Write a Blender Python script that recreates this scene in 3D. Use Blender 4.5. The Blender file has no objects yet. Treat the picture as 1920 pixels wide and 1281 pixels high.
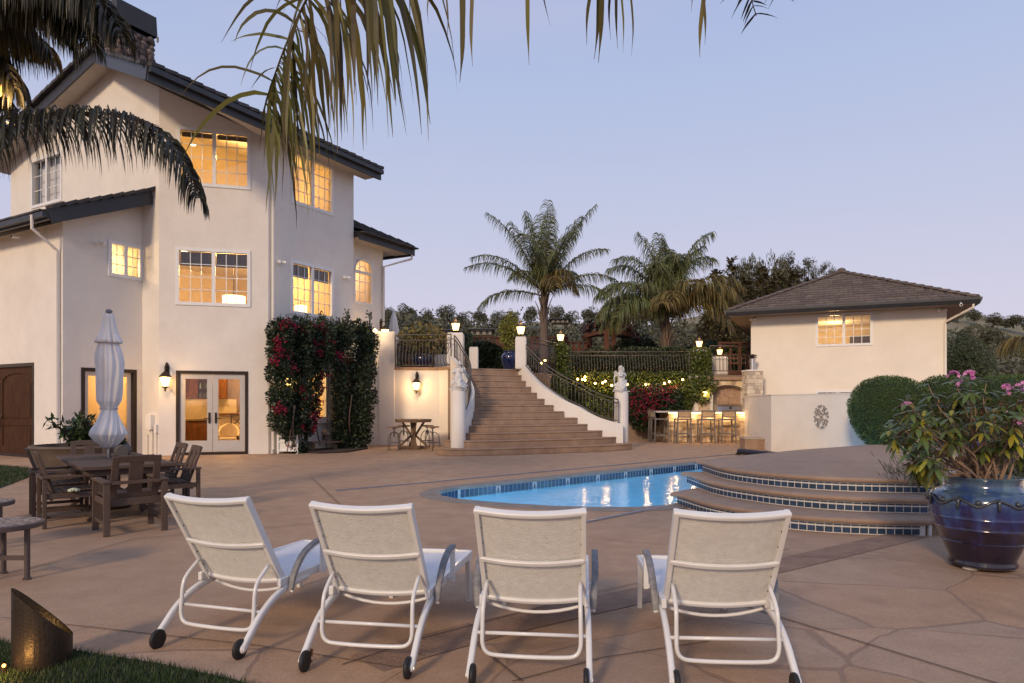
import bpy, bmesh, math, random
from mathutils import Vector, Matrix, noise as mnoise
PI = math.pi
R = math.radians
rnd = random.Random(7)
V = Vector
SC = bpy.context.scene
COL = SC.collection
F, CX, HY, EYE = 1280.0, 960.0, 757.0, 1.55

def at(px, py, Y):                       # the point seen at that pixel, Y metres ahead
    return V(((px - CX) / F * Y, Y, EYE - (py - HY) / F * Y))
def gnd(px, py, z=0.0):                  # the point of a level at height z seen at that pixel
    return at(px, py, (EYE - z) * F / (py - HY))
def wid(px, Y):
    return px * Y / F

# ------------------------------------------------------------------ materials
MATS = {}
def mat(name, col, rough=0.6, var=0.12, scale=6.0, bump=0.0, bscale=60.0, metal=0.0, col2=None, island=0.0,
        spec=0.5, trans=0.0, emit=None, estr=0.0, coat=0.0, detail=6.0, stretch=None, objvar=0.0):
    if name in MATS: return MATS[name]
    m = bpy.data.materials.new(name); m.use_nodes = True
    nt = m.node_tree; N = nt.nodes; L = nt.links
    b = N['Principled BSDF']
    b.inputs['Roughness'].default_value = rough
    b.inputs['Metallic'].default_value = metal
    b.inputs['Specular IOR Level'].default_value = spec
    if coat: b.inputs['Coat Weight'].default_value = coat; b.inputs['Coat Roughness'].default_value = 0.08
    c1 = V(col); c2 = V(col2) if col2 else c1 * (1 - var)
    tc = N.new('ShaderNodeTexCoord')
    vec = tc.outputs['Object']
    if stretch:
        mp = N.new('ShaderNodeMapping'); mp.inputs['Scale'].default_value = stretch
        L.new(vec, mp.inputs['Vector']); vec = mp.outputs['Vector']
    nz = N.new('ShaderNodeTexNoise'); nz.inputs['Scale'].default_value = scale; nz.inputs['Detail'].default_value = detail
    nz.inputs['Roughness'].default_value = 0.62
    L.new(vec, nz.inputs['Vector'])
    mr = N.new('ShaderNodeMapRange'); mr.inputs['From Min'].default_value = 0.3; mr.inputs['From Max'].default_value = 0.7
    L.new(nz.outputs['Fac'], mr.inputs['Value'])
    mx = N.new('ShaderNodeMix'); mx.data_type = 'RGBA'
    mx.inputs['A'].default_value = (*c1, 1); mx.inputs['B'].default_value = (*c2, 1)
    L.new(mr.outputs['Result'], mx.inputs['Factor'])
    out = mx.outputs['Result']
    if island or objvar:
        hs = N.new('ShaderNodeHueSaturation')
        if island:
            g = N.new('ShaderNodeNewGeometry'); rv = g.outputs['Random Per Island']; amp = island
        else:
            g = N.new('ShaderNodeObjectInfo'); rv = g.outputs['Random']; amp = objvar
        a = N.new('ShaderNodeMapRange'); a.inputs['To Min'].default_value = 1 - amp; a.inputs['To Max'].default_value = 1 + amp
        L.new(rv, a.inputs['Value']); L.new(a.outputs['Result'], hs.inputs['Value'])
        h = N.new('ShaderNodeMapRange'); h.inputs['To Min'].default_value = 0.5 - amp * 0.05; h.inputs['To Max'].default_value = 0.5 + amp * 0.03
        L.new(rv, h.inputs['Value']); L.new(h.outputs['Result'], hs.inputs['Hue'])
        L.new(out, hs.inputs['Color']); out = hs.outputs['Color']
    L.new(out, b.inputs['Base Color'])
    if bump:
        n2 = N.new('ShaderNodeTexNoise'); n2.inputs['Scale'].default_value = bscale; n2.inputs['Detail'].default_value = 4
        L.new(vec, n2.inputs['Vector'])
        bp = N.new('ShaderNodeBump'); bp.inputs['Strength'].default_value = bump; bp.inputs['Distance'].default_value = 0.02
        L.new(n2.outputs['Fac'], bp.inputs['Height']); L.new(bp.outputs['Normal'], b.inputs['Normal'])
    if emit:
        b.inputs['Emission Color'].default_value = (*emit, 1); b.inputs['Emission Strength'].default_value = estr
    if trans:
        tr = N.new('ShaderNodeBsdfTranslucent'); L.new(out, tr.inputs['Color'])
        ms = N.new('ShaderNodeMixShader'); ms.inputs['Fac'].default_value = trans
        L.new(b.outputs['BSDF'], ms.inputs[1]); L.new(tr.outputs['BSDF'], ms.inputs[2])
        L.new(ms.outputs['Shader'], N['Material Output'].inputs['Surface'])
    MATS[name] = m
    return m

def glass_mat(name, tint=(1, 1, 1), gloss=0.12, rough=0.02):
    if name in MATS: return MATS[name]
    m = bpy.data.materials.new(name); m.use_nodes = True
    nt = m.node_tree; N = nt.nodes; L = nt.links
    N.remove(N['Principled BSDF'])
    t = N.new('ShaderNodeBsdfTransparent'); t.inputs['Color'].default_value = (*tint, 1)
    g = N.new('ShaderNodeBsdfGlossy'); g.inputs['Roughness'].default_value = rough
    lw = N.new('ShaderNodeLayerWeight'); lw.inputs['Blend'].default_value = 0.35
    mr = N.new('ShaderNodeMapRange'); mr.inputs['To Min'].default_value = gloss; mr.inputs['To Max'].default_value = 0.9
    L.new(lw.outputs['Fresnel'], mr.inputs['Value'])
    ms = N.new('ShaderNodeMixShader')
    L.new(mr.outputs['Result'], ms.inputs['Fac']); L.new(t.outputs[0], ms.inputs[1]); L.new(g.outputs[0], ms.inputs[2])
    L.new(ms.outputs[0], N['Material Output'].inputs['Surface'])
    MATS[name] = m
    return m

# ------------------------------------------------------------------ mesh builder
class MB:
    def __init__(s): s.v = []; s.f = []; s.m = []; s.mi = 0
    def add(s, vs, fs):
        o = len(s.v); s.v.extend(tuple(v) for v in vs)
        for f in fs: s.f.append(tuple(i + o for i in f)); s.m.append(s.mi)
    def quad(s, a, b, c, d): s.add([a, b, c, d], [(0, 1, 2, 3)])
    def poly(s, pts): s.add(pts, [tuple(range(len(pts)))])
    def box(s, c, size, rz=0.0, M=None):
        x, y, z = size[0] / 2, size[1] / 2, size[2] / 2
        M = M or Matrix.Rotation(rz, 3, 'Z'); c = V(c)
        vs = [c + M @ V((sx * x, sy * y, sz * z)) for sz in (-1, 1) for sy in (-1, 1) for sx in (-1, 1)]
        s.add(vs, [(0, 2, 3, 1), (4, 5, 7, 6), (0, 1, 5, 4), (2, 6, 7, 3), (0, 4, 6, 2), (1, 3, 7, 5)])
    def bx(s, x0, x1, y0, y1, z0, z1): s.box(((x0 + x1) / 2, (y0 + y1) / 2, (z0 + z1) / 2), (x1 - x0, y1 - y0, z1 - z0))
    def bar(s, p, q, w, h, up=(0, 0, 1)):
        p = V(p); q = V(q); d = (q - p); L = d.length; d.normalize()
        u = V(up)
        if abs(d.dot(u)) > 0.98: u = V((0, 1, 0))
        x = d.cross(u).normalized(); z = x.cross(d)
        M = Matrix((x, d, z)).transposed()
        s.box((p + q) / 2, (w, L, h), M=M)
    def tube(s, pts, r, n=8, caps=True, flat=None):
        pts = [V(p) for p in pts]; k = len(pts)
        rs = r if isinstance(r, (list, tuple)) else [r] * k
        fl = flat or 1.0
        t0 = (pts[1] - pts[0]).normalized()
        ref = V((0, 0, 1)) if abs(t0.z) < 0.9 else V((1, 0, 0))
        x = t0.cross(ref).normalized()
        o = len(s.v)
        for i in range(k):
            t = (pts[min(i + 1, k - 1)] - pts[max(i - 1, 0)]).normalized()
            x = (x - t * x.dot(t)).normalized(); y = t.cross(x)
            for j in range(n):
                a = 2 * PI * j / n
                s.v.append(tuple(pts[i] + x * (math.cos(a) * rs[i]) + y * (math.sin(a) * rs[i] * fl)))
        for i in range(k - 1):
            for j in range(n):
                a = o + i * n + j; b = o + i * n + (j + 1) % n
                s.f.append((a, b, b + n, a + n)); s.m.append(s.mi)
        if caps:
            s.f.append(tuple(o + j for j in reversed(range(n)))); s.m.append(s.mi)
            s.f.append(tuple(o + (k - 1) * n + j for j in range(n))); s.m.append(s.mi)
    def sweep(s, pts, w, h, up=(0, 0, 1), ch=.22):   # a softened rectangular bar along a path
        P = [V(p) for p in pts]; k = len(P); u = V(up); o = len(s.v); c = min(w, h) * ch
        sec = [(w / 2 - c, h / 2), (-w / 2 + c, h / 2), (-w / 2, h / 2 - c), (-w / 2, -h / 2 + c), (-w / 2 + c, -h / 2), (w / 2 - c, -h / 2), (w / 2, -h / 2 + c), (w / 2, h / 2 - c)]
        for i in range(k):
            t = (P[min(i + 1, k - 1)] - P[max(i - 1, 0)]).normalized(); x = t.cross(u).normalized(); z = x.cross(t)
            for a, b in sec: s.v.append(tuple(P[i] + x * a + z * b))
        for i in range(k - 1):
            for j in range(8):
                a = o + i * 8 + j; b = o + i * 8 + (j + 1) % 8; s.f.append((a, b, b + 8, a + 8)); s.m.append(s.mi)
        s.f.append(tuple(o + j for j in reversed(range(8)))); s.m.append(s.mi); s.f.append(tuple(o + (k - 1) * 8 + j for j in range(8))); s.m.append(s.mi)
    def lathe(s, prof, n=24, c=(0, 0, 0), wob=None, caps=True):
        o = len(s.v); c = V(c)
        for i, (r, z) in enumerate(prof):
            for j in range(n):
                a = 2 * PI * j / n; rr = r * (wob(a, z, i) if wob else 1)
                s.v.append((c.x + math.cos(a) * rr, c.y + math.sin(a) * rr, c.z + z))
        for i in range(len(prof) - 1):
            for j in range(n):
                a = o + i * n + j; b = o + i * n + (j + 1) % n
                s.f.append((a, b, b + n, a + n)); s.m.append(s.mi)
        if caps:
            s.f.append(tuple(o + j for j in reversed(range(n)))); s.m.append(s.mi)
            s.f.append(tuple(o + (len(prof) - 1) * n + j for j in range(n))); s.m.append(s.mi)
    def prism(s, pts, z0, z1):           # plan polygon extruded upwards
        n = len(pts)
        lo = [(p[0], p[1], z0) for p in pts]; hi = [(p[0], p[1], z1) for p in pts]
        s.add(lo + hi, [tuple(reversed(range(n))), tuple(range(n, 2 * n))] + [(i, (i + 1) % n, n + (i + 1) % n, n + i) for i in range(n)])
    def ext(s, pts, d):                  # any flat polygon extruded along d
        n = len(pts); d = V(d); a = [V(p) for p in pts]; b = [p + d for p in a]
        s.add(a + b, [tuple(reversed(range(n))), tuple(range(n, 2 * n))] + [(i, (i + 1) % n, n + (i + 1) % n, n + i) for i in range(n)])
    def ball(s, c, r, n=10, m=7, sc=(1, 1, 1), wob=0.0):
        c = V(c); o = len(s.v)
        for i in range(m + 1):
            th = PI * i / m
            for j in range(n):
                a = 2 * PI * j / n
                d = V((math.sin(th) * math.cos(a), math.sin(th) * math.sin(a), math.cos(th)))
                k = 1 + wob * mnoise.noise(d * 2.3 + c * 3)
                s.v.append((c.x + d.x * r * sc[0] * k, c.y + d.y * r * sc[1] * k, c.z + d.z * r * sc[2] * k))
        for i in range(m):
            for j in range(n):
                a = o + i * n + j; b = o + i * n + (j + 1) % n
                s.f.append((a, a + n, b + n, b)); s.m.append(s.mi)
    def leaf(s, p, d, nrm, L, w, fold=0.15):   # a pointed leaf of two faces
        p = V(p); d = V(d).normalized(); nrm = V(nrm)
        x = d.cross(nrm)
        if x.length < 1e-4: x = d.orthogonal()
        x.normalize(); up = x.cross(d)
        s.add([p, p + d * L * 0.5 + x * w / 2 + up * fold * w, p + d * L, p + d * L * 0.5 - x * w / 2 + up * fold * w], [(0, 1, 2), (0, 2, 3)])
    def mesh(s, name, mats, smooth=False, off=None):
        me = bpy.data.meshes.new(name)
        vs = s.v if off is None else [(a - off[0], b - off[1], c - off[2]) for a, b, c in s.v]
        me.from_pydata(vs, [], s.f)
        for m in (mats if isinstance(mats, (list, tuple)) else [mats]): me.materials.append(m)
        me.polygons.foreach_set('material_index', s.m)
        if smooth:
            me.polygons.foreach_set('use_smooth', [True] * len(s.f))
            me.update()
            if smooth is not True: me.set_sharp_from_angle(angle=R(smooth))
        me.update()
        return me
    def build(s, name, mats, parent=None, loc=None, smooth=False, bevel=0.0, world=False):
        """world: the coordinates are world coordinates; the origin is put at loc (or at the parent's place)"""
        off = None
        if world:
            off = parent_loc(parent) if parent else (loc or V((0, 0, 0)))
        o = bpy.data.objects.new(name, s.mesh(name, mats, smooth, off)); COL.objects.link(o)
        if parent: o.parent = parent
        elif loc is not None: o.location = loc
        if bevel:
            b = o.modifiers.new('bevel', 'BEVEL'); b.width = bevel; b.segments = 2; b.limit_method = 'ANGLE'; b.angle_limit = R(40)
        return o
def parent_loc(o):
    p = V((0, 0, 0))
    while o: p = p + o.location; o = o.parent
    return p

def tag(o, label=None, cat=None, group=None, kind=None):
    if label: o['label'] = label
    if cat: o['category'] = cat
    if group: o['group'] = group
    if kind: o['kind'] = kind
    return o
def thing(name, label, cat, loc=(0, 0, 0), rz=0.0, group=None):
    o = bpy.data.objects.new(name, None); o.empty_display_size = 0.2; COL.objects.link(o)
    o.location = loc; o.rotation_euler = (0, 0, rz)
    return tag(o, label, cat, group)
def inst(name, me, parent=None, loc=(0, 0, 0), rz=0.0, sc=None):
    o = bpy.data.objects.new(name, me); COL.objects.link(o); o.parent = parent; o.location = loc; o.rotation_euler = (0, 0, rz)
    if sc: o.scale = (sc, sc, sc) if not isinstance(sc, (tuple, list)) else sc
    return o
def copy_tree(o, parent=None):
    c = o.copy(); COL.objects.link(c); c.parent = parent
    for ch in list(o.children): copy_tree(ch, c)
    return c
def dup(o, loc, rz, label, group=None):
    c = copy_tree(o); c.location = loc; c.rotation_euler = (0, 0, rz); c['label'] = label
    if group: c['group'] = group
    return c
def lamp(name, loc, power, col=(1.0, 0.60, 0.26), size=0.06, typ='POINT'):
    l = bpy.data.lights.new(name, typ); l.energy = power; l.color = col
    if typ in ('POINT', 'SPOT'): l.shadow_soft_size = size
    o = bpy.data.objects.new(name, l); o.location = loc; COL.objects.link(o)
    return o

# ------------------------------------------------------------------ wall helpers
class Wall:
    """a vertical wall from p0 to p1 (plan, left to right as seen from outside)"""
    def __init__(s, p0, p1):
        s.p0 = V((p0[0], p0[1])); s.p1 = V((p1[0], p1[1])); d = s.p1 - s.p0; s.L = d.length; s.u = d.normalized(); s.n = V((s.u.y, -s.u.x))
    def P(s, a, z, out=0.0):
        q = s.p0 + s.u * a + s.n * out; return V((q.x, q.y, z))
    def pix(s, px, py):
        dx = (px - CX) / F
        a = (s.p0.x - s.p0.y * dx) / (s.u.y * dx - s.u.x); t = s.p0.y + a * s.u.y
        return a, EYE + t * (HY - py) / F
    def rect(s, pts):                    # pixel corners -> (a0,a1,z0,z1)
        q = [s.pix(*p) for p in pts]
        l = (q[0][0] + q[3][0]) / 2; r = (q[1][0] + q[2][0]) / 2
        return (l, r, (q[2][1] + q[3][1]) / 2, (q[0][1] + q[1][1]) / 2)
    def rz(s): return math.atan2(s.u.y, s.u.x)
    def mesh(s, mb, zb, zt0, zt1, holes=(), th=0.2):
        top = lambda a: zt0 + (zt1 - zt0) * a / s.L
        br = sorted({0.0, s.L} | {h[0] for h in holes} | {h[1] for h in holes})
        for a, b in zip(br, br[1:]):
            if b - a < 1e-5: continue
            c = (a + b) / 2
            hs = sorted([(h[2], h[3]) for h in holes if h[0] < c < h[1]])
            z = zb
            for h0, h1 in hs + [(None, None)]:
                ta, tb = (top(a), top(b)) if h0 is None else (h0, h0)
                if ta - z > 1e-4 or tb - z > 1e-4:
                    mb.quad(s.P(a, z), s.P(b, z), s.P(b, tb), s.P(a, ta))
                    mb.quad(s.P(b, z, -th), s.P(a, z, -th), s.P(a, ta, -th), s.P(b, tb, -th))
                z = h1
        for (a, b, z0, z1) in holes:
            mb.quad(s.P(a, z0), s.P(a, z1), s.P(a, z1, -th), s.P(a, z0, -th))
            mb.quad(s.P(b, z0, -th), s.P(b, z1, -th), s.P(b, z1), s.P(b, z0))
            mb.quad(s.P(a, z1), s.P(b, z1), s.P(b, z1, -th), s.P(a, z1, -th))
            mb.quad(s.P(a, z0, -th), s.P(b, z0, -th), s.P(b, z0), s.P(a, z0))
    def slab(s, mb, a0, a1, z0, z1, o0, o1):    # a box on the wall between out-distances o0 and o1
        q = s.p0 + s.u * ((a0 + a1) / 2) + s.n * ((o0 + o1) / 2)
        mb.box((q.x, q.y, (z0 + z1) / 2), (abs(a1 - a0), abs(o1 - o0), abs(z1 - z0)), s.rz())

def fill_holes(outer, holes, z):
    """a flat sheet with holes, as (verts, faces)"""
    bm = bmesh.new(); eds = []
    for loop in [outer] + holes:
        vs = [bm.verts.new((p[0], p[1], z)) for p in loop]
        for i in range(len(vs)): eds.append(bm.edges.new((vs[i], vs[(i + 1) % len(vs)])))
    bmesh.ops.triangle_fill(bm, use_beauty=True, use_dissolve=False, edges=eds)
    bm.verts.index_update()
    vs = [tuple(v.co) for v in bm.verts]
    fs = []
    for f in bm.faces:
        if f.normal.z < 0: f.normal_flip()
        fs.append(tuple(v.index for v in f.verts))
    bm.free()
    return vs, fs
def spline(pts, n=8):
    """Catmull-Rom through the points"""
    P = [V(p) for p in pts]; P = [P[0] * 2 - P[1]] + P + [P[-1] * 2 - P[-2]]
    out = []
    for i in range(1, len(P) - 2):
        for k in range(n):
            t = k / n; a, b, c, d = P[i - 1], P[i], P[i + 1], P[i + 2]
            out.append(0.5 * ((2 * b) + (c - a) * t + (2 * a - 5 * b + 4 * c - d) * t * t + (3 * b - a - 3 * c + d) * t ** 3))
    out.append(P[-2]); return out
def rdir(r=rnd):
    while True:
        d = V((r.uniform(-1, 1), r.uniform(-1, 1), r.uniform(-1, 1)))
        if 0.05 < d.length < 1: return d.normalized()
# ------------------------------------------------------------------ materials used in several places
M_STUCCO = mat('stucco', (0.77, 0.72, 0.655), 0.9, 0.10, 1.3, bump=0.5, bscale=42, col2=(0.71, 0.66, 0.60))
M_STUCCO2 = mat('cream_stucco', (0.83, 0.76, 0.65), 0.9, 0.10, 1.1, bump=0.5, bscale=42, col2=(0.77, 0.70, 0.595))
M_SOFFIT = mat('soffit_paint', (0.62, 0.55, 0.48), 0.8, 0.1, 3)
M_FASCIA = mat('charcoal_fascia', (0.035, 0.036, 0.042), 0.45, 0.3, 5)
M_TILE = mat('dark_roof_tile', (0.060, 0.055, 0.055), 0.75, 0.3, 7, island=0.3, bump=0.4, bscale=40)
M_TILE2 = mat('brown_roof_tile', (0.165, 0.125, 0.098), 0.8, 0.3, 6, island=0.22, bump=0.5, bscale=40, col2=(0.095, 0.075, 0.062))
M_WHITE = mat('white_frame_paint', (0.78, 0.77, 0.75), 0.4, 0.06, 4)
M_GLASS = glass_mat('window_glass', (0.97, 0.97, 0.97), 0.05)
M_BRONZE = mat('dark_bronze', (0.035, 0.022, 0.015), 0.5, 0.2, 10, spec=0.25)
M_IRON = mat('wrought_iron', (0.115, 0.098, 0.086), 0.5, 0.3, 20, metal=0.3)
M_BULB = mat('lit_lamp', (1, 0.8, 0.5), 0.5, 0, emit=(1.0, 0.66, 0.28), estr=22)
M_BULB2 = mat('lit_downlight', (1, 0.8, 0.5), 0.5, 0, emit=(1.0, 0.75, 0.42), estr=14)
M_ROOM = mat('warm_room_paint', (0.80, 0.68, 0.46), 0.9, 0.05, 2)
M_ROOMC = mat('room_ceiling_paint', (0.85, 0.78, 0.62), 0.9, 0.03, 2)
M_WOODF = mat('room_floor_wood', (0.30, 0.19, 0.10), 0.4, 0.3, 6, stretch=(1, 8, 1))
M_CAB = mat('cabinet_wood', (0.13, 0.052, 0.018), 0.7, 0.4, 3, stretch=(6, 6, 1), col2=(0.06, 0.024, 0.009), spec=0.1)
M_AMBER = mat('lit_amber_lens', (1, .6, .2), .5, 0, emit=(1, .45, .08), estr=5)
M_DOORWOOD = mat('dark_door_wood', (0.085, 0.035, 0.014), 0.7, 0.4, 3, stretch=(9, 9, .8), col2=(0.025, 0.010, 0.005), bump=0.2, spec=0.15)
M_STEP = mat('brown_step_concrete', (0.37, 0.245, 0.165), 0.85, 0.25, 3.0, bump=0.4, bscale=30, col2=(0.26, 0.165, 0.11))
M_SPA = mat('brown_cast_coping', (0.35, 0.245, 0.175), 0.8, 0.2, 6.0, bump=0.35, bscale=160, col2=(0.275, 0.19, 0.138))
M_GREYWOOD = mat('weathered_teak', (0.120, 0.083, 0.066), 0.7, 0.3, 5, stretch=(3, 3, 14), col2=(0.082, 0.056, 0.045), bump=0.25, spec=0.2)
M_REDWOOD = mat('redwood', (0.15, 0.055, 0.032), 0.75, 0.3, 4, stretch=(4, 4, 1), col2=(0.08, 0.028, 0.018))
M_STONEW = mat('ledger_stone', (0.58, 0.45, 0.30), 0.85, 0.3, 3, island=0.42, bump=0.9, bscale=18, col2=(0.46, 0.34, 0.22))
M_METAL = mat('brushed_steel', (0.6, 0.58, 0.57), 0.3, 0.1, 30, metal=1.0)
M_LEAF = mat('dark_leaf', (0.030, 0.048, 0.018), 0.5, 0.3, 2, island=0.55, trans=0.15, col2=(0.018, 0.030, 0.012))
M_IVY = mat('ivy_leaf', (0.120, 0.150, 0.030), 0.45, 0.3, 2, island=0.5, trans=0.2, col2=(0.075, 0.10, 0.022))
M_PETAL = mat('magenta_bract', (0.36, 0.008, 0.050), 0.6, 0.3, 2, island=0.5, trans=0.25, col2=(0.20, 0.005, 0.03))
M_STEM = mat('bark_stem', (0.10, 0.070, 0.050), 0.85, 0.4, 12, bump=0.4)
M_SOIL = mat('bark_mulch', (0.05, 0.03, 0.022), 0.95, 0.5, 30, bump=0.8, bscale=50)

def weather(m, amt, sx=(2.2, 2.2, 1.6), lo=.52, hi=.74):
    """old rain streaks and blotches in a wall's paint"""
    nt = m.node_tree; N = nt.nodes; L = nt.links; b = N['Principled BSDF']; src = b.inputs['Base Color'].links[0].from_socket
    tc = N.new('ShaderNodeTexCoord'); out = src
    for sc_, am, l_, h_ in ((sx, amt * .5, lo, hi), ((.7, .7, .7), amt, .50, .75), ((9, 9, 9), amt * .5, .58, .74)):
        mp = N.new('ShaderNodeMapping'); mp.inputs['Scale'].default_value = sc_; L.new(tc.outputs['Object'], mp.inputs['Vector'])
        nz = N.new('ShaderNodeTexNoise'); nz.inputs['Scale'].default_value = 1.0; nz.inputs['Detail'].default_value = 7; nz.inputs['Roughness'].default_value = .65; L.new(mp.outputs['Vector'], nz.inputs['Vector'])
        mr = N.new('ShaderNodeMapRange'); L.new(nz.outputs['Fac'], mr.inputs['Value'])
        for k, v in zip(('From Min', 'From Max', 'To Min', 'To Max'), (l_, h_, 0, am)): mr.inputs[k].default_value = v
        mx = N.new('ShaderNodeMix'); mx.data_type = 'RGBA'; mx.blend_type = 'MULTIPLY'; L.new(mr.outputs['Result'], mx.inputs['Factor']); L.new(out, mx.inputs['A']); mx.inputs['B'].default_value = (.62, .56, .50, 1); out = mx.outputs['Result']
    L.new(out, b.inputs['Base Color'])
weather(M_STUCCO, .20); weather(M_STUCCO2, .14); weather(M_STEP, .5, (3, 3, 1.2)); weather(M_SPA, .4, (2, 2, 2)); weather(M_SOFFIT, .3, (2, 2, 2))
# ------------------------------------------------------------------ camera, sky, sun
cd = bpy.data.cameras.new('camera'); cam = bpy.data.objects.new('camera', cd); COL.objects.link(cam)
cd.sensor_width = 36; cd.lens = 24; cd.shift_y = 116.5 / 1920; cd.clip_start = 0.05; cd.clip_end = 5000
cam.location = (0, 0, EYE); cam.rotation_euler = (R(90), 0, 0); SC.camera = cam
SC.view_settings.view_transform = 'Standard'; SC.view_settings.look = 'None'; SC.view_settings.gamma = 1.0
SC.view_settings.exposure = 0.25
SC.cycles.use_denoising = True
try: SC.cycles.denoiser = 'OPENIMAGEDENOISE'
except Exception: pass
SC.cycles.max_bounces = 7; SC.cycles.diffuse_bounces = 3; SC.cycles.glossy_bounces = 3; SC.cycles.transparent_max_bounces = 10
SC.cycles.caustics_reflective = False; SC.cycles.caustics_refractive = False
SC.cycles.sample_clamp_indirect = 4.0

SUN_EL, SUN_AZ = 24.0, 205.0             # the afterglow behind the camera, a little to its left
W = bpy.data.worlds.new('World'); SC.world = W; W.use_nodes = True
nt = W.node_tree; N = nt.nodes; L = nt.links
bg = N['Background']
sky = N.new('ShaderNodeTexSky'); sky.sky_type = 'NISHITA'; sky.sun_disc = False
sky.sun_elevation = R(3.0); sky.sun_rotation = R(SUN_AZ)
sky.air_density = 1.0; sky.dust_density = 0.6; sky.ozone_density = 3.0
# the dusk tint of the sky itself: lavender at the horizon, blue overhead
tc = N.new('ShaderNodeTexCoord'); sx = N.new('ShaderNodeSeparateXYZ'); L.new(tc.outputs['Generated'], sx.inputs['Vector'])
rp = N.new('ShaderNodeValToRGB'); L.new(sx.outputs['Z'], rp.inputs['Fac'])
cr = rp.color_ramp
cr.elements[0].position = 0.0; cr.elements[0].color = (0.640, 0.570, 0.655, 1)
cr.elements[1].position = 0.62; cr.elements[1].color = (0.315, 0.405, 0.650, 1)
for p, c in ((0.10, (0.615, 0.580, 0.705)), (0.24, (0.515, 0.540, 0.695)), (0.42, (0.415, 0.485, 0.695))):
    e = cr.elements.new(p); e.color = (*c, 1)
nz = N.new('ShaderNodeTexNoise'); nz.inputs['Scale'].default_value = 1.6; nz.inputs['Detail'].default_value = 5
mp = N.new('ShaderNodeMapping'); mp.inputs['Scale'].default_value = (1.0, 1.0, 5.0); mp.inputs['Rotation'].default_value = (0, R(14), 0)
L.new(tc.outputs['Generated'], mp.inputs['Vector']); L.new(mp.outputs['Vector'], nz.inputs['Vector'])
mr = N.new('ShaderNodeMapRange'); mr.inputs['From Min'].default_value = 0.46; mr.inputs['From Max'].default_value = 0.85
mr.inputs['To Min'].default_value = 0.0; mr.inputs['To Max'].default_value = 0.38
L.new(nz.outputs['Fac'], mr.inputs['Value'])
cl = N.new('ShaderNodeMix'); cl.data_type = 'RGBA'; cl.inputs['B'].default_value = (0.60, 0.53, 0.66, 1)
L.new(rp.outputs['Color'], cl.inputs['A']); L.new(mr.outputs['Result'], cl.inputs['Factor'])
sc_ = N.new('ShaderNodeMix'); sc_.data_type = 'RGBA'; sc_.inputs['Factor'].default_value = 0.90
sm = N.new('ShaderNodeVectorMath'); sm.operation = 'SCALE'; sm.inputs['Scale'].default_value = 0.10
L.new(sky.outputs['Color'], sm.inputs[0]); L.new(sm.outputs['Vector'], sc_.inputs['A'])
L.new(cl.outputs['Result'], sc_.inputs['B'])
L.new(sc_.outputs['Result'], bg.inputs['Color']); bg.inputs['Strength'].default_value = 1.0

sl = bpy.data.lights.new('sun', 'SUN'); sl.energy = 2.0; sl.angle = R(9); sl.color = (1.0, 0.75, 0.50)
so = bpy.data.objects.new('sun', sl); COL.objects.link(so); so.location = (0, -10, 30)
az = R(SUN_AZ); sd = V((math.sin(az) * math.cos(R(SUN_EL)), math.cos(az) * math.cos(R(SUN_EL)), math.sin(R(SUN_EL))))
so.rotation_euler = sd.to_track_quat('Z', 'Y').to_euler()

# ------------------------------------------------------------------ the ground with its pool
D = V((0.741, 0.671))                     # the long way of the pool
far_a = V((-1.05, 12.64)); far_b = far_a + D * 11.4
near = V((2.60, 10.55)); near_b = near + D * 11.0
pool = [(-1.0, 12.60), (-1.22, 12.20), (-1.30, 11.75), (-1.20, 11.35), (-0.92, 11.0), (-0.5, 10.70), (0.0, 10.43), (0.6, 10.20), (1.3, 10.06),
        (1.85, 10.08), (2.3, 10.25), (2.60, 10.55), tuple(near_b), tuple(near_b + V((-0.2, 1.6))), tuple(far_b)]

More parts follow.
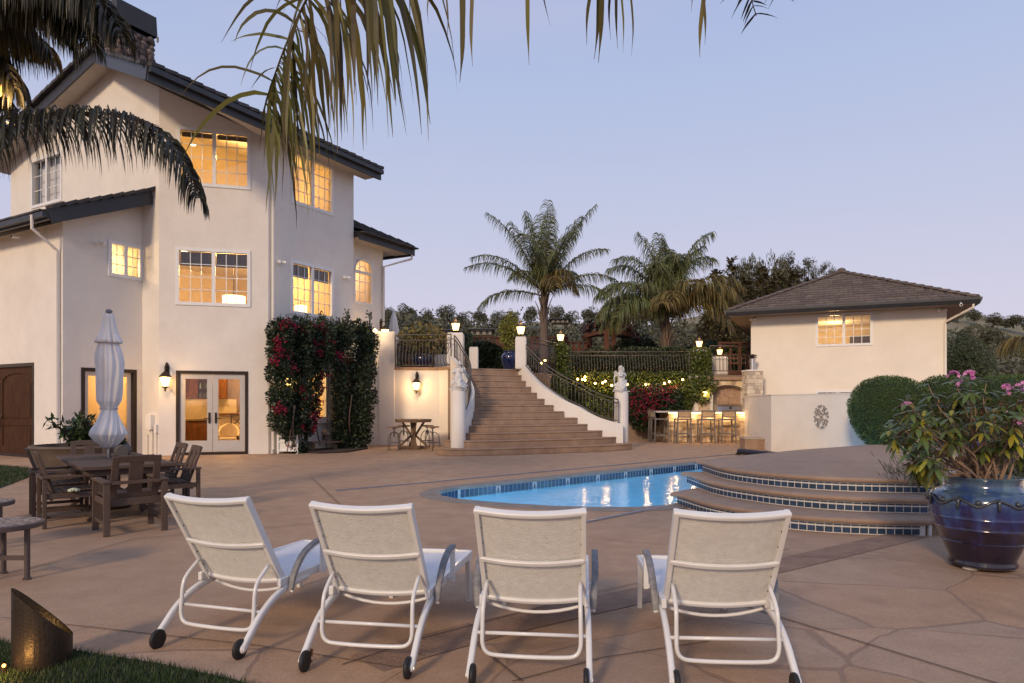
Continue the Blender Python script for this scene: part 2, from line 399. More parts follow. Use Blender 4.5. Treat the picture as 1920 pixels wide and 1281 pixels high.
def deck_mat(stones):
    m = bpy.data.materials.new('stamped_flagstone' if stones else 'stained_concrete'); m.use_nodes = True
    nt = m.node_tree; N = nt.nodes; L = nt.links; b = N['Principled BSDF']
    tc = N.new('ShaderNodeTexCoord')
    def noise(s, d=5, rough=0.6):
        n = N.new('ShaderNodeTexNoise'); n.inputs['Scale'].default_value = s; n.inputs['Detail'].default_value = d; n.inputs['Roughness'].default_value = rough
        L.new(tc.outputs['Object'], n.inputs['Vector']); return n
    def rng(o, a, b_, c, d):
        r = N.new('ShaderNodeMapRange'); L.new(o, r.inputs['Value'])
        for k, v in zip(('From Min', 'From Max', 'To Min', 'To Max'), (a, b_, c, d)): r.inputs[k].default_value = v
        return r.outputs['Result']
    def mix(f, a, b_, mode='MIX'):
        x = N.new('ShaderNodeMix'); x.data_type = 'RGBA'; x.blend_type = mode
        for k, v in (('Factor', f), ('A', a), ('B', b_)):
            if hasattr(v, 'links'): L.new(v, x.inputs[k])
            elif k == 'Factor': x.inputs[k].default_value = v
            else: x.inputs[k].default_value = (*v, 1)
        return x.outputs['Result']
    big = rng(noise(0.42, 4).outputs['Fac'], 0.32, 0.68, 0, 1)
    mid = rng(noise(2.6, 6, 0.7).outputs['Fac'], 0.35, 0.65, 0, 1)
    fine = rng(noise(55, 3).outputs['Fac'], 0.3, 0.7, 0, 1)
    c = mix(big, (0.465, 0.300, 0.188), (0.400, 0.262, 0.172))
    c = mix(mid, c, (0.335, 0.214, 0.137)); 
    c = mix(0.35, c, mix(fine, (0.26, 0.160, 0.098), (0.51, 0.330, 0.205)))
    st = rng(noise(0.9, 8, 0.72).outputs['Fac'], 0.54, 0.66, 0, 0.42); c = mix(st, c, (0.215, 0.135, 0.095)); st2 = rng(noise(7.0, 6, 0.7).outputs['Fac'], 0.62, 0.72, 0, 0.45); c = mix(st2, c, (0.22, 0.145, 0.105))
    b.inputs['Roughness'].default_value = 0.55; b.inputs['Specular IOR Level'].default_value = 0.35
    hgt = fine
    if stones:
        wv = noise(1.7, 3); vm = N.new('ShaderNodeVectorMath'); vm.operation = 'SCALE'; vm.inputs['Scale'].default_value = 0.16
        L.new(wv.outputs['Color'], vm.inputs[0])
        va = N.new('ShaderNodeVectorMath'); va.operation = 'ADD'; L.new(tc.outputs['Object'], va.inputs[0]); L.new(vm.outputs['Vector'], va.inputs[1])
        mp = N.new('ShaderNodeMapping'); mp.inputs['Scale'].default_value = (0.92, 1.05, 0.0); mp.inputs['Rotation'].default_value = (0, 0, R(28)); L.new(va.outputs['Vector'], mp.inputs['Vector'])
        ve = N.new('ShaderNodeTexVoronoi'); ve.feature = 'DISTANCE_TO_EDGE'; ve.inputs['Scale'].default_value = 0.86; L.new(mp.outputs['Vector'], ve.inputs['Vector'])
        vc = N.new('ShaderNodeTexVoronoi'); vc.feature = 'F1'; vc.inputs['Scale'].default_value = 0.86; L.new(mp.outputs['Vector'], vc.inputs['Vector'])
        jw = rng(noise(0.9, 3).outputs['Fac'], 0.40, 0.60, 0.005, 0.013)
        lt = N.new('ShaderNodeMath'); lt.operation = 'DIVIDE'; L.new(ve.outputs['Distance'], lt.inputs[0]); L.new(jw, lt.inputs[1])
        edge = rng(lt.outputs[0], 0.7, 1.25, 0, 1)
        hs = N.new('ShaderNodeHueSaturation'); L.new(c, hs.inputs['Color'])
        sp = N.new('ShaderNodeSeparateColor'); L.new(vc.outputs['Color'], sp.inputs['Color'])
        L.new(rng(sp.outputs['Red'], 0, 1, 0.89, 1.09), hs.inputs['Value']); L.new(rng(sp.outputs['Green'], 0, 1, 0.88, 1.08), hs.inputs['Saturation'])
        jc = mix(fine, (0.250, 0.160, 0.108), (0.31, 0.200, 0.136))
        c = mix(edge, jc, hs.outputs['Color'])
        ad = N.new('ShaderNodeMath'); ad.operation = 'MULTIPLY_ADD'; L.new(edge, ad.inputs[0]); ad.inputs[1].default_value = 2.2; L.new(fine, ad.inputs[2]); hgt = ad.outputs[0]
    L.new(c, b.inputs['Base Color'])
    L.new(rng(mid, 0, 1, 0.62, 0.80), b.inputs['Roughness'])
    bp = N.new('ShaderNodeBump'); bp.inputs['Strength'].default_value = 0.35; bp.inputs['Distance'].default_value = 0.006
    L.new(hgt, bp.inputs['Height']); L.new(bp.outputs['Normal'], b.inputs['Normal'])
    return m
M_DECK = deck_mat(False); M_FLAG = deck_mat(True)

mb = MB()                                  # the earth under everything, out to the horizon
pr = [(p[0] * 1.0, p[1]) for p in pool]
def grow(pts, d):
    c = V((sum(p[0] for p in pts) / len(pts), sum(p[1] for p in pts) / len(pts))); out = []
    n = len(pts)
    for i in range(n):
        a = V(pts[i - 1]); b = V(pts[i]); e = V(pts[(i + 1) % n])
        t = ((b - a).normalized() + (e - b).normalized()).normalized(); nn = V((t.y, -t.x))
        if nn.dot(b - c) < 0: nn = -nn
        out.append(tuple(b + nn * d))
    return out
big = [(-2500, -600), (2500, -600), (2500, 3000), (-2500, 3000)]
hole = grow(pool, 0.16)
vs, fs = fill_holes(big, [hole], -0.03); mb.add(vs, fs)
tag(mb.build('ground', mat('dry_earth', (0.10, 0.085, 0.05), 0.95, 0.4, 0.2)), kind='structure')
mb = MB()                                  # the concrete deck
deck = [(-40, -12), (30, -12), (30, 46), (-40, 46)]
cope = grow(pool, 0.30)
vs, fs = fill_holes(deck, [cope], 0.0); mb.add(vs, fs)
tag(mb.build('pool_deck', M_DECK), kind='structure')
mb = MB()                                  # the coping round the pool
n = len(pool)
inn = grow(pool, -0.03)
for i in range(n):
    j = (i + 1) % n
    A, B, C_, D_ = pool[i], pool[j], cope[i], cope[j]; a2, b2 = inn[i], inn[j]
    mb.quad((*C_, 0.012), (*D_, 0.012), (*b2, 0.022), (*a2, 0.022)); mb.quad((*a2, 0.022), (*b2, 0.022), (*b2, -0.035), (*a2, -0.035))
    mb.quad((*C_, -0.02), (*D_, -0.02), (*D_, 0.012), (*C_, 0.012)); mb.quad((*a2, -0.035), (*b2, -0.035), (*B, -0.035), (*A, -0.035))
M_COPE = mat('grey_coping', (0.27, 0.225, 0.195), 0.8, 0.3, 4, bump=0.4, bscale=90)
tag(mb.build('pool_coping', M_COPE), kind='structure')
# basin and its tile band
M_PLASTER = mat('pool_plaster', (0.42, 0.72, 0.84), 0.7, 0.1, 0.8)
M_TILEBLUE = mat('blue_pool_tile', (0.035, 0.065, 0.125), 0.22, 0.4, 9, island=0.22)
M_GROUT = mat('white_grout', (0.62, 0.60, 0.58), 0.8, 0.1, 20)
mb = MB()
for i in range(n):
    j = (i + 1) % n
    mb.quad((*pool[i], -1.25), (*pool[j], -1.25), (*pool[j], -0.20), (*pool[i], -0.20))
vs, fs = fill_holes(pool, [], -1.25); mb.add(vs, fs)
tag(mb.build('pool_basin', M_PLASTER), kind='structure')
def tile_band(mb, pts, z0, z1, tw=0.105, out=0.004, gap=0.010, rows=1, marks=0, close=False):
    """grout (material 0) with square tiles (material 1) along a plan polyline; the outside is to the right of travel"""
    mb.mi = 0
    for a, b in zip(pts, pts[1:]):
        mb.quad((*a, z0), (*b, z0), (*b, z1), (*a, z1))
    mb.mi = 1
    P = [V((p[0], p[1])) for p in pts]
    acc = [0.0]
    for a, b in zip(P, P[1:]): acc.append(acc[-1] + (b - a).length)
    def pos(s):
        for k in range(len(P) - 1):
            if s <= acc[k + 1] + 1e-9:
                t = (s - acc[k]) / max(acc[k + 1] - acc[k], 1e-9); d = (P[k + 1] - P[k]).normalized()
                return P[k].lerp(P[k + 1], t), V((d.y, -d.x))
        d = (P[-1] - P[-2]).normalized(); return P[-1], V((d.y, -d.x))
    nT = int(acc[-1] / tw); h = (z1 - z0 - gap * (rows + 1)) / rows
    for i in range(nT):
        s0, s1 = i * tw + gap / 2, (i + 1) * tw - gap / 2
        (p, nn), (q, n2) = pos(s0), pos(s1)
        p = p + nn * out; q = q + n2 * out
        for r in range(rows):
            a = z0 + gap + r * (h + gap); b = a + h
            if marks and i % marks == marks // 2:
                m_ = (p + q) / 2
                mb.add([(*p, a), (*q, a), (*m_, b)], [(0, 1, 2)])
            else: mb.quad((*p, a), (*q, a), (*q, b), (*p, b))
mb = MB()
tile_band(mb, [pool[k] for k in (14, 0)][::1], -0.20, -0.035, 0.11, -.004, rows=1, marks=9)
tile_band(mb, [pool[k] for k in range(0, 12)], -0.20, -0.035, 0.11, -.004, rows=1)
tile_band(mb, [pool[k] for k in (11, 12, 13, 14)], -0.20, -0.035, 0.11, -.004, rows=1)
tag(mb.build('pool_tile_band', [M_GROUT, M_TILEBLUE]), kind='structure')
# water
m = bpy.data.materials.new('pool_water'); m.use_nodes = True
nt = m.node_tree; N = nt.nodes; L = nt.links; N.remove(N['Principled BSDF'])
t = N.new('ShaderNodeBsdfTransparent'); t.inputs['Color'].default_value = (0.40, 0.70, 0.92, 1)
g = N.new('ShaderNodeBsdfGlossy'); g.inputs['Roughness'].default_value = 0.10
fr = N.new('ShaderNodeFresnel'); fr.inputs['IOR'].default_value = 1.33
tc = N.new('ShaderNodeTexCoord'); n1 = N.new('ShaderNodeTexNoise'); n1.inputs['Scale'].default_value = 3.2; n1.inputs['Detail'].default_value = 3
L.new(tc.outputs['Object'], n1.inputs['Vector'])
bp = N.new('ShaderNodeBump'); bp.inputs['Strength'].default_value = 0.22; bp.inputs['Distance'].default_value = 0.05
L.new(n1.outputs['Fac'], bp.inputs['Height']); L.new(bp.outputs['Normal'], g.inputs['Normal']); L.new(bp.outputs['Normal'], fr.inputs['Normal'])
ms = N.new('ShaderNodeMixShader'); L.new(fr.outputs[0], ms.inputs['Fac']); L.new(t.outputs[0], ms.inputs[1]); L.new(g.outputs[0], ms.inputs[2])
L.new(ms.outputs[0], N['Material Output'].inputs['Surface'])
mb = MB(); vs, fs = fill_holes(pool, [], -0.13); mb.add(vs, fs)
tag(mb.build('pool_water', m), kind='structure')
PN = V((-0.671, 0.741, 0))
for x, y, e in [(*(near + D * k), 130) for k in (0.5, 2.6, 4.7, 6.8, 8.9)] + [(0.0, 10.43, 80), (1.3, 10.06, 100)]:     # lamps set into the near wall under the coping
    l = lamp('pool_light', V((x, y, -0.42)) + PN * 0.10, e, (0.72, 0.87, 1.0), 0.07, 'SPOT'); l.data.spot_size = R(165); l.data.spot_blend = 0.5
    l.rotation_euler = (-(PN + V((0, 0, -1.3)))).to_track_quat('Z', 'Y').to_euler()

# flagstone sheet in the foreground and by the house, band, joints
def gp(px, py, z): q = gnd(px, py); return (q.x, q.y, z)
mb = MB()
edge = [gnd(1740, 1008), gnd(1480, 1072), gnd(1285, 1115), gnd(1130, 1150), gnd(940, 1195), gnd(800, 1235), gnd(720, 1262)]
edge = [(e.x, e.y) for e in edge]
flag = [(14, edge[0][1] + 1.1), (edge[0][0] + 2, edge[0][1] + 0.3)] + edge + [(-0.95, 3.2), (-0.6, 1.5), (-0.4, -12), (14, -12)]
mb.poly([(*p, 0.004) for p in flag])
strip = [gnd(0, 1168), gnd(150, 1172), gnd(330, 1195), gnd(480, 1213), gnd(640, 1236), gnd(760, 1256)]
mb.poly([(-9, gnd(0, 1168).y + 0.15, 0.0065)] + [(p.x, p.y, 0.0065) for p in strip] + [(-0.97, 3.25, 0.0065), (-0.8, 2.0, 0.0065), (-2.5, 2.6, 0.0065), (-9, 3.0, 0.0065)])
by = [gnd(60, 872), gnd(330, 862), gnd(470, 858), gnd(470, 851), gnd(60, 856)]
mb.poly([(p.x, p.y, 0.004) for p in by])
tag(mb.build('flagstone_paving', M_FLAG), kind='structure')
mb = MB()                                   # the darker stamped border band
for (a, b), (c, d) in zip(list(zip(edge, edge[1:])), list(zip(edge, edge[1:]))):
    a = V(a); b = V(b); t = (b - a).normalized(); nn = V((t.y, -t.x))
    if nn.y < 0: nn = -nn
    mb.quad((*a, 0.008), (*b, 0.008), (*(b + nn * 0.36), 0.008), (*(a + nn * 0.36), 0.008))
tag(mb.build('paving_border', mat('border_stamp', (0.30, 0.185, 0.125), 0.8, 0.35, 5, bump=0.6, bscale=45)), kind='structure')
mb = MB()
def joint(pts, w=0.012, z=0.0125):
    q = [gnd(*p) for p in pts]
    for a, b in zip(q, q[1:]):
        t = V((b.x - a.x, b.y - a.y)).normalized(); nn = V((t.y, -t.x)) * w / 2
        mb.quad((a.x - nn.x, a.y - nn.y, z), (b.x - nn.x, b.y - nn.y, z), (b.x + nn.x, b.y + nn.y, z), (a.x + nn.x, a.y + nn.y, z))
joint([(0, 1083), (250, 1012), (620, 980)]); joint([(583, 895), (640, 950), (760, 1075)])
joint([(330, 890), (583, 872), (700, 858)]); joint([(0, 1160), (480, 1213), (760, 1256)], 0.010, 0.0125)
joint([(880, 1200), (980, 1281)], 0.014, 0.012); joint([(1385, 1135), (1480, 1165), (1920, 1300)], 0.016, 0.012)
joint([(640, 1250), (790, 1200), (1130, 1110), (1480, 1030)], 0.010, 0.0125); joint([(1100, 1010), (1500, 1045), (1650, 1050)], 0.008)
joint([(960, 1281), (1130, 1236), (1330, 1205)], 0.01, 0.012)
tag(mb.build('paving_joint', mat('dark_joint', (0.130, 0.085, 0.062), 0.9, 0.1)), kind='structure')  # even dark brown of the joint lines
mb = MB()                                   # the pale tracks of the pool cover
M_TRACK = mat('pool_cover_track', (0.36, 0.38, 0.46), 0.35, 0.2, 8, metal=0.6)
a = gnd(630, 921); b = gnd(1392, 851); mb.bar((a.x, a.y, 0.012), (b.x, b.y, 0.012), 0.035, 0.02)
a = gnd(1090, 982); b = gnd(1268, 947); mb.bar((a.x, a.y, 0.012), (b.x, b.y, 0.012), 0.05, 0.02)
tag(mb.build('pool_track', M_TRACK), kind='structure')

# lawns
mb = MB()
lawn1 = [gnd(0, 1206), gnd(140, 1222), gnd(300, 1247), gnd(430, 1275), gnd(520, 1300)]
lawn1 = [(p.x, p.y) for p in lawn1] + [(-1.2, 2.6), (-1.6, 0.5), (-9, 0.5), (-9, gnd(0, 1206).y + 0.1)]
mb.poly([(*p, 0.010) for p in lawn1])
lawn2 = [gnd(-300, 862), gnd(0, 874), gnd(68, 880), gnd(60, 893), gnd(0, 916), gnd(-300, 990)]
lawn2 = [(p.x, p.y) for p in lawn2]
mb.poly([(*p, 0.010) for p in lawn2])
tag(mb.build('lawn', mat('lawn_soil', (0.018, 0.030, 0.008), 0.9, 0.4, 8)), kind='structure')
def inside(p, poly):
    c = False; n = len(poly)
    for i in range(n):
        x1, y1 = poly[i]; x2, y2 = poly[i - 1]
        if (y1 > p[1]) != (y2 > p[1]) and p[0] < (x2 - x1) * (p[1] - y1) / (y2 - y1) + x1: c = not c
    return c
mb = MB()
def blades(poly, n, h, w, box):
    k = 0
    while k < n:
        p = (rnd.uniform(box[0], box[1]), rnd.uniform(box[2], box[3]))
        if not inside(p, poly): continue
        k += 1; a = rnd.uniform(0, 2 * PI); hh = h * rnd.uniform(0.6, 1.2); t = V((math.cos(a), math.sin(a), 0)); l = rdir() * hh * 0.5; l.z = 0
        b = V((p[0], p[1], 0.008))
        mb.add([b - t * w, b + t * w, b + l + V((0, 0, hh))], [(0, 1, 2)])
blades(lawn1, 26000, 0.042, 0.003, (-3.6, -1.1, 2.4, 4.6)); blades(lawn2, 14000, 0.06, 0.008, (-13.5, -7.5, 8.4, 17.5))
tag(mb.build('grass', mat('grass_blade', (0.035, 0.065, 0.012), 0.6, 0.4, 3, island=0.4)), kind='stuff')

# ------------------------------------------------------------------ hills
def hill(name, px0, px1, npx, Ys, prof, m, kind='structure'):
    mb = MB(); vs = []
    for Y in Ys:
        for i in range(npx + 1):
            px = px0 + (px1 - px0) * i / npx
            z = prof(px, Y); vs.append(((px - CX) / F * Y, Y, z))
    k = npx + 1
    fs = [(r * k + i, r * k + i + 1, (r + 1) * k + i + 1, (r + 1) * k + i) for r in range(len(Ys) - 1) for i in range(npx)]
    mb.add(vs, fs); return tag(mb.build(name, m, smooth=True), kind=kind)
def lerp_tab(tab, x):
    if x <= tab[0][0]: return tab[0][1]
    for (a, u), (b, v) in zip(tab, tab[1:]):
        if x <= b:
            t = (x - a) / (b - a); t = t * t * (3 - 2 * t); return u + (v - u) * t
    return tab[-1][1]
RIDGE = [(-1500, 640), (600, 590), (740, 582), (800, 598), (860, 604), (1000, 602), (1200, 606), (1400, 580), (1600, 570), (1790, 575), (1850, 592), (1920, 606), (2300, 640), (3500, 690)]
def far_prof(px, Y):
    t = max(0.0, min(1.0, (Y - 70) / 150.0)); t = t ** 0.8
    ry = lerp_tab(RIDGE, px); y = 735 + (ry - 735) * t
    z = EYE + (HY - y) / F * Y
    if Y < 60: return -0.6
    if Y > 220: z = EYE + (HY - ry) / F * 220 - (Y - 220) * 0.12
    return z + mnoise.noise(V((px * 0.01, Y * 0.02, 3))) * 2.2 * (0.2 + t)
M_HILL = mat('dry_hillside', (0.27, 0.225, 0.120), 0.95, 0.5, 0.05, col2=(0.15, 0.135, 0.075), detail=10)
hill('hills', -1600, 3600, 140, [57, 62, 70, 80, 92, 105, 120, 140, 160, 180, 200, 214, 222, 240, 300], far_prof, M_HILL)
# ------------------------------------------------------------------ the main house
TH = R(29.7); G1 = V((math.sin(TH), math.cos(TH))); G2 = V((math.cos(TH), -math.sin(TH)))
O = V((-7.53, 21.10))
def hp(a, b): q = O + G1 * a + G2 * b; return (q.x, q.y)      # house grid: a along the right-hand front, b towards the right-hand yard
def hz(a, b, z): q = hp(a, b); return V((q[0], q[1], z))
house = thing('main_house', 'tall three storey cream stucco house with dark tiled roof and lit windows', 'house', (O.x, O.y, 0))

wA = Wall(hp(-2.17, -2.17), hp(0, 0)); wB = Wall(hp(0, 0), hp(3.78, 0)); wG = Wall(hp(-2.17, -10.9), hp(-2.17, -2.17))
wP = Wall(hp(-4.43, -3.0), hp(-2.17, -3.0)); wL = Wall(hp(-4.43, -12), hp(-4.43, -3.0))
wC0 = Wall(hp(3.78, -0.5), hp(6.6, -0.5)); s_end = wC0.pix(718, 600)[0]; wC = Wall(hp(3.78, -0.5), tuple(wC0.P(s_end, 0))[:2])
rA = [wA.rect([(333, 238), (468, 251), (468, 355), (334, 344)]), wA.rect([(331, 465), (468, 472), (468, 575), (331, 569)])]
a0, z0 = wA.pix(330, 695); a1, _ = wA.pix(465, 697); dA = (a0, a1, 0.0, z0)
rB = [wB.rect([(548, 285), (624, 312), (624, 405), (546, 377)]), wB.rect([(546, 488), (624, 507), (624, 598), (545, 586)])]
gB = wB.rect([(548, 690), (613, 694), (613, 786), (548, 786)])
rP = wP.rect([(205, 452), (266, 463), (266, 526), (204, 515)])
a0, z0 = wP.pix(152, 689); a1, _ = wP.pix(256, 694); dP = (a0, a1, 0.0, z0)
rG = wG.rect([(60, 299), (116, 287), (116, 378), (60, 388)])
a0, z0 = wL.pix(-62, 687); a1, _ = wL.pix(64, 685); dL = (a0, a1, 0.0, z0)
rC = wC.rect([(664, 500), (698, 510), (698, 573), (664, 567)]); cT = wC.pix(681, 487)[1]
rC = (rC[0], rC[1], rC[2], cT)

mb = MB(); wA.mesh(mb, 0, 10.95, 9.75, rA + [dA]); mb.build('wall', M_STUCCO, house, world=True)
mb = MB(); wB.mesh(mb, 0, 9.72, 9.72, rB + [gB]); mb.build('wall', M_STUCCO, house, world=True)
mb = MB(); wG.mesh(mb, 0, 10.35, 12.12 - 0.0, [rG]) if False else None
# gable wall in two pieces either side of the peak
bpk = 10.9 - 4.41
wG1 = Wall(hp(-2.17, -10.9), hp(-2.17, -4.41)); wG2 = Wall(hp(-2.17, -4.41), hp(-2.17, -2.17))
wG1.mesh(mb, 0, 10.28, 12.12, [rG]); wG2.mesh(mb, 0, 12.12, 10.95, [])
mb.build('wall', M_STUCCO, house, world=True)
zP0, zP1 = 6.55, 7.58
mb = MB(); wP.mesh(mb, 0, zP0, zP1, [rP, dP]); mb.build('wall', M_STUCCO, house, world=True)
mb = MB(); wL.mesh(mb, 0, zP0, zP0, [dL]); mb.build('wall', M_STUCCO, house, world=True)
mb = MB(); wC.mesh(mb, 0, 7.6, 7.6, [rC])
ca = (rC[0] + rC[1]) / 2; cr_ = (rC[1] - rC[0]) / 2
for sgn in (-1, 1):                                # the corners above the arch
    pts = [wC.P(ca + sgn * cr_, cT, 0.002)] + [wC.P(ca + sgn * cr_ * math.cos(t * PI / 16), cT - cr_ + cr_ * math.sin(t * PI / 16), 0.002) for t in range(0, 9)]
    mb.poly(pts if sgn > 0 else pts[::-1])
mb.build('wall', M_STUCCO, house, world=True)
mb = MB()                                           # the sides not seen from the yard
w = Wall(hp(3.78, 0), hp(3.78, -6)); w.mesh(mb, 0, 9.72, 12.1)
w = Wall(tuple(wC.P(wC.L, 0))[:2], tuple(wC.P(wC.L, 0, -6))[:2]); w.mesh(mb, 0, 7.6, 7.6)
w = Wall(hp(9, -10.9), hp(-2.17, -10.9)); w.mesh(mb, 0, 9.9, 10.28)
mb.build('wall', M_STUCCO, house, world=True)

# ---- roofs
def roof_slab(mb, pts, th, up=V((0, 0, 1))):
    mb.mi = 0; mb.poly([p + up * th for p in pts]); mb.mi = 1; mb.poly(list(reversed(pts)))
    mb.mi = 2
    n = len(pts)
    for i in range(n): mb.quad(pts[i], pts[(i + 1) % n], pts[(i + 1) % n] + up * th, pts[i] + up * th)
def edge_tiles(mb, p, q, n, w, h, lean=0.03):
    """tile ends along an edge"""
    p = V(p); q = V(q)
    for i in range(n):
        a = p.lerp(q, i / n); b = p.lerp(q, (i + 0.98) / n); j = rnd.uniform(-0.008, 0.008)
        up = V((0, 0, h)); mb.bar(a + up * (0.5 + lean * 0) + V((0, 0, j)), b + up * 0.5 + V((0, 0, j + lean)), w, h)
ap = hz(-2.81, -4.41, 12.12); cn = hz(-4.34, 0.70, 9.74); ee = hz(4.42, 0.70, 9.74); er = hz(4.42, -4.41, 12.12)
le = hz(-2.81, -11.7, 10.02); lb = hz(9, -11.7, 10.02)
mb = MB()
roof_slab(mb, [ap, cn, ee, er], 0.10)
roof_slab(mb, [hz(-2.81, -4.40, 12.12), hz(4.42, -4.40, 12.12), hz(9, -4.4, 12.12), lb, le], 0.10)
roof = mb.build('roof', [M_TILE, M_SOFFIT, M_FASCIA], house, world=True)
mb = MB()                                           # fascia boards
up = V((0, 0, 0.18))
def fascia(mb, p, q, h=0.36, t=0.06, z=-0.14):
    mb.bar(V(p) + V((0, 0, z + h / 2)), V(q) + V((0, 0, z + h / 2)), t, h)
fascia(mb, ap, cn); fascia(mb, cn, ee); fascia(mb, ee, er); fascia(mb, ap, le)
mb.build('fascia', M_FASCIA, roof, world=True)
mb = MB()
edge_tiles(mb, ap + V((0, 0, .20)), cn + V((0, 0, .20)), 14, 0.34, 0.09); edge_tiles(mb, cn + V((0, 0, .20)), ee + V((0, 0, .20)), 24, 0.34, 0.09)
edge_tiles(mb, le + V((0, 0, .20)), ap + V((0, 0, .20)), 22, 0.34, 0.09)
mb.build('edge_tile', M_TILE, roof, world=True)
# gutter box under the right-hand eave
mb = MB(); mb.bar(cn + V((0, 0, .12)) + V((G2.x, G2.y, 0)) * .09, ee + V((0, 0, .12)) + V((G2.x, G2.y, 0)) * .09, 0.13, 0.14); mb.build('gutter', M_FASCIA, roof, world=True)
# the flat boxed soffit under that eave
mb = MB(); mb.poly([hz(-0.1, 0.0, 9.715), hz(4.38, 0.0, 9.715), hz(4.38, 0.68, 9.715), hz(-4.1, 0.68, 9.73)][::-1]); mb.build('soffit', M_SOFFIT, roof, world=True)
# chimney: rubble stone with a metal hood
cc = V((-12.72, 22.45)); cw = 1.22
def hbox(mb, c, sx, sy, z0, z1): mb.box((c.x, c.y, (z0 + z1) / 2), (sx, sy, z1 - z0), math.atan2(G1.y, G1.x))
mb = MB(); hbox(mb, cc, cw - .08, cw - .08, 11.7, 13.55)
g1 = V((G1.x, G1.y, 0)); g2 = V((G2.x, G2.y, 0))
for side in (0, 1, 2, 3):
    d = [-g1, g2, g1, -g2][side]; t = V((0, 0, 1)).cross(d)
    for r_ in range(10):
        x = -cw / 2
        while x < cw / 2 - .05:
            w_ = rnd.uniform(.16, .46); h_ = rnd.uniform(.15, .30); z_ = 12.12 + r_ * .155 + rnd.uniform(-.05, .05)
            c = V((cc.x, cc.y, z_)) + d * (cw / 2 - .05) + t * min(x + w_ / 2, cw / 2 - .08)
            mb.ball(c, .5, 8, 6, (w_ * .95 if abs(t.x) > .5 else .22, w_ * .95 if abs(t.y) > .5 else .22, h_), 0.3); x += w_
ch = mb.build('chimney', mat('rubble_stone', (0.20, 0.14, 0.11), 0.9, 0.3, 5, island=0.45, bump=0.6, bscale=25, col2=(0.12, 0.10, 0.095)), roof, smooth=50, world=True)
mb = MB(); hbox(mb, cc, cw * .96, cw * .96, 13.57, 13.63); hbox(mb, cc, cw * .3, cw * .3, 13.6, 13.8)
pts = []
for s0, s1, z in ((.56, .56, 13.72), (.54, .54, 14.38)):
    pts.append([V((cc.x, cc.y, z)) + g1 * (cw * s0 * i) + g2 * (cw * s1 * j) for i, j in ((-1, -1), (1, -1), (1, 1), (-1, 1))])
for k in range(4): mb.quad(pts[0][k], pts[0][(k + 1) % 4], pts[1][(k + 1) % 4], pts[1][k])
mb.poly(pts[1])
for k in range(4): mb.bar(pts[0][k] - V((0, 0, .15)), pts[0][k] + V((0, 0, .02)), .05, .05)
mb.build('chimney_cap', mat('chimney_hood', (0.055, 0.05, 0.052), 0.5, 0.2, 4, metal=0.4), roof, world=True)

# lower roof over the left wing
e0 = hz(-5.02, -2.5, 6.42); e1 = hz(-2.16, -2.5, 7.66); e2 = hz(-2.16, -13, 7.66); e3 = hz(-5.02, -13, 6.42)
mb = MB(); roof_slab(mb, [e0, e1, e2, e3], 0.10)
r2 = mb.build('roof', [M_TILE, M_SOFFIT, M_FASCIA], house, world=True)
mb = MB(); fascia(mb, e0, e1, .38, .06, -.12); fascia(mb, e3, e0, .22, .06, -.02); mb.build('fascia', M_FASCIA, r2, world=True)
mb = MB(); edge_tiles(mb, e0 + V((0, 0, .26)), e1 + V((0, 0, .26)), 9, .34, .09)
for k in range(7): edge_tiles(mb, hz(-5.0 + k * .4, -2.6, 6.6 + k * .174), hz(-5.0 + k * .4, -12, 6.6 + k * .174), 26, .42, .05, 0)
mb.build('edge_tile', M_TILE, r2, world=True)
mb = MB(); mb.bar(e3 + V((0, 0, .1)) - V((G1.x, G1.y, 0)) * .1, e0 + V((0, 0, .1)) - V((G1.x, G1.y, 0)) * .1, .14, .13); mb.build('gutter', M_FASCIA, r2, world=True)
# roof of the far right wing
c0 = hz(3.8, 0.25, 7.50); c1 = hz(3.78 + wC.L + 1.0, 0.25, 7.50); c2 = hz(3.78 + wC.L - 1.6, -2.9, 9.1); c3 = hz(3.8, -2.9, 9.1); c4 = hz(3.78 + wC.L + 1.0, -6, 7.5); c5 = hz(3.8, -6, 7.5)
mb = MB(); roof_slab(mb, [c0, c1, c2, c3], .10); roof_slab(mb, [c1, c4, c2], .1)
r3 = mb.build('roof', [M_TILE, M_SOFFIT, M_FASCIA], house, world=True)
mb = MB(); fascia(mb, c0, c1, .30, .06, -.1); fascia(mb, c1, c4, .3, .06, -.1); mb.build('fascia', M_FASCIA, r3, world=True)
mb = MB(); mb.poly([c0 - V((0, 0, .02)), c1 - V((0, 0, .02)), hz(3.78 + wC.L + 1.0, -.7, 7.48), hz(3.8, -.7, 7.48)][::-1]); mb.build('soffit', M_SOFFIT, r3, world=True)
mb = MB(); edge_tiles(mb, c1 + V((0, 0, .15)), c2 + V((0, 0, .15)), 12, .3, .1)
for k in range(6): edge_tiles(mb, c0.lerp(c3, k / 6.5) + V((0, 0, .13)), c1.lerp(c2, k / 6.5) + V((0, 0, .13)), 14, .45, .05, 0)
mb.build('edge_tile', M_TILE, r3, world=True)

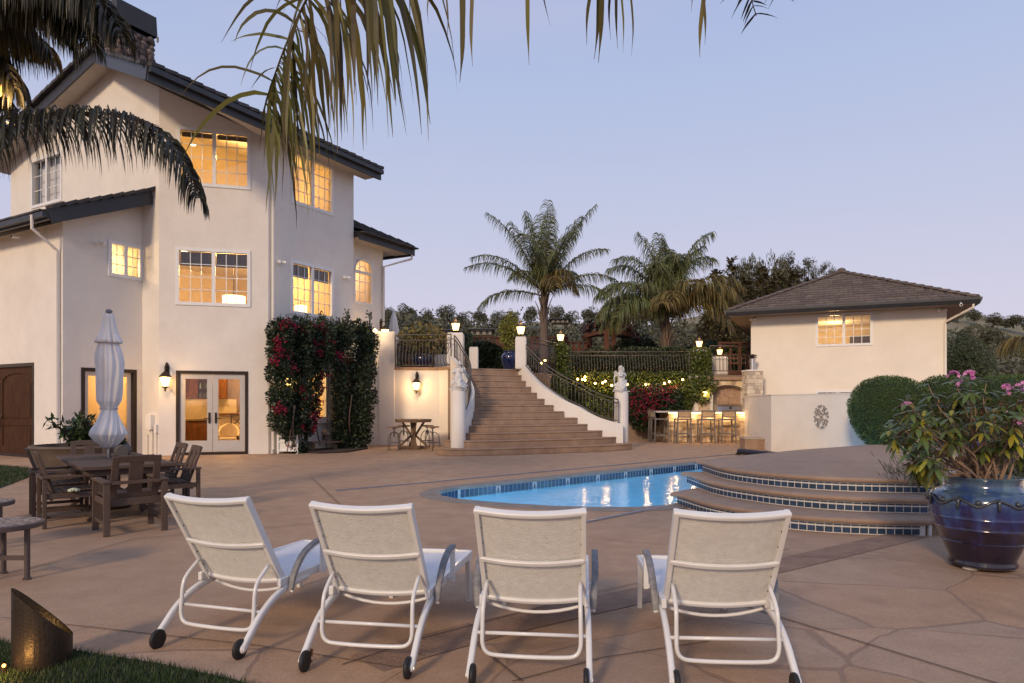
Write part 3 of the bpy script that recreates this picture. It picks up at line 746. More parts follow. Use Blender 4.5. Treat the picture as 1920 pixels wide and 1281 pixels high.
# ---- windows
def make_window(parent, w, r, rows=4, cols=3, fw=0.07, blind=None, arch=False, half=None):
    a0, a1, z0, z1 = r; mid = (a0 + a1) / 2
    mb = MB()
    w.slab(mb, a0 - .03, a0 + fw, z0 - .03, z1 + .03, -.10, .030); w.slab(mb, a1 - fw, a1 + .03, z0 - .03, z1 + .03, -.10, .030)
    w.slab(mb, a0 + fw, a1 - fw, z1 - fw, z1 + .03, -.10, .028); w.slab(mb, a0 + fw, a1 - fw, z0 - .03, z0 + fw, -.10, .028)
    if not arch: w.slab(mb, mid - .05, mid + .05, z0 + fw, z1 - fw, -.09, .022)
    leaves = [(a0 + fw, mid - .05), (mid + .05, a1 - fw)] if not arch else [(a0 + fw, a1 - fw)]
    for l, rr in leaves:
        for k in range(1, cols):
            x = l + (rr - l) * k / cols; w.slab(mb, x - .011, x + .011, z0 + fw, z1 - fw, -.058, -.040)
        for k in range(1, rows):
            z = z0 + fw + (z1 - z0 - 2 * fw) * k / rows; w.slab(mb, l, rr, z - .011, z + .011, -.057, -.041)
    o = mb.build('window', M_WHITE, parent, world=True)
    mb = MB()
    for l, rr in leaves: mb.quad(w.P(l, z0 + fw, -.07), w.P(rr, z0 + fw, -.07), w.P(rr, z1 - fw, -.07), w.P(l, z1 - fw, -.07))
    mb.build('pane', M_GLASS, o, world=True)
    if blind:
        mb = MB()
        for l, rr in leaves:
            k = 0; z = z1 - fw
            for k in range(4): w.slab(mb, l + .01, rr - .01, z - blind * (k + 1) / 4, z - blind * k / 4, -.16 - .012 * (k % 2), -.14)
        mb.build('blind', mat('roman_shade', (0.24, 0.20, 0.17), 0.9, 0.3, 20, stretch=(1, 1, 6), trans=0.3), o, world=True)
    return o
make_window(house, wA, rA[0], 4, 3, blind=.14); make_window(house, wA, rA[1], 4, 3, blind=.42)
make_window(house, wB, rB[0], 4, 3); make_window(house, wB, rB[1], 4, 3, blind=.40)
make_window(house, wP, rP, 3, 2); o = make_window(house, wG, rG, 3, 2); make_window(house, wB, gB, 1, 1)
mb = MB(); mb.quad(wG.P(rG[0], rG[2], -.3), wG.P(rG[1], rG[2], -.3), wG.P(rG[1], rG[3], -.3), wG.P(rG[0], rG[3], -.3)); mb.build('curtain', mat('pale_curtain', (0.75, 0.75, 0.78), 0.9, 0.1, 12, stretch=(8, 8, 1)), o, world=True)
o = make_window(house, wC, rC, 4, 3, fw=.05, arch=True)
mb = MB(); arc = [wC.P(ca + cr_ * math.cos(t * PI / 14), cT - cr_ + cr_ * math.sin(t * PI / 14), .03) for t in range(15)]
mb.tube(arc, .035, 6); arc = [wC.P(ca + .5 * cr_ * math.cos(t * PI / 14), cT - cr_ + .5 * cr_ * math.sin(t * PI / 14), -.03) for t in range(15)]; mb.tube(arc, .014, 5)
wC.slab(mb, rC[0], rC[1], cT - cr_ - .03, cT - cr_ + .03, -.08, .02); mb.build('arch_trim', M_WHITE, o, world=True)
# window over the ground: its sill shelf
mb = MB(); wB.slab(mb, gB[0] - .2, gB[1] + .55, gB[2] - .14, gB[2] - .04, 0.002, .16); mb.build('sill', M_STUCCO, house, world=True)

# ---- french doors, sliding door, wooden doors
def frame3(mb, w, r, t, o0, o1):
    a0, a1, z0, z1 = r
    w.slab(mb, a0, a0 + t, z0, z1, o0, o1); w.slab(mb, a1 - t, a1, z0, z1, o0, o1); w.slab(mb, a0 + t, a1 - t, z1 - t, z1, o0, o1); w.slab(mb, a0 + t, a1 - t, z0, z0 + t * .9, o0, o1)
M_GREYDOOR = mat('grey_door_paint', (0.50, 0.47, 0.44), 0.45, 0.08, 4)
mb = MB(); frame3(mb, wA, dA, .085, -.16, .02); mb.build('door_frame', M_BRONZE, house, world=True)
mid = (dA[0] + dA[1]) / 2
for l, r_, hs in ((dA[0] + .09, mid - .006, mid - .09), (mid + .006, dA[1] - .09, mid + .09)):
    mb = MB(); z0, z1 = .09, dA[3] - .09; st = .15
    wA.slab(mb, l, l + st, z0, z1, -.11, -.04); wA.slab(mb, r_ - st, r_, z0, z1, -.11, -.04); wA.slab(mb, l + st, r_ - st, z1 - st, z1, -.11, -.041); wA.slab(mb, l + st, r_ - st, z0, z0 + .34, -.11, -.041)
    d = mb.build('french_door', M_GREYDOOR, house, world=True)
    mb = MB(); mb.quad(wA.P(l + st, z0 + .34, -.075), wA.P(r_ - st, z0 + .34, -.075), wA.P(r_ - st, z1 - st, -.075), wA.P(l + st, z1 - st, -.075)); mb.build('pane', M_GLASS, d, world=True)
    mb = MB(); wA.slab(mb, hs - .03, hs + .03, .95, 1.28, -.04, -.02); sg = 1 if hs > mid else -1
    p = wA.P(hs, 1.10, -.02); q = wA.P(hs, 1.10, .04); mb.tube([p, q, wA.P(hs + sg * .07, 1.11, .05), wA.P(hs + sg * .15, 1.09, .045)], .014, 6); mb.build('handle', M_BRONZE, d, world=True)
mb = MB(); frame3(mb, wP, dP, .10, -.16, .02); mb.build('door_frame', M_BRONZE, house, world=True)
mid = (dP[0] + dP[1]) / 2
for l, r_, o_ in ((dP[0] + .10, mid + .05, -.06), (mid - .05, dP[1] - .10, -.11)):
    mb = MB(); z0, z1 = .10, dP[3] - .10; st = .12
    wP.slab(mb, l, l + st, z0, z1, o_ - .04, o_); wP.slab(mb, r_ - st, r_, z0, z1, o_ - .04, o_); wP.slab(mb, l + st, r_ - st, z1 - st, z1, o_ - .039, o_ - .001); wP.slab(mb, l + st, r_ - st, z0, z0 + st, o_ - .039, o_ - .001)
    d = mb.build('sliding_door', M_GREYDOOR, house, world=True)
    mb = MB(); mb.quad(wP.P(l + st, z0 + st, o_ - .02), wP.P(r_ - st, z0 + st, o_ - .02), wP.P(r_ - st, z1 - st, o_ - .02), wP.P(l + st, z1 - st, o_ - .02)); mb.build('pane', M_GLASS, d, world=True)
mb = MB(); frame3(mb, wL, dL, .10, -.14, .015); mb.build('door_frame', M_BRONZE, house, world=True)
mid = (dL[0] + dL[1]) / 2
for l, r_, hs in ((dL[0] + .1, mid - .006, mid - .10), (mid + .006, dL[1] - .1, mid + .10)):
    mb = MB(); z0, z1 = .09, dL[3] - .10
    wL.slab(mb, l, r_, z0, z1, -.11, -.06)
    wd = r_ - l; st = .13
    wL.slab(mb, l, l + st, z0, z1, -.058, -.035); wL.slab(mb, r_ - st, r_, z0, z1, -.058, -.035); wL.slab(mb, l + st, r_ - st, z0, z0 + .2, -.058, -.036); wL.slab(mb, l + st, r_ - st, .92, 1.08, -.058, -.036)
    for sgn in (0, 1):      # arched head of the panel
        c = (l + r_) / 2; hw = wd / 2 - st
        pts = [wL.P(c + hw * math.cos(t * PI / 12), z1 - .42 + .24 * math.sin(t * PI / 12), -.036) for t in range(13)]
    pts = [wL.P(c + hw, z1, -.036)] + pts + [wL.P(c - hw, z1, -.036)]
    mb.ext(pts, (-wL.n.x * .02, -wL.n.y * .02, 0))
    wL.slab(mb, l + st + .06, r_ - st - .06, .28, .86, -.06, -.045); wL.slab(mb, l + st + .06, r_ - st - .06, 1.14, z1 - .48, -.06, -.045)
    d = mb.build('wooden_door', M_DOORWOOD, house, world=True)
    mb = MB(); p = wL.P(hs, 1.0, .03); mb.tube([wL.P(hs, .86, -.03), wL.P(hs, .9, .03), p, wL.P(hs, 1.14, .03), wL.P(hs, 1.2, -.03)], .018, 6); mb.build('handle', M_IRON, d, world=True)

# ---- downspouts
def spout(pts, r=.045): mb = MB(); mb.tube(pts, r, 8); mb.build('downspout', M_STUCCO, house, smooth=40, world=True)
k = wB.P(.10, 0, .09); t = hz(-.1, .6, 9.75)
spout([V((t.x, t.y, 9.72)), V((t.x, t.y, 9.6)), V((k.x, k.y, 9.25)), V((k.x, k.y, .35)), V((k.x, k.y, .12)) , V((k.x, k.y, .1)) + V((.05, -.25, -.04))])
k = wL.P(wL.L - .12, 0, .08); t = e0 + V((-.15, .1, 0))
t = V(((95 - 35 - CX) / F * 18.1, 18.1, 6.35)); spout([V((t.x, t.y, 6.55)), V((t.x, t.y, 6.2)), V((k.x, k.y, 5.75)), V((k.x, k.y, .1))])
k = wC.P(wC.L - .05, 0, .08); t = V((c1.x, c1.y, 7.4)) - V((G1.x, G1.y, 0)) * .15
spout([t, t - V((0, 0, .15)), V((k.x, k.y, 6.85)), V((k.x, k.y, 2.9))])

# ---- rooms behind the windows
def room(poly, z0, z1, zslope=None, open_edges=()):
    mb = MB(); n = len(poly)
    P = [hp(*p) for p in poly]
    zt = lambda p: z1 if zslope is None else min(z1, 9.66 - .5 * p[1])
    mb.mi = 0
    for i in range(n):
        if i in open_edges: continue
        a, b = P[i], P[(i + 1) % n]; mb.quad((*a, z0), (*b, z0), (*b, zt(poly[(i + 1) % n])), (*a, zt(poly[i])))
    mb.mi = 1; mb.poly([(*p, zt(q)) for p, q in zip(P, poly)]); mb.mi = 2; mb.poly([(*p, z0) for p in P])
    return mb.build('room', [M_ROOM, M_ROOMC, M_WOODF], house, world=True)
corner = [(-1.95, -2.25), (0.09, -.22), (3.55, -.22), (3.55, -6.2), (-1.95, -6.2)]
room(corner, .02, 3.15, None, (0, 1)); room(corner, 3.35, 6.55, None, (0, 1)); room([(-1.95, -2.25), (0.09, -.22), (3.55, -.22), (3.55, -4.2), (-1.95, -4.2)], 6.75, 10.7, True, (0, 1))
prm = [(-4.2, -3.22), (-2.2, -3.22), (-2.2, -7.2), (-4.2, -7.2)]
room(prm, .02, 3.1, None, (0,)); room(prm, 3.3, 6.3, None, (0,))
room([(3.95, -.72), (3.78 + wC.L - .15, -.72), (3.78 + wC.L - .15, -4.5), (3.95, -4.5)], 3.4, 7.4, None, (0,))
def hl(a, b, z, p, s=.12, col=(1.0, .57, .20)): q = hp(a, b); return lamp('room_light', (q[0], q[1], z), p, col, s)
WP = 140
hl(.6, -2.2, 2.75, WP * .9); hl(1.7, -2.6, 2.7, WP * .5); hl(2.6, -4.2, 2.7, WP * .8)
hl(.5, -2.6, 6.0, WP * .85); hl(2.4, -2.4, 6.0, WP * .7)
hl(.3, -2.2, 9.6, WP * .5); hl(2.4, -2.0, 9.2, WP * .38); hl(-.35, -1.9, 2.75, 130)  # the last lamp is added behind the french doors to light the cabinets
hl(-3.2, -4.6, 2.7, WP * .65); hl(-3.1, -4.4, 5.9, WP * .75, .12, (1.0, .70, .34)); hl(5, -2.2, 6.6, WP * .5, .15, (1.0, .58, .26))
def downlights(pts, z, zs=False):
    for a, b in pts:
        q = hp(a, b); mb = MB(); zz = (min(z, 9.64 - .5 * b) if zs else z); mb.lathe([(.075, 0), (.085, .012), (.05, .02)], 14, (q[0], q[1], zz - .025)); mb.build('downlight', M_BULB2, house, world=True)
downlights([(.3, -1.6), (-.5, -3.4), (1.2, -3.2), (2.2, -1.6), (.6, -4.9)], 6.55); downlights([(-.7, -2.6), (.9, -2.2), (.2, -4.0), (2.4, -2.4)], 3.15); downlights([(-.6, -2.8)], 9.9, True)
# pendant drum shades on the middle floor
for a, b, z, r_ in ((.55, -2.3, 4.95, .36), (2.2, -.95, 4.75, .20)):
    q = hp(a, b); t = thing('pendant_lamp', 'glowing drum shade seen low in the wide middle floor window' if a < 1 else 'glowing lamp shade at the left of the narrow middle floor window', 'lamp', (q[0], q[1], z - .17))
    mb = MB(); mb.lathe([(r_, 0), (r_, .34)], 24, caps=False); mb.build('lamp_shade', mat('lit_shade', (1, .9, .7), .8, 0, emit=(1, .70, .34), estr=3.0), t, smooth=True)
    mb = MB(); mb.tube([(0, 0, .3), (0, 0, (6.55 - z + .17) if a < 1 else .5)], .012, 6); mb.build('stem', M_BRONZE, t)
# kitchen seen through the french doors
kz = 4.6
def kbox(name, label, cat, a0, a1, b0, b1, z0, z1, m, extra=None):
    q = hp((a0 + a1) / 2, (b0 + b1) / 2); t = thing(name, label, cat, (q[0], q[1], z0), math.atan2(G1.y, G1.x))
    mb = MB(); w_, d_ = a1 - a0, b1 - b0
    mb.box((0, 0, (z1 - z0) / 2), (w_, d_, z1 - z0)); mb.build('carcass', m, t, bevel=.006)
    mb = MB(); n = max(1, round(w_ / .5))
    for k in range(n):
        x = -w_ / 2 + (k + .5) * w_ / n
        mb.box((x, -d_ / 2 * -1 + .012, (z1 - z0) / 2), (w_ / n - .03, .022, z1 - z0 - .08)); mb.box((x, d_ / 2 + .03, (z1 - z0) / 2), (w_ / n - .16, .016, z1 - z0 - .22))
    n2 = max(1, round(d_ / .5))
    for k in range(n2):
        y = -d_ / 2 + (k + .5) * d_ / n2
        mb.box((-w_ / 2 - .012, y, (z1 - z0) / 2), (.022, d_ / n2 - .03, z1 - z0 - .08)); mb.box((-w_ / 2 - .03, y, (z1 - z0) / 2), (.016, d_ / n2 - .16, z1 - z0 - .22))
    mb.build('cupboard_door', m, t, bevel=.004); return t
# placed in front of the doors' own line of sight
def apos(px, Y): return V(((px - CX) / F * Y, Y))
U = wA.u; NA = wA.n
def abox(mb, px, Y, w_, d_, z0, z1): p = apos(px, Y); mb.box((p.x, p.y, (z0 + z1) / 2), (w_, d_, z1 - z0), wA.rz())
def athing(name, label, cat, px, Y, z=0): p = apos(px, Y); return thing(name, label, cat, (p.x, p.y, z), wA.rz())
t = athing('wall_cabinet', 'brown wooden wall cabinet behind the left french door', 'cabinet', 351, 23.9, 1.72)
mb = MB(); mb.box((0, 0, .46), (.72, .34, .92)); mb.build('carcass', M_CAB, t)
for x in (-.18, .18): mb = MB(); mb.box((x, -.18, .46), (.33, .02, .86)); mb.box((x, -.195, .46), (.22, .02, .72)); mb.build('cupboard_door', M_CAB, t, bevel=.004)
t = athing('bottle_shelf', 'lit open shelves with bottles between two wooden wall cabinets', 'shelf', 379, 24.05, 1.72)
mb = MB(); mb.box((0, .15, .46), (.44, .02, .92)); [mb.box((0, 0, z), (.44, .28, .025)) for z in (.02, .34, .66, .92)]; mb.build('shelf', M_CAB, t)
mb = MB()
for zz in (.04, .36, .68):
    for i in range(4): x = -.16 + i * .105; mb.lathe([(.028, 0), (.028, .13), (.011, .17), (.011, .21)], 8, (x, -.05, zz))
mb.build('bottle', mat('bottle_glass', (.12, .22, .22), .15, .3, 5, island=.9), t)
t = athing('wall_cabinet', 'brown wooden wall cabinet behind the right french door', 'cabinet', 414, 23.75, 1.72)
mb = MB(); mb.box((0, 0, .46), (.40, .34, .92)); mb.build('carcass', M_CAB, t)
mb = MB(); mb.box((0, -.18, .46), (.36, .02, .86)); mb.box((0, -.195, .46), (.24, .02, .72)); mb.build('cupboard_door', M_CAB, t, bevel=.004)
t = athing('kitchen_counter', 'wooden base cupboards with stone worktop behind the left french door', 'counter', 372, 23.7)
mb = MB(); mb.box((0, 0, .50), (1.45, .6, .92)); mb.build('carcass', M_CAB, t)
for i in range(4): mb = MB(); x = -.54 + i * .36; mb.box((x, -.31, .50), (.33, .02, .82)); mb.box((x, -.325, .5), (.21, .02, .66)); mb.build('cupboard_door', M_CAB, t, bevel=.004)
mb = MB(); mb.box((0, -.02, .985), (1.52, .68, .05)); mb.build('worktop', mat('brown_granite', (.16, .10, .06), .25, .5, 25), t)
mb = MB(); mb.box((.2, .27, 1.36), (2.0, .02, .70)); mb.build('splashback', mat('pale_tile', (.42, .34, .23), .35, .1, 8), t)
p = apos(358, 23.65); lamp('cabinet_light', (p.x, p.y, 1.66), 1.3, (1, .68, .32), .05)
p = apos(425, 23.55); lamp('cabinet_light', (p.x, p.y, 1.66), 1.0, (1, .68, .32), .05)
t = athing('breakfast_bar', 'raised wooden bar top inside the right french door', 'counter', 437, 23.0)
mb = MB(); mb.box((0, 0, .6), (.9, .12, 1.12)); mb.build('bar_front', M_ROOM, t); mb = MB(); mb.box((0, -.05, 1.20), (1.0, .42, .06)); mb.build('bar_top', M_CAB, t, bevel=.01)
t = athing('armchair', 'cream tub armchair inside the right french door', 'chair', 428, 21.9)
mb = MB(); pr_ = []
for k in range(15):
    a = PI * (0 + k / 14 * 1.15) - .25; pr_.append((.34 * math.cos(a), .36 * math.sin(a)))
hh = [.52 + .38 * math.sin(PI * min(1, max(0, k / 14))) for k in range(15)]
for k in range(14):
    (x0, y0), (x1, y1) = pr_[k], pr_[k + 1]
    for s_ in (1, .78): mb.quad((x0 * s_, y0 * s_, .12), (x1 * s_, y1 * s_, .12), (x1 * s_, y1 * s_, hh[k + 1]), (x0 * s_, y0 * s_, hh[k]))
    mb.quad((x0, y0, hh[k]), (x1, y1, hh[k + 1]), (x1 * .78, y1 * .78, hh[k + 1]), (x0 * .78, y0 * .78, hh[k]))
mb.build('backrest', mat('cream_fabric', (.62, .50, .34), .9, .1, 20), t, smooth=40)
mb = MB(); mb.box((0, -.02, .38), (.52, .56, .16)); mb.build('seat', MATS['cream_fabric'], t, bevel=.04)
for x in (-.22, .22):
    for y in (-.2, .24): mb = MB(); mb.box((x, y, .15), (.04, .04, .3)); mb.build('leg', M_CAB, t)
t = athing('x_back_stool', 'dark x-back bar stool inside the right french door', 'stool', 446, 22.55)
mb = MB(); mb.box((0, 0, .74), (.4, .4, .04)); mb.build('seat', M_CAB, t)
mb = MB()
for x in (-.18, .18): mb.bar((x, -.18, .74), (x, -.2, 1.18), .03, .03)
mb.bar((-.18, -.19, .8), (.18, -.2, 1.14), .025, .025, (0, 1, 0)); mb.bar((.18, -.192, .8), (-.18, -.203, 1.14), .025, .025, (0, 1, 0)); mb.bar((-.19, -.2, 1.18), (.19, -.2, 1.18), .03, .03); mb.build('backrest', M_BRONZE, t)
for x in (-.17, .17):
    for y in (-.17, .17): mb = MB(); mb.bar((x, y, .74), (x * 1.15, y * 1.15, 0), .03, .03); mb.build('leg', M_BRONZE, t)
# small fixtures on the walls: flood lights, cameras, meter boxes
def flood(w, px, py, label):
    a, z = w.pix(px, py); p = w.P(a, z, .0); t = thing('security_light', label, 'light', p, w.rz())
    mb = MB(); mb.lathe([(.06, 0), (.06, .03), (.03, .05)], 10); o = mb.build('base', M_WHITE, t, smooth=40); o.rotation_euler = (R(90), 0, 0)
    for s in (-1, 1):
        mb = MB(); mb.tube([(0, -.05, 0), (s * .07, -.10, .0)], .014, 6); mb.tube([(s * .05, -.09, .0), (s * .13, -.17, -.03)], [.035, .055], 10); mb.build('lamp_head', M_WHITE, t, smooth=40)
flood(wP, 182, 454, 'white security spot light left of the small yellow window')
flood(wB, 523, 491, 'white security spot light beside the downpipe between two window columns')
flood(wB, 645, 520, 'white security spot light right of the narrow middle floor window')
def camera_dome(pt, label, rz):
    t = thing('security_camera', label, 'camera', pt, rz); mb = MB(); mb.tube([(0, 0, .0), (0, -.03, -.03)], .03, 8); mb.build('mount', M_WHITE, t)
    mb = MB(); mb.tube([(0, .06, -.06), (0, -.12, -.08)], .05, 10); mb.build('housing', M_WHITE, t, smooth=40); mb = MB(); mb.tube([(0, -.121, -.08), (0, -.128, -.081)], .036, 10); mb.build('lens', M_BRONZE, t)
a, z = wL.pix(49, 428); camera_dome(wL.P(a, 6.38, .25), 'white bullet camera under the eave above the wooden doors', wL.rz())
a, z = wL.pix(85, 426); camera_dome(wL.P(a, 6.40, .2), 'white bullet camera under the eave by the bent downpipe', wL.rz() + .9)
wS = Wall(hp(-2.17, -3.0), hp(-2.17, -2.17))
t = thing('meter_box', 'white electrical box on the wall corner beside the french doors', 'meter box', wS.P(.5, .78, .0), wS.rz())
mb = MB(); mb.box((0, -.07, .22), (.26, .14, .46)); mb.build('box', M_WHITE, t, bevel=.01); mb = MB(); mb.box((.24, -.04, .02), (.12, .08, .26)); mb.build('switch_box', M_WHITE, t, bevel=.01)
mb = MB(); mb.tube([(.05, -.05, 0), (.05, -.05, -.76)], .02, 6); mb.tube([(.24, -.04, -.1), (.24, -.04, -.76)], .018, 6); mb.tube([(-.2, -.04, -.15), (-.2, -.04, -.76)], .016, 6); mb.build('conduit', M_WHITE, t, smooth=40)
# ------------------------------------------------------------------ staircase, terrace, walls, railings
ZT = 2.80; RISE = ZT / 13; TREAD = 0.30
SA = R(64.5); SR = V((math.sin(SA), math.cos(SA))); SN = V((-SR.y, SR.x))     # along a step, up the stairs
Q0 = V((-1.80, 20.0))
def stepline(k): return Q0 + SN * (TREAD * (k - 1))
def step_at(k, px):
    q = stepline(k); dx = (px - CX) / F
    u = (q.x - q.y * dx) / (SR.y * dx - SR.x); return q + SR * u
LX = {1: 845, 2: 860, 3: 873, 4: 881, 5: 887, 6: 890, 7: 892, 8: 890, 9: 885, 10: 879, 11: 873, 12: 867, 13: 862}
RX = {1: 1192, 2: 1162, 3: 1133, 4: 1105, 5: 1084, 6: 1059, 7: 1039, 8: 1022, 9: 1008, 10: 997, 11: 987, 12: 979, 13: 978}
st = thing('staircase', 'broad brown concrete staircase flaring down from the terrace to the pool deck', 'stairs', (*stepline(1), 0))
for k in range(1, 14):
    a = step_at(k, LX[k]); b = step_at(k, RX[k]); z1 = RISE * k
    dep = TREAD + .25 if k < 13 else 1.2
    bow = 0.42 if k <= 2 else .22 if k <= 4 else .1
    front = []
    for i in range(17):
        t = i / 16; p = a.lerp(b, t) - SN * (bow * (1 - (2 * t - 1) ** 4)) + SN * bow * .5; front.append((p.x, p.y))
    if k <= 2:
        a2 = a + SN * (.9) - SR * .15; b2 = b + SN * .7 + SR * .05
    else: a2 = a + SN * dep; b2 = b + SN * dep
    plan = front + [tuple(b2), tuple(a2)]
    nose = [(p[0] - SN.x * .014, p[1] - SN.y * .014) for p in front] + [tuple(b2), tuple(a2)]
    mb = MB(); mb.prism(plan, 0 if k <= 2 else z1 - RISE * 1.02, z1 - .055); mb.prism(nose, z1 - .053, z1)
    mb.build('step', M_STEP, st, bevel=.018, world=True)
# side walls that carry the railings
def side_wall(name_pts, th, flip, hgt):
    """name_pts: [(plan, ztop)] from the bottom up"""
    P = spline([V((p.x, p.y, z)) for p, z in name_pts], 5); mb = MB(); L_, R_ = [], []
    for i, p in enumerate(P):
        t = (P[min(i + 1, len(P) - 1)] - P[max(i - 1, 0)]); t.z = 0; t.normalize(); nn = V((t.y, -t.x, 0)) * (1 if not flip else -1)
        L_.append(p); R_.append(p + nn * th)
    for i in range(len(P) - 1):
        a, b, c, d = L_[i], L_[i + 1], R_[i + 1], R_[i]
        g = lambda v: V((v.x, v.y, 0))
        mb.quad(a, b, c, d); mb.quad(g(a), g(b), b, a); mb.quad(d, c, g(c), g(d))
    mb.quad(V((L_[0].x, L_[0].y, 0)), L_[0], R_[0], V((R_[0].x, R_[0].y, 0))); k = len(P) - 1
    mb.quad(V((L_[k].x, L_[k].y, 0)), V((R_[k].x, R_[k].y, 0)), R_[k], L_[k])
    mb.build('side_wall', M_STUCCO, st, smooth=35, world=True); return [(l + r) / 2 for l, r in zip(L_, R_)]
rp = [(step_at(k, RX[k]) + SN * (.12), RISE * k + .40) for k in range(3, 13)]
rp = [(step_at(2, 1172) + SN * .12, RISE * 2 + .42)] + rp + [(step_at(12, 979) + SN * .5, ZT + .34)]
cr_r = side_wall(rp, .26, False, 0)
lp = [(step_at(2, 868) + SN * .25, .78)] + [(step_at(k, LX[k]) + SN * .1, RISE * k + .40) for k in range(3, 13)] + [(step_at(13, 861) + SN * .25, ZT + .42)]
cr_l = side_wall(lp, .24, True, 0)
# railings: posts of one height following the slope
rail_bal = {}
def baluster(kind, h):
    key = (kind, round(h, 2))
    if key not in rail_bal:
        mb = MB()
        if kind == 'belly': mb.tube(spline([(0, 0, 0), (0, -.16, .08), (0, -.20, .25), (0, -.10, .48), (0, -.02, .62), (0, .02, .72), (0, 0, .80), (0, 0, h)], 3), .013, 5)
        else: mb.tube([(0, 0, 0), (0, 0, h)], .013, 5)
        rail_bal[key] = mb.mesh('baluster', M_IRON, True)
    return rail_bal[key]
def railing(label, pts, h=.78, z_off=.06, gap=.12, kind='straight', top2=.13, cat='railing', posts=True, rail_r=.020):
    """pts: points on the base line in world space"""
    P = [V(p) for p in pts]; t = thing('railing', label, cat, P[0])
    o = P[0]
    for nm, z, r_ in (('top_rail', h, rail_r * 1.2), ('mid_rail', h - top2, rail_r), ('bottom_rail', z_off, rail_r)):
        mb = MB(); mb.tube([p - o + V((0, 0, z)) for p in P], r_, 6); mb.build(nm, M_IRON, t, smooth=True)
    acc = [0]
    for a, b in zip(P, P[1:]): acc.append(acc[-1] + (V((b.x, b.y)) - V((a.x, a.y))).length)
    n = int(acc[-1] / gap)
    for i in range(n + 1):
        s = min(acc[-1] - 1e-6, (i + .5) * acc[-1] / (n + 1)); k = max(j for j in range(len(acc)) if acc[j] <= s); k = min(k, len(P) - 2)
        u = (s - acc[k]) / max(1e-9, acc[k + 1] - acc[k]); p = P[k].lerp(P[k + 1], u) - o; d = P[k + 1] - P[k]
        inst('baluster', baluster(kind, h - top2 - z_off), t, p + V((0, 0, z_off)), math.atan2(d.y, d.x))
    if posts:
        for p in (P[0], P[-1]):
            mb = MB(); mb.tube([(0, 0, -.02), (0, 0, h)], .022, 6); q = mb.build('post', M_IRON, t); q.location = p - o
    return t
railing('dark iron stair railing sweeping up the right side of the staircase', cr_r[1:-2], .80, .07, .13)
railing('dark iron stair railing curving up the left side of the staircase', cr_l[2:-1], .78, .07, .13)

# piers of the stairs, with figures on top
def pier(label, p, r, z0, z1, name='pier', rect=None, rz=0):
    t = thing(name, label, 'pier', (p[0], p[1], z0), rz); mb = MB(); h = z1 - z0
    if rect: mb.box((0, 0, h / 2), (rect[0], rect[1], h)); o = mb.build('shaft', M_STUCCO, t, bevel=.05)
    else: mb.lathe([(r, 0), (r, h - .03), (r - .02, h - .008), (r - .05, h)], 28); o = mb.build('shaft', M_STUCCO, t, smooth=40)
    mb = MB()
    if rect: mb.box((0, 0, h + .012), (rect[0] * .86, rect[1] * .86, .02))
    else: mb.lathe([(r * .86, h), (r * .86, h + .012)], 24)
    mb.build('cap', M_STUCCO, t); return t
pL = at(859, 757, 20.75); pR = at(1165, 757, 23.65)
pier('round white pier at the left foot of the staircase carrying a figure', (pL.x, pL.y), .225, RISE, 1.955)
pier('round white pier at the right foot of the staircase carrying a figure', (pR.x, pR.y), .24, RISE, 1.945)
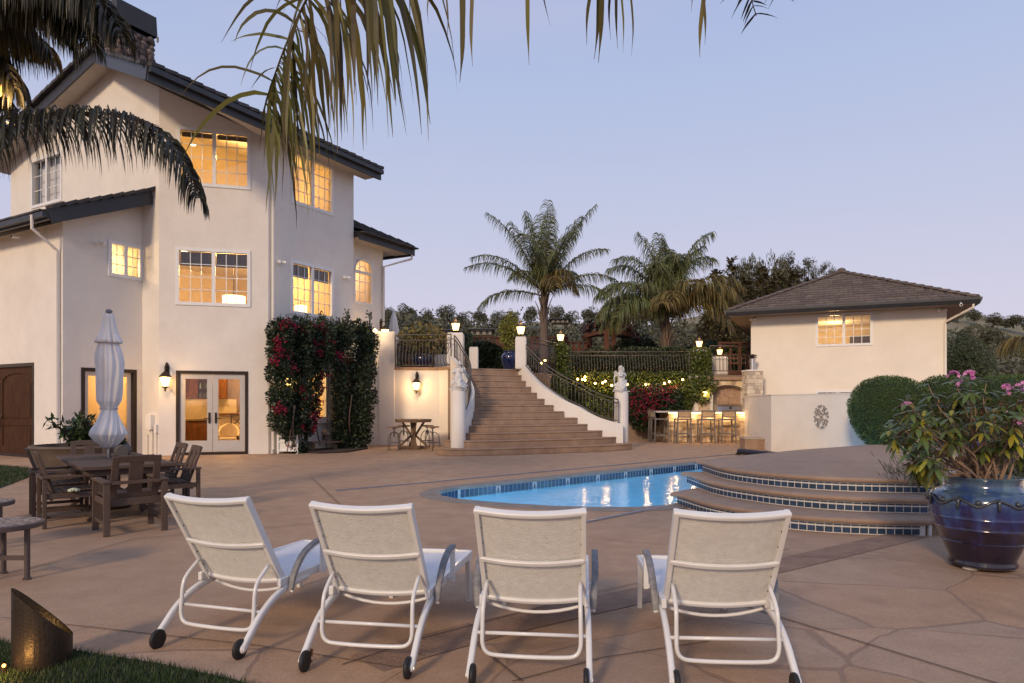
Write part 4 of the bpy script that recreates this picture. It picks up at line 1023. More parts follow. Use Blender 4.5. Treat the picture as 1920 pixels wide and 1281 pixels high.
# cherub figures: a seated child with wings, one continuous body
def cherub(name, label, p, z, rz, s, flip):
    t = thing(name, label, 'statue', (p[0], p[1], z), rz)
    mm = mat('white_plaster_figure', (.70, .68, .66), .7, .25, 18, bump=.5, bscale=40, col2=(.52, .50, .48))
    f = -1 if flip else 1
    J = [(0, 0, .26, .10), (.0, .0, .38, .095), (.01 * f, .01, .50, .10), (.01 * f, 0, .575, .05), (.015 * f, -.03, .655, .075),        # pelvis..head
         (-.10, 0, .535, .045), (-.13, -.07, .44, .036), (-.05, -.12, .47, .030), (.10, 0, .535, .045), (.14, -.05, .45, .036), (.06 * f, -.11, .52, .030),
         (-.07, -.04, .24, .07), (-.10, -.14, .16, .055), (-.09, -.07, .05, .042), (.07, -.04, .24, .07), (.09, -.13, .26, .055), (.10 * f, -.15, .09, .042), (.10 * f, -.19, .05, .035)]
    E = [(0, 1), (1, 2), (2, 3), (3, 4), (2, 5), (5, 6), (6, 7), (2, 8), (8, 9), (9, 10), (0, 11), (11, 12), (12, 13), (0, 14), (14, 15), (15, 16), (16, 17)]
    me = bpy.data.meshes.new('body'); me.from_pydata([tuple(c * s for c in j[:3]) for j in J], E, []); me.materials.append(mm)
    o = bpy.data.objects.new('body', me); COL.objects.link(o); o.parent = t
    sk = o.modifiers.new('skin', 'SKIN'); sk.use_smooth_shade = True
    for i, j in enumerate(J): me.skin_vertices[0].data[i].radius = (j[3] * s, j[3] * s)
    me.skin_vertices[0].data[0].use_root = True
    sb = o.modifiers.new('sub', 'SUBSURF'); sb.levels = 2; sb.render_levels = 2
    mb = MB()                              # rocky seat with drapery
    mb.ball((0, .03 * s, .11 * s), .20 * s, 16, 10, (1, .85, .85), .5); mb.ball((.08 * s * f, -.06 * s, .10 * s), .13 * s, 12, 8, (1, 1, .9), .6); mb.box((0, 0, .015), (.36 * s, .34 * s, .03)); mb.build('rock', mm, t, smooth=55)
    mb = MB()
    for q in range(3): mb.tube(spline([(-.12 * s * f, -.08 * s + q * .03, .33 * s), (0, -.13 * s, (.28 - .04 * q) * s), (.12 * s * f, -.12 * s, (.18 - .05 * q) * s), (.15 * s * f, -.05 * s, .07 * s)], 4), .028 * s, 7)
    mb.build('drapery', mm, t, smooth=True)
    for sg in (-1, 1):
        mb = MB()
        for q in range(5): mb.tube(spline([(sg * .04 * s, .08 * s, .50 * s), (sg * (.10 + .015 * q) * s, .13 * s, (.60 - .05 * q) * s), (sg * (.155 - .008 * q) * s, .14 * s, (.53 - .085 * q) * s)], 4), [.03 * s] * 5 + [.026 * s] * 3 + [.012 * s], 6, flat=.5)
        mb.build('wing', mm, t, smooth=True)
    mb = MB()
    for q in range(26):
        d = rdir(); d.z = abs(d.z); d.y = d.y * .7 + .3
        mb.ball(V((.015 * f * s, -.025 * s, .665 * s)) + d * .072 * s, .026 * s, 6, 5)
    mb.ball((.015 * f * s, -.105 * s, .65 * s), .016 * s, 6, 5)
    for e in (-1, 1): mb.ball((.015 * f * s + e * .03 * s, -.095 * s, .668 * s), .011 * s, 6, 5)
    mb.build('hair', mm, t, smooth=True)
cherub('statue', 'white plaster cherub seated on the left pier of the staircase', (pL.x, pL.y), 1.97, R(-18), 1.16, False)
cherub('statue', 'white plaster cherub seated on the right pier of the staircase', (pR.x, pR.y), 1.96, R(35), 1.20, True)

# terrace body
TF = [(-12.0, 24.9), (-5.6, 25.32), (-2.6, 25.32), tuple(step_at(13, 862) + SN * .05), tuple(step_at(13, 979) + SN * .25)]
rl = at(1066, 703, 29.7); rr = at(1292, 703, 29.7)
TF2 = [(-.2, 25.9), (1.6, 28.6), (rl.x, 29.72), (rr.x + 1.2, 29.72), (rr.x + 1.25, 29.9), (14, 29.9), (14, 62), (-30, 62), (-30, 31), (-12, 31)]
mb = MB(); mb.prism(TF + TF2, .02, ZT); tag(mb.build('terrace', mat('terrace_paving', (.26, .19, .15), .85, .25, 2), world=True), kind='structure')
# retaining wall under the terrace, left of the stairs
WY = 25.3
wW = Wall((at(672, 0, WY).x, WY), (at(824, 0, WY).x, WY)); wW2 = Wall((at(824, 0, WY).x, WY), (at(856, 0, 24.3).x, 24.4))
zc = EYE + (HY - 694) / F * WY
t = thing('retaining_wall', 'cream stucco retaining wall with a lit lantern under the terrace railing', 'wall', (wW.p0.x, wW.p0.y, 0))
mb = MB(); wW.mesh(mb, 0, zc, zc, [], .4); wW2.mesh(mb, 0, zc, zc, [], .4); mb.build('wall_face', M_STUCCO, t, world=True)
mb = MB(); wW.slab(mb, 0.3, wW.L, 0, .50, .001, .035); mb.build('plinth', M_STUCCO, t, bevel=.012, world=True)
mb = MB(); a0 = wW.pix(740, 690)[0]; wW.slab(mb, a0, wW.L + .03, zc, zc + .11, -.45, .06); wW2.slab(mb, .03, wW2.L, zc, zc + .11, -.4, .06); mb.build('coping', M_STEP, t, bevel=.015, world=True)
# tall end pier beside the bougainvillea
a1 = wW.pix(710, 690)[0]; a2 = wW.pix(740, 690)[0]; zp = EYE + (HY - 622) / F * WY
t = thing('wall_pier', 'tall flat topped cream pier between the bougainvillea and terrace railing', 'pier', wW.P((a1 + a2) / 2, 0))
mb = MB(); wW.slab(mb, a1, a2, 0, zp, -.5, .05); mb.build('shaft', M_STUCCO, t, bevel=.02, world=True)
mb = MB(); a3 = wW.pix(697, 690)[0]; wW.slab(mb, a3, a1, EYE + (HY - 690) / F * WY, zp, -.6, -.25); wW.slab(mb, a3 - .6, a1, 0, EYE + (HY - 690) / F * WY - .003, -.6, .02); mb.build('side_panel', M_STUCCO, t, world=True)

def sq_pier(label, px0, px1, ytop, ybase, Y, name='terrace_pier', zb=None, m=None):
    p = at((px0 + px1) / 2, ytop, Y); w_ = wid(px1 - px0, Y); zb = ZT if zb is None else zb
    return pier(label, (p.x, p.y), 0, zb, p.z, name, (w_, w_)), V((p.x, p.y, p.z))
_, tL = sq_pier('square white lamp pier at the left top of the staircase', 839, 870, 626, 690, 25.6)
_, tR = sq_pier('square white lamp pier at the right top of the staircase', 966, 987, 633, 693, 24.9)
sq_pier('short plain white pier farther back on the terrace left of the steps', 880, 897, 652, 700, 30.5)
_, tW = sq_pier('white lamp pier behind iron railing above the outdoor grill', 1337, 1362, 670, 708, 30.6)
t1 = at(1051, 645, 27.6); t2 = at(1311, 656, 29.9)

# lanterns
def lantern_post(label, p, s=1.0, power=14):
    t = thing('pier_lantern', label, 'lantern', p)
    mb = MB(); mb.lathe([(.09 * s, 0), (.09 * s, .02), (.03 * s, .04), (.03 * s, .07), (.10 * s, .09), (.10 * s, .105)], 12); mb.build('base', M_BRONZE, t, smooth=40)
    mb = MB(); mb.lathe([(.095 * s, .11 * s), (.155 * s, .36 * s)], 6, caps=False); mb.build('lamp_glass', mat('lit_frosted_glass', (1, .9, .7), .4, 0, emit=(1, .58, .18), estr=5.5), t)
    mb = MB()
    for k in range(6):
        a = 2 * PI * k / 6; mb.bar((.097 * s * math.cos(a), .097 * s * math.sin(a), .10 * s), (.158 * s * math.cos(a), .158 * s * math.sin(a), .365 * s), .014, .014)
    mb.lathe([(.17 * s, .365 * s), (.175 * s, .385 * s), (.10 * s, .47 * s), (.03 * s, .52 * s), (.035 * s, .55 * s), (.008, .60 * s)], 6); mb.build('cage', M_BRONZE, t)
    lamp('lantern_light', (p[0], p[1], p[2] + .75 * s), power, (1, .60, .25), .10); return t
lantern_post('lit lantern on the left lamp pier at the stair head', tL + V((0, 0, .02)))
lantern_post('lit lantern on the right lamp pier at the stair head', tR + V((0, 0, .02)))
lantern_post('lit lantern on the ivy pier beside the stair railing', t1 + V((0, 0, .02)), .95)
lantern_post('lit lantern on the tall ivy pier by the grill', t2 + V((0, 0, .02)), .95)
lantern_post('lit lantern on the white pier over the grill niche', tW + V((0, 0, .02)), .85)
def wall_lantern(label, p, n, s=1.0, power=16):
    rz = math.atan2(n.y, n.x) + PI / 2
    t = thing('wall_lantern', label, 'lantern', p, rz)        # local -y is out of the wall
    mb = MB(); mb.box((0, -.012, .38 * s), (.11 * s, .024, .30 * s)); mb.lathe([(.05 * s, .52 * s), (.03 * s, .60 * s), (.005, .63 * s)], 10, (0, -.02, 0)); mb.build('back_plate', M_BRONZE, t, bevel=.008)
    mb = MB(); mb.tube(spline([(0, -.02, .36 * s), (0, -.10, .52 * s), (0, -.19 * s, .50 * s), (0, -.19 * s, .40 * s)], 4), .012, 6); mb.build('arm', M_BRONZE, t, smooth=True)
    c = (0, -.19 * s, 0)
    mb = MB(); mb.lathe([(.075 * s, .03 * s), (.125 * s, .25 * s)], 6, c, caps=False); mb.build('lamp_glass', MATS['lit_frosted_glass'], t)
    mb = MB(); mb.lathe([(.012, -.10 * s), (.03 * s, -.06 * s), (.02 * s, -.03 * s), (.08 * s, 0), (.078 * s, .03 * s)], 6, c); mb.lathe([(.14 * s, .255 * s), (.14 * s, .275 * s), (.07 * s, .36 * s), (.02, .40 * s)], 6, c)
    for k in range(6):
        a = 2 * PI * k / 6; mb.bar((.077 * s * math.cos(a), c[1] + .077 * s * math.sin(a), .03 * s), (.127 * s * math.cos(a), c[1] + .127 * s * math.sin(a), .255 * s), .012, .012)
    mb.build('cage', M_BRONZE, t)
    q = V(p) + V((n.x, n.y, 0)) * (.42 * s); lamp('lantern_light', (q.x, q.y, p[2] + .14 * s), power, (1, .60, .25), .09)
a, z = wW.pix(782, 733); wall_lantern('lit wall lantern on the retaining wall above the bistro table', wW.P(a, z), wW.n, 1.15, 26)
a, z = wA.pix(313, 727); wall_lantern('lit wall lantern left of the french doors', wA.P(a, z), wA.n, 1.2, 17)
a, z = wB.pix(531, 727); wall_lantern('lit wall lantern glowing through the bougainvillea leaves', wB.P(a, z), wB.n, 1.1, 14)
p = at(721, 622, 25.6); wall_lantern('lit lantern bracketed on the house corner above the tall pier', V((p.x - .15, p.y, p.z - .28 + .05)), V((.87, -.5)), 1.15, 16)
p = at(703, 625, 25.0); t = thing('up_light', 'small bright lamp on the wall top beside the bougainvillea', 'lamp', p)
mb = MB(); mb.ball((0, 0, .08), .075, 10, 8); mb.build('bulb', M_BULB, t, smooth=True); mb = MB(); mb.lathe([(.05, 0), (.05, .03)], 10); mb.build('base', M_BRONZE, t); lamp('lantern_light', p + V((0.1, -.25, .15)), 10, (1, .60, .25), .08)
a, z = wL.pix(-90, 600); q = wL.P(a, 3.4, .6); lamp('eave_light', q, 90, (1, .66, .34), .1)
mb = MB(); mb.lathe([(.06, 0), (.12, .12), (.08, .22)], 10); o = tag(mb.build('wall_lantern', M_BULB, None, loc=q), 'lit lantern on the wing wall left of the wooden doors', 'lantern')

# terrace railings
wy = WY - .12
rb = [V((at(741, 0, wy).x, wy, zc + .11)), V((at(770, 0, wy).x, wy - .02, zc + .11)), V((at(815, 0, wy).x, wy, zc + .11)), V((at(838, 0, wy).x, wy - .1, zc + .11)), V((at(846, 0, wy - .2).x, wy - .28, zc + .11))]
rt = EYE + (HY - 628) / F * wy - (zc + .11)
railing('bellied iron railing on the terrace edge above the lit wall lantern', rb, rt, .06, .125, 'belly', .20)
zr = ZT + .06
h2 = EYE + (HY - 660) / F * 29.6 - zr
railing('long bellied iron railing along the terrace above the ivy wall', [V((rl.x - .1, 29.6, zr)), V((rr.x, 29.6, zr))], h2, .05, .13, 'belly', .16)
q0 = tR + V((.2, .1, 0)); railing('iron railing between the stair head pier and the ivy pier', [V((q0.x, q0.y, ZT + .05)), V((t1.x - .1, t1.y - .1, ZT + .05))], 1.12, .08, .12, 'straight', .14)
gx0 = at(1331, 0, 30.0).x; gx1 = at(1408, 0, 30.0).x
railing('iron railing over the grill niche in front of the white lamp pier', [V((gx0, 30.0, ZT + .14)), V((gx1, 30.0, ZT + .14))], 1.15, .05, .17, 'straight', .42)
# ivy covered wall below the long railing
mb = MB(); mb.bx(rl.x - 1.0, rr.x + .3, 29.75, 30.0, 0, ZT - .02)
tag(mb.build('garden_wall', M_STUCCO, None, loc=V((rl.x, 29.8, 0)), world=True), 'stucco retaining wall mostly hidden by ivy under the long railing', 'wall')
# ------------------------------------------------------------------ outdoor kitchen
KY = 29.4
x0 = at(1331, 0, KY).x; x1 = at(1398, 0, KY).x; zk = EYE + (HY - 713) / F * KY
wK = Wall((x0, KY), (x1, KY)); L_ = wK.L
t = thing('grill_niche', 'arched stone and tile grill niche under the terrace at the bar', 'outdoor kitchen', (x0, KY, 0))
ac = wK.pix(1366, 0)[0]; ar = wid(29, KY); zs = EYE + (HY - 734) / F * KY; rise_ = EYE + (HY - 722) / F * KY - zs
mb = MB()
arch = [(ac + ar * math.cos(PI * k / 16), zs + rise_ * math.sin(PI * k / 16)) for k in range(17)]
for k in range(16):
    (a, za), (b, zb_) = arch[k], arch[k + 1]
    mb.quad(wK.P(b, zb_), wK.P(a, za), wK.P(a, zk), wK.P(b, zk)); mb.quad(wK.P(a, za), wK.P(b, zb_), wK.P(b, zb_, -.4), wK.P(a, za, -.4))
wK.slab(mb, 0, ac - ar, 0, zk, -.5, 0); wK.slab(mb, ac + ar, L_ + .3, 0, zk, -.5, 0)
mb.build('surround', M_STUCCO2, t, world=True)
mb = MB()
for k in range(11):
    a0_, a1_ = PI * (k + .03) / 11, PI * (k + .97) / 11
    pr_ = [(ac + (ar + o_) * math.cos(a), zs + (rise_ + o_) * math.sin(a)) for a, o_ in ((a0_, .01), (a1_, .01), (a1_, .22), (a0_, .22))]
    mb.ext([wK.P(x, z, .012) for x, z in pr_], (0, .03, 0))
mb.build('arch_stone', M_STONEW, t, world=True)
mb = MB(); nx = 12
for r_ in range(26):
    for c in range(nx + 1):
        s_ = ar * 2 / nx; cx_ = ac - ar + s_ * (c + .5 * (r_ % 2)); cz = 1.0 + r_ * s_ * .5
        inn_ = (cx_ - ac) / ar
        if abs(inn_) > .97 or cz > zs + rise_ * math.sqrt(max(0, 1 - inn_ ** 2)): continue
        mb.add([wK.P(cx_, cz - s_ * .46, -.35), wK.P(cx_ + s_ * .46, cz, -.35), wK.P(cx_, cz + s_ * .46, -.35), wK.P(cx_ - s_ * .46, cz, -.35)], [(0, 1, 2, 3)])
mb.build('niche_tile', mat('tan_niche_tile', (.42, .26, .16), .6, .2, 5, island=.25), t, world=True)
mb = MB(); mb.bx(x0 + .1, x1, KY + .36, KY + .42, 0, zk); mb.build('niche_back', M_GROUT, t, world=True)
mb = MB(); mb.bx(x0 - .15, x1 + .3, KY - .14, KY + .9, zk + .003, zk + .14); mb.build('coping', M_STEP, t, bevel=.015, world=True)
p = at(1321, 738, KY - .05); wall_lantern('lit wall lantern on the pale post left of the grill niche', V((p.x, KY, p.z - .15)), V((0, -1)), .9, 22)
mb = MB(); wq = Wall((at(1290, 0, KY).x, KY + .002), (x0, KY + .002)); wq.mesh(mb, 0, ZT - .05, ZT - .05, [], .3); mb.build('side_panel', M_STUCCO2, t, world=True)
mb = MB(); px_ = at(1320, 0, KY).x; mb.bx(px_ - .24, px_ + .24, KY - .04, KY - .001, 0, zk - .3)
mb.build('stone_post', M_STONEW, t, world=True)
# the grill
gx = at(1366, 0, 28.9).x; gw = wid(48, 28.9)
t = thing('barbecue_grill', 'stainless steel barbecue with a closed hood in the tiled niche', 'grill', (gx, 28.9, 0))
mb = MB(); mb.box((0, .0, .60), (gw, .62, 1.18)); mb.build('cabinet', M_STONEW, t)
mb = MB(); pr_ = [(-.30, 1.20), (-.30, 1.26), (-.22, 1.42), (-.05, 1.52), (.25, 1.52), (.30, 1.20)]
mb.ext([V((-gw / 2, y, z)) for y, z in pr_], (gw, 0, 0)); mb.build('hood', M_METAL, t, bevel=.02)
mb = MB(); mb.tube([(-.4, -.34, 1.28), (.4, -.34, 1.28)], .016, 8); mb.build('handle', M_METAL, t)
mb = MB(); mb.tube([(0, -.26, 1.37), (0, -.285, 1.365)], .05, 12); mb.build('thermometer', M_BRONZE, t)
# the bar
BY = 27.2; bx0 = at(1253, 0, BY).x; bx1 = at(1397, 0, BY).x; bz = EYE - (771 - HY) / F * BY
t = thing('outdoor_bar', 'pale ledger stone bar with a lit underside of its counter', 'bar', (bx0, BY, 0))
mb = MB(); mb.bx(bx0, bx1, BY, BY + .35, 0, bz - .07); mb.bx(bx0 - .002, bx0 + .34, BY + .36, BY + 2.0, 0, bz - .07)
o = mb.build('bar_front', M_STONEW, t, world=True)
mb = MB(); z = .02; r_ = 0
while z < bz - .12:
    h = rnd.uniform(.055, .10); x = bx0
    while x < bx1 - .03:
        w_ = min(rnd.uniform(.14, .42), bx1 - x); d_ = rnd.uniform(.012, .06); mb.bx(x + .003, x + w_ - .003, BY - d_, BY - .001, z + .003, z + h - .003); x += w_
    y = BY + .01
    while y < BY + 2.0:
        w_ = rnd.uniform(.14, .42); d_ = rnd.uniform(.012, .04); mb.bx(bx0 - d_ - .002, bx0 - .003, y + .003, y + w_ - .003, z + .003, z + h - .003); y += w_
    z += h
mb.build('ledger_stone', M_STONEW, t, world=True)
cx0 = at(1228, 0, BY).x
mb = MB(); mb.bx(cx0, bx1 + .0, BY - .34, BY + .5, bz - .06, bz); mb.bx(cx0, bx0 + .5, BY + .503, BY + 2.1, bz - .06, bz); mb.build('counter', mat('pale_granite', (.50, .46, .42), .3, .2, 30), t, bevel=.012, world=True)
mb = MB(); mb.bx(bx0, bx1, BY - .09, BY - .06, bz - .085, bz - .063); mb.build('strip_light', mat('lit_strip', (1, .8, .5), .5, 0, emit=(1, .62, .25), estr=7), t, world=True)
for k in range(5):
    x = bx0 + .3 + k * (bx1 - bx0 - .4) / 4; lamp('bar_light', (x, BY - .17, bz - .16), 7.5, (1, .64, .27), .06)
# bar stools
def make_bar_stool():
    t = thing('bar_stool', '', 'bar stool', (0, 0, 0), 0, 'grey bar stools at the outdoor bar')
    m = mat('grey_stool_wood', (.17, .145, .125), .7, .25, 6, stretch=(3, 3, 12)); w_, d_, s = .50, .50, .92
    for sx in (-1, 1):
        mb = MB(); mb.bar((sx * w_ / 2, d_ / 2, s), (sx * (w_ / 2 + .02), d_ / 2 + .03, 0), .05, .05); mb.build('leg', m, t)
        mb = MB(); mb.bar((sx * w_ / 2, -d_ / 2, s), (sx * (w_ / 2 + .02), -d_ / 2 - .04, 0), .05, .05); mb.bar((sx * w_ / 2, -d_ / 2, s), (sx * w_ / 2, -d_ / 2 - .06, 1.28), .045, .045); mb.build('leg', m, t)
    mb = MB(); mb.box((0, 0, s + .02), (w_ + .06, d_ + .06, .05)); mb.build('seat', m, t, bevel=.008)
    mb = MB()
    for y in (-d_ / 2 - .02, d_ / 2 + .02): mb.bar((-w_ / 2, y, .38), (w_ / 2, y, .38), .04, .045)
    for x in (-w_ / 2, w_ / 2): mb.bar((x, -d_ / 2, .30), (x, d_ / 2, .30), .04, .045)
    mb.build('stretcher', m, t)
    mb = MB(); mb.bar((-w_ / 2 - .02, -d_ / 2 - .06, 1.27), (w_ / 2 + .02, -d_ / 2 - .06, 1.27), .045, .05); mb.bar((-w_ / 2, -d_ / 2 - .035, 1.03), (w_ / 2, -d_ / 2 - .035, 1.03), .04, .045); mb.build('back_rail', m, t)
    mb = MB(); mb.quad((-w_ / 2, -d_ / 2 - .04, 1.04), (w_ / 2, -d_ / 2 - .04, 1.04), (w_ / 2, -d_ / 2 - .058, 1.26), (-w_ / 2, -d_ / 2 - .058, 1.26)); mb.build('sling', mat('tan_sling', (.40, .31, .22), .9, .15, 90, trans=.4), t)
    return t
bs = make_bar_stool(); sy = BY - .62
for i, (px, lab) in enumerate(((1280, 'grey bar stool facing the bar, next to the pair at its corner'), (1324, 'middle one of the three grey bar stools facing the bar'), (1363, 'grey bar stool facing the bar nearest the low stucco bench'))):
    loc = (at(px, 0, sy).x, sy, 0)
    if i == 0: bs.location = loc; bs['label'] = lab
    else: dup(bs, loc, R(2 - 2 * i), lab)
dup(bs, (at(1243, 0, 27.0).x - .12, 27.0, 0), R(-86), 'nearer grey bar stool of the pair turned to the bar end')
dup(bs, (at(1236, 0, 28.0).x - .12, 28.0, 0), R(-93), 'farther grey bar stool of the pair turned to the bar end')
# stone flue beside the bar
fy = 27.3; fx = at(1411, 0, fy).x; fw = wid(29, fy)
t = thing('stone_flue', 'pale stone chimney block with a steel flue pipe beside the grill', 'flue', (fx, fy, 0))
zt_ = EYE + (HY - 697) / F * fy
mb = MB(); mb.box((0, 0, zt_ / 2), (fw - .06, fw - .06, zt_)); mb.build('core', M_STONEW, t)
mb = MB(); z = .02
while z < zt_ - .06:
    h = rnd.uniform(.09, .2)
    for sd in range(4):
        x = -fw / 2
        while x < fw / 2 - .03:
            w_ = min(rnd.uniform(.16, .34), fw / 2 - x); d_ = rnd.uniform(.02, .045); M = Matrix.Rotation(sd * PI / 2, 3, 'Z')
            mb.box(M @ V((x + w_ / 2, -fw / 2 + .03 - d_ / 2, z + h / 2)), (w_ - .008, d_, h - .008), sd * PI / 2); x += w_
    z += h
mb.build('block', mat('white_block_stone', (.62, .52, .39), .85, .25, 4, island=.3, bump=.8, bscale=20), t)
mb = MB(); mb.box((0, 0, zt_ + .03), (fw + .06, fw + .06, .06)); mb.build('cap', M_STUCCO2, t, bevel=.01)
r_ = wid(5.5, fy); mb = MB(); mb.lathe([(r_, zt_ + .06), (r_, zt_ + .52)], 16); mb.build('pipe', M_METAL, t, smooth=40)
mb = MB(); mb.lathe([(r_ * 1.2, zt_ + .52), (r_ * 1.2, zt_ + .53)], 16); mb.lathe([(r_ * 1.35, zt_ + .56), (r_ * 1.35, zt_ + .60)], 16); mb.lathe([(r_ * 1.45, zt_ + .63), (r_ * 1.45, zt_ + .66), (.02, zt_ + .70)], 16); mb.lathe([(r_ * .6, zt_ + .5), (r_ * .6, zt_ + .65)], 8); mb.build('rain_cap', M_BRONZE, t)

# ------------------------------------------------------------------ guest house
g0 = at(1408, 757, 28.0)
def guest_dir():
    a = R(114.5); return V((math.sin(a), math.cos(a)))
gu = guest_dir(); wT = Wall((g0.x, g0.y), tuple(V((g0.x, g0.y)) + gu * 10)); gl = wT.pix(1775, 600)[0]
wH = Wall((g0.x, g0.y), tuple(wT.P(gl, 0))[:2]); gd = 8.0
guest = thing('guest_house', 'small cream stucco guest house with brown hipped tile roof', 'house', (g0.x, g0.y, 0))
ze = 5.18
rW = wH.rect([(1531, 590), (1635, 586), (1635, 647), (1531, 648)]); rS = wH.rect([(1531, 733), (1612, 733), (1612, 800), (1531, 800)])
mb = MB(); wH.mesh(mb, 0, ze, ze, [rW, (rS[0], rS[1], rS[2], rS[3])]); mb.build('wall', M_STUCCO2, guest, world=True)
wH2 = Wall(tuple(wH.P(gl, 0))[:2], tuple(wH.P(gl, 0, -gd))[:2]); wH3 = Wall(tuple(wH.P(0, 0, -gd))[:2], (g0.x, g0.y)); wH4 = Wall(tuple(wH.P(gl, 0, -gd))[:2], tuple(wH.P(0, 0, -gd))[:2])
mb = MB(); wH2.mesh(mb, 0, ze, ze); wH3.mesh(mb, 0, ze, ze); wH4.mesh(mb, 0, ze, ze); mb.build('wall', M_STUCCO2, guest, world=True)
make_window(guest, wH, rW, 4, 3, .06); make_window(guest, wH, rS, 2, 2, .06)
mb = MB()
def gpt(a, d, z): return wH.P(a, z, -d)
I = [(.25, .3), (gl - .25, .3), (gl - .25, 4.6), (.25, 4.6)]
mb.mi = 0
for i in (1, 2, 3): a, b = I[i], I[(i + 1) % 4]; mb.quad(gpt(*a, 2.9), gpt(*b, 2.9), gpt(*b, 5.0), gpt(*a, 5.0))
mb.mi = 1; mb.poly([gpt(*p, 5.0) for p in I]); mb.mi = 2; mb.poly([gpt(*p, 2.9) for p in I])
mb.build('room', [M_ROOM, M_ROOMC, M_WOODF], guest, world=True)
mb = MB(); q = gpt(rW[1] - .3, 4.55, 0); am = (rW[0] + rW[1]) / 2
wH.slab(mb, am + .35, rW[1] + .9, 2.95, 4.55, -4.58, -4.5); wH.slab(mb, rW[0] - .4, rW[0] + .15, 2.95, 4.2, -4.58, -4.5); mb.build('interior_door', mat('dark_interior_door', (.05, .04, .035), .5, .2, 4), guest, world=True)
mb = MB(); wH.slab(mb, rW[0] + .16, rW[0] + .24, 2.95, 4.28, -4.58, -4.48); wH.slab(mb, rW[0] - .4, rW[0] + .24, 4.2, 4.29, -4.58, -4.48); mb.build('door_trim', M_WHITE, guest, world=True)
p = gpt(am - .3, 2.6, 4.6); lamp('room_light', p, 95, (1, .62, .26), .15)
# roof: hipped, laid in tile courses
oh = .82; zE = ze + .10
c = [gpt(-oh, -oh, zE), gpt(gl + oh, -oh, zE), gpt(gl + oh, gd + oh, zE), gpt(-oh, gd + oh, zE)]
hw = (gl + 2 * oh) / 2; Zr = zE + hw * .465
r0 = gpt(gl / 2, hw - oh, Zr); r1 = gpt(gl / 2, max(hw - oh + .3, gd + oh - hw), Zr)
mb = MB(); mb.poly([c[0], c[1], r0]); mb.poly([c[1], c[2], r1, r0]); mb.poly([c[2], c[3], r1]); mb.poly([c[3], c[0], r0, r1]); mb.poly([c[3], c[2], c[1], c[0]])
groof = mb.build('roof', [M_TILE2], guest, world=True)
def courses(mb, a, b, top0, top1, n, tw, th=.045):
    """tile courses on the face with eave a-b and upper edge top0-top1"""
    nrm = (b - a).cross(top0 - a).normalized()
    if nrm.z < 0: nrm = -nrm
    for k in range(n):
        l0 = a.lerp(top0, k / n); r0_ = b.lerp(top1, k / n); l1 = a.lerp(top0, min(1, (k + 1.08) / n)); r1_ = b.lerp(top1, min(1, (k + 1.08) / n))
        w0 = (r0_ - l0).length; m_ = max(1, int(w0 / tw)); off = .5 * (k % 2)
        for i in range(m_ + 1):
            s0 = max(0, (i - off) / m_); s1 = min(1, (i + 1 - off) / m_)
            if s1 - s0 < .02: continue
            s0 += .0035; j = rnd.uniform(-.006, .008)
            A_, B_ = l0.lerp(r0_, s0), l0.lerp(r0_, s1)
            d = (l1 - l0)
            # upper corners clamp into the hip lines
            def upc(s): return l1.lerp(r1_, min(1, max(0, (l0.lerp(r0_, s) - l1).dot((r1_ - l1).normalized()) / max(1e-6, (r1_ - l1).length)))) if (r1_ - l1).length > .01 else l1
            C_, D_ = upc(s1), upc(s0)
            up = nrm * (th + j); lo = nrm * .006
            mb.add([A_ + up, B_ + up, C_ + lo, D_ + lo, A_ + lo, B_ + lo], [(0, 1, 2, 3), (4, 5, 1, 0), (4, 0, 3), (5, 2, 1)])
mb = MB(); courses(mb, c[0], c[1], r0, r0, 15, .34); courses(mb, c[3], c[0], r1, r0, 15, .36); courses(mb, c[1], c[2], r0, r1, 15, .36); mb.build('roof_tile', M_TILE2, groof, world=True)
mb = MB()
for a, b in ((c[0], r0), (c[1], r0)):
    n = 17
    for i in range(n):
        p, q = a.lerp(b, i / n), a.lerp(b, (i + 1.06) / n); mb.tube([p + V((0, 0, .055)), q + V((0, 0, .035))], [.13, .10], 8, flat=.6)
mb.tube([r0 + V((0, 0, .05)), r1 + V((0, 0, .05))], .12, 8); mb.ball(r0 + V((0, 0, .06)), .19, 10, 6, (1, 1, .8))
mb.build('hip_tile', M_TILE2, groof, smooth=50, world=True)
mb = MB()
for a, b in ((c[0], c[1]), (c[1], c[2]), (c[3], c[0])):
    d = (b - a).normalized(); nn = V((d.y, -d.x, 0))
    pr_ = [V((0, 0, .03)), V((0, 0, -.20)), nn * .06 + V((0, 0, -.20)), nn * .13 + V((0, 0, -.06)), nn * .135 + V((0, 0, .035))]
    mb.ext([a + v - d * .06 for v in pr_], d * ((b - a).length + .12))
mb.build('gutter', M_FASCIA, groof, world=True)
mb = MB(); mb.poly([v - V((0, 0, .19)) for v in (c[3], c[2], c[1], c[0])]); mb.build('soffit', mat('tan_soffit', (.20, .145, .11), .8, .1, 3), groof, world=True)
k = wH.P(gl - .05, 0, .07); q = c[1] + V((-.12, .05, -.2))
mb = MB(); mb.tube([q, q - V((0, 0, .12)), V((k.x, k.y, ze - .62)), V((k.x, k.y, ze - .8)), V((k.x, k.y, .1))], .045, 8); mb.build('downspout', M_STUCCO2, guest, smooth=40, world=True)
for a, lab in ((.1, 'twin spot light under the left eave of the guest house'), (gl - .15, 'twin spot light under the right eave of the guest house')):
    t = thing('security_light', lab, 'light', wH.P(a, ze - .22, .02), wH.rz())
    mb = MB(); mb.box((0, -.02, .06), (.10, .05, .06)); mb.build('base', M_WHITE, t)
    for s in (-1, 1): mb = MB(); mb.tube([(s * .03, -.04, .05), (s * .11, -.15, .01)], [.03, .05], 10); mb.build('lamp_head', M_WHITE, t, smooth=40)
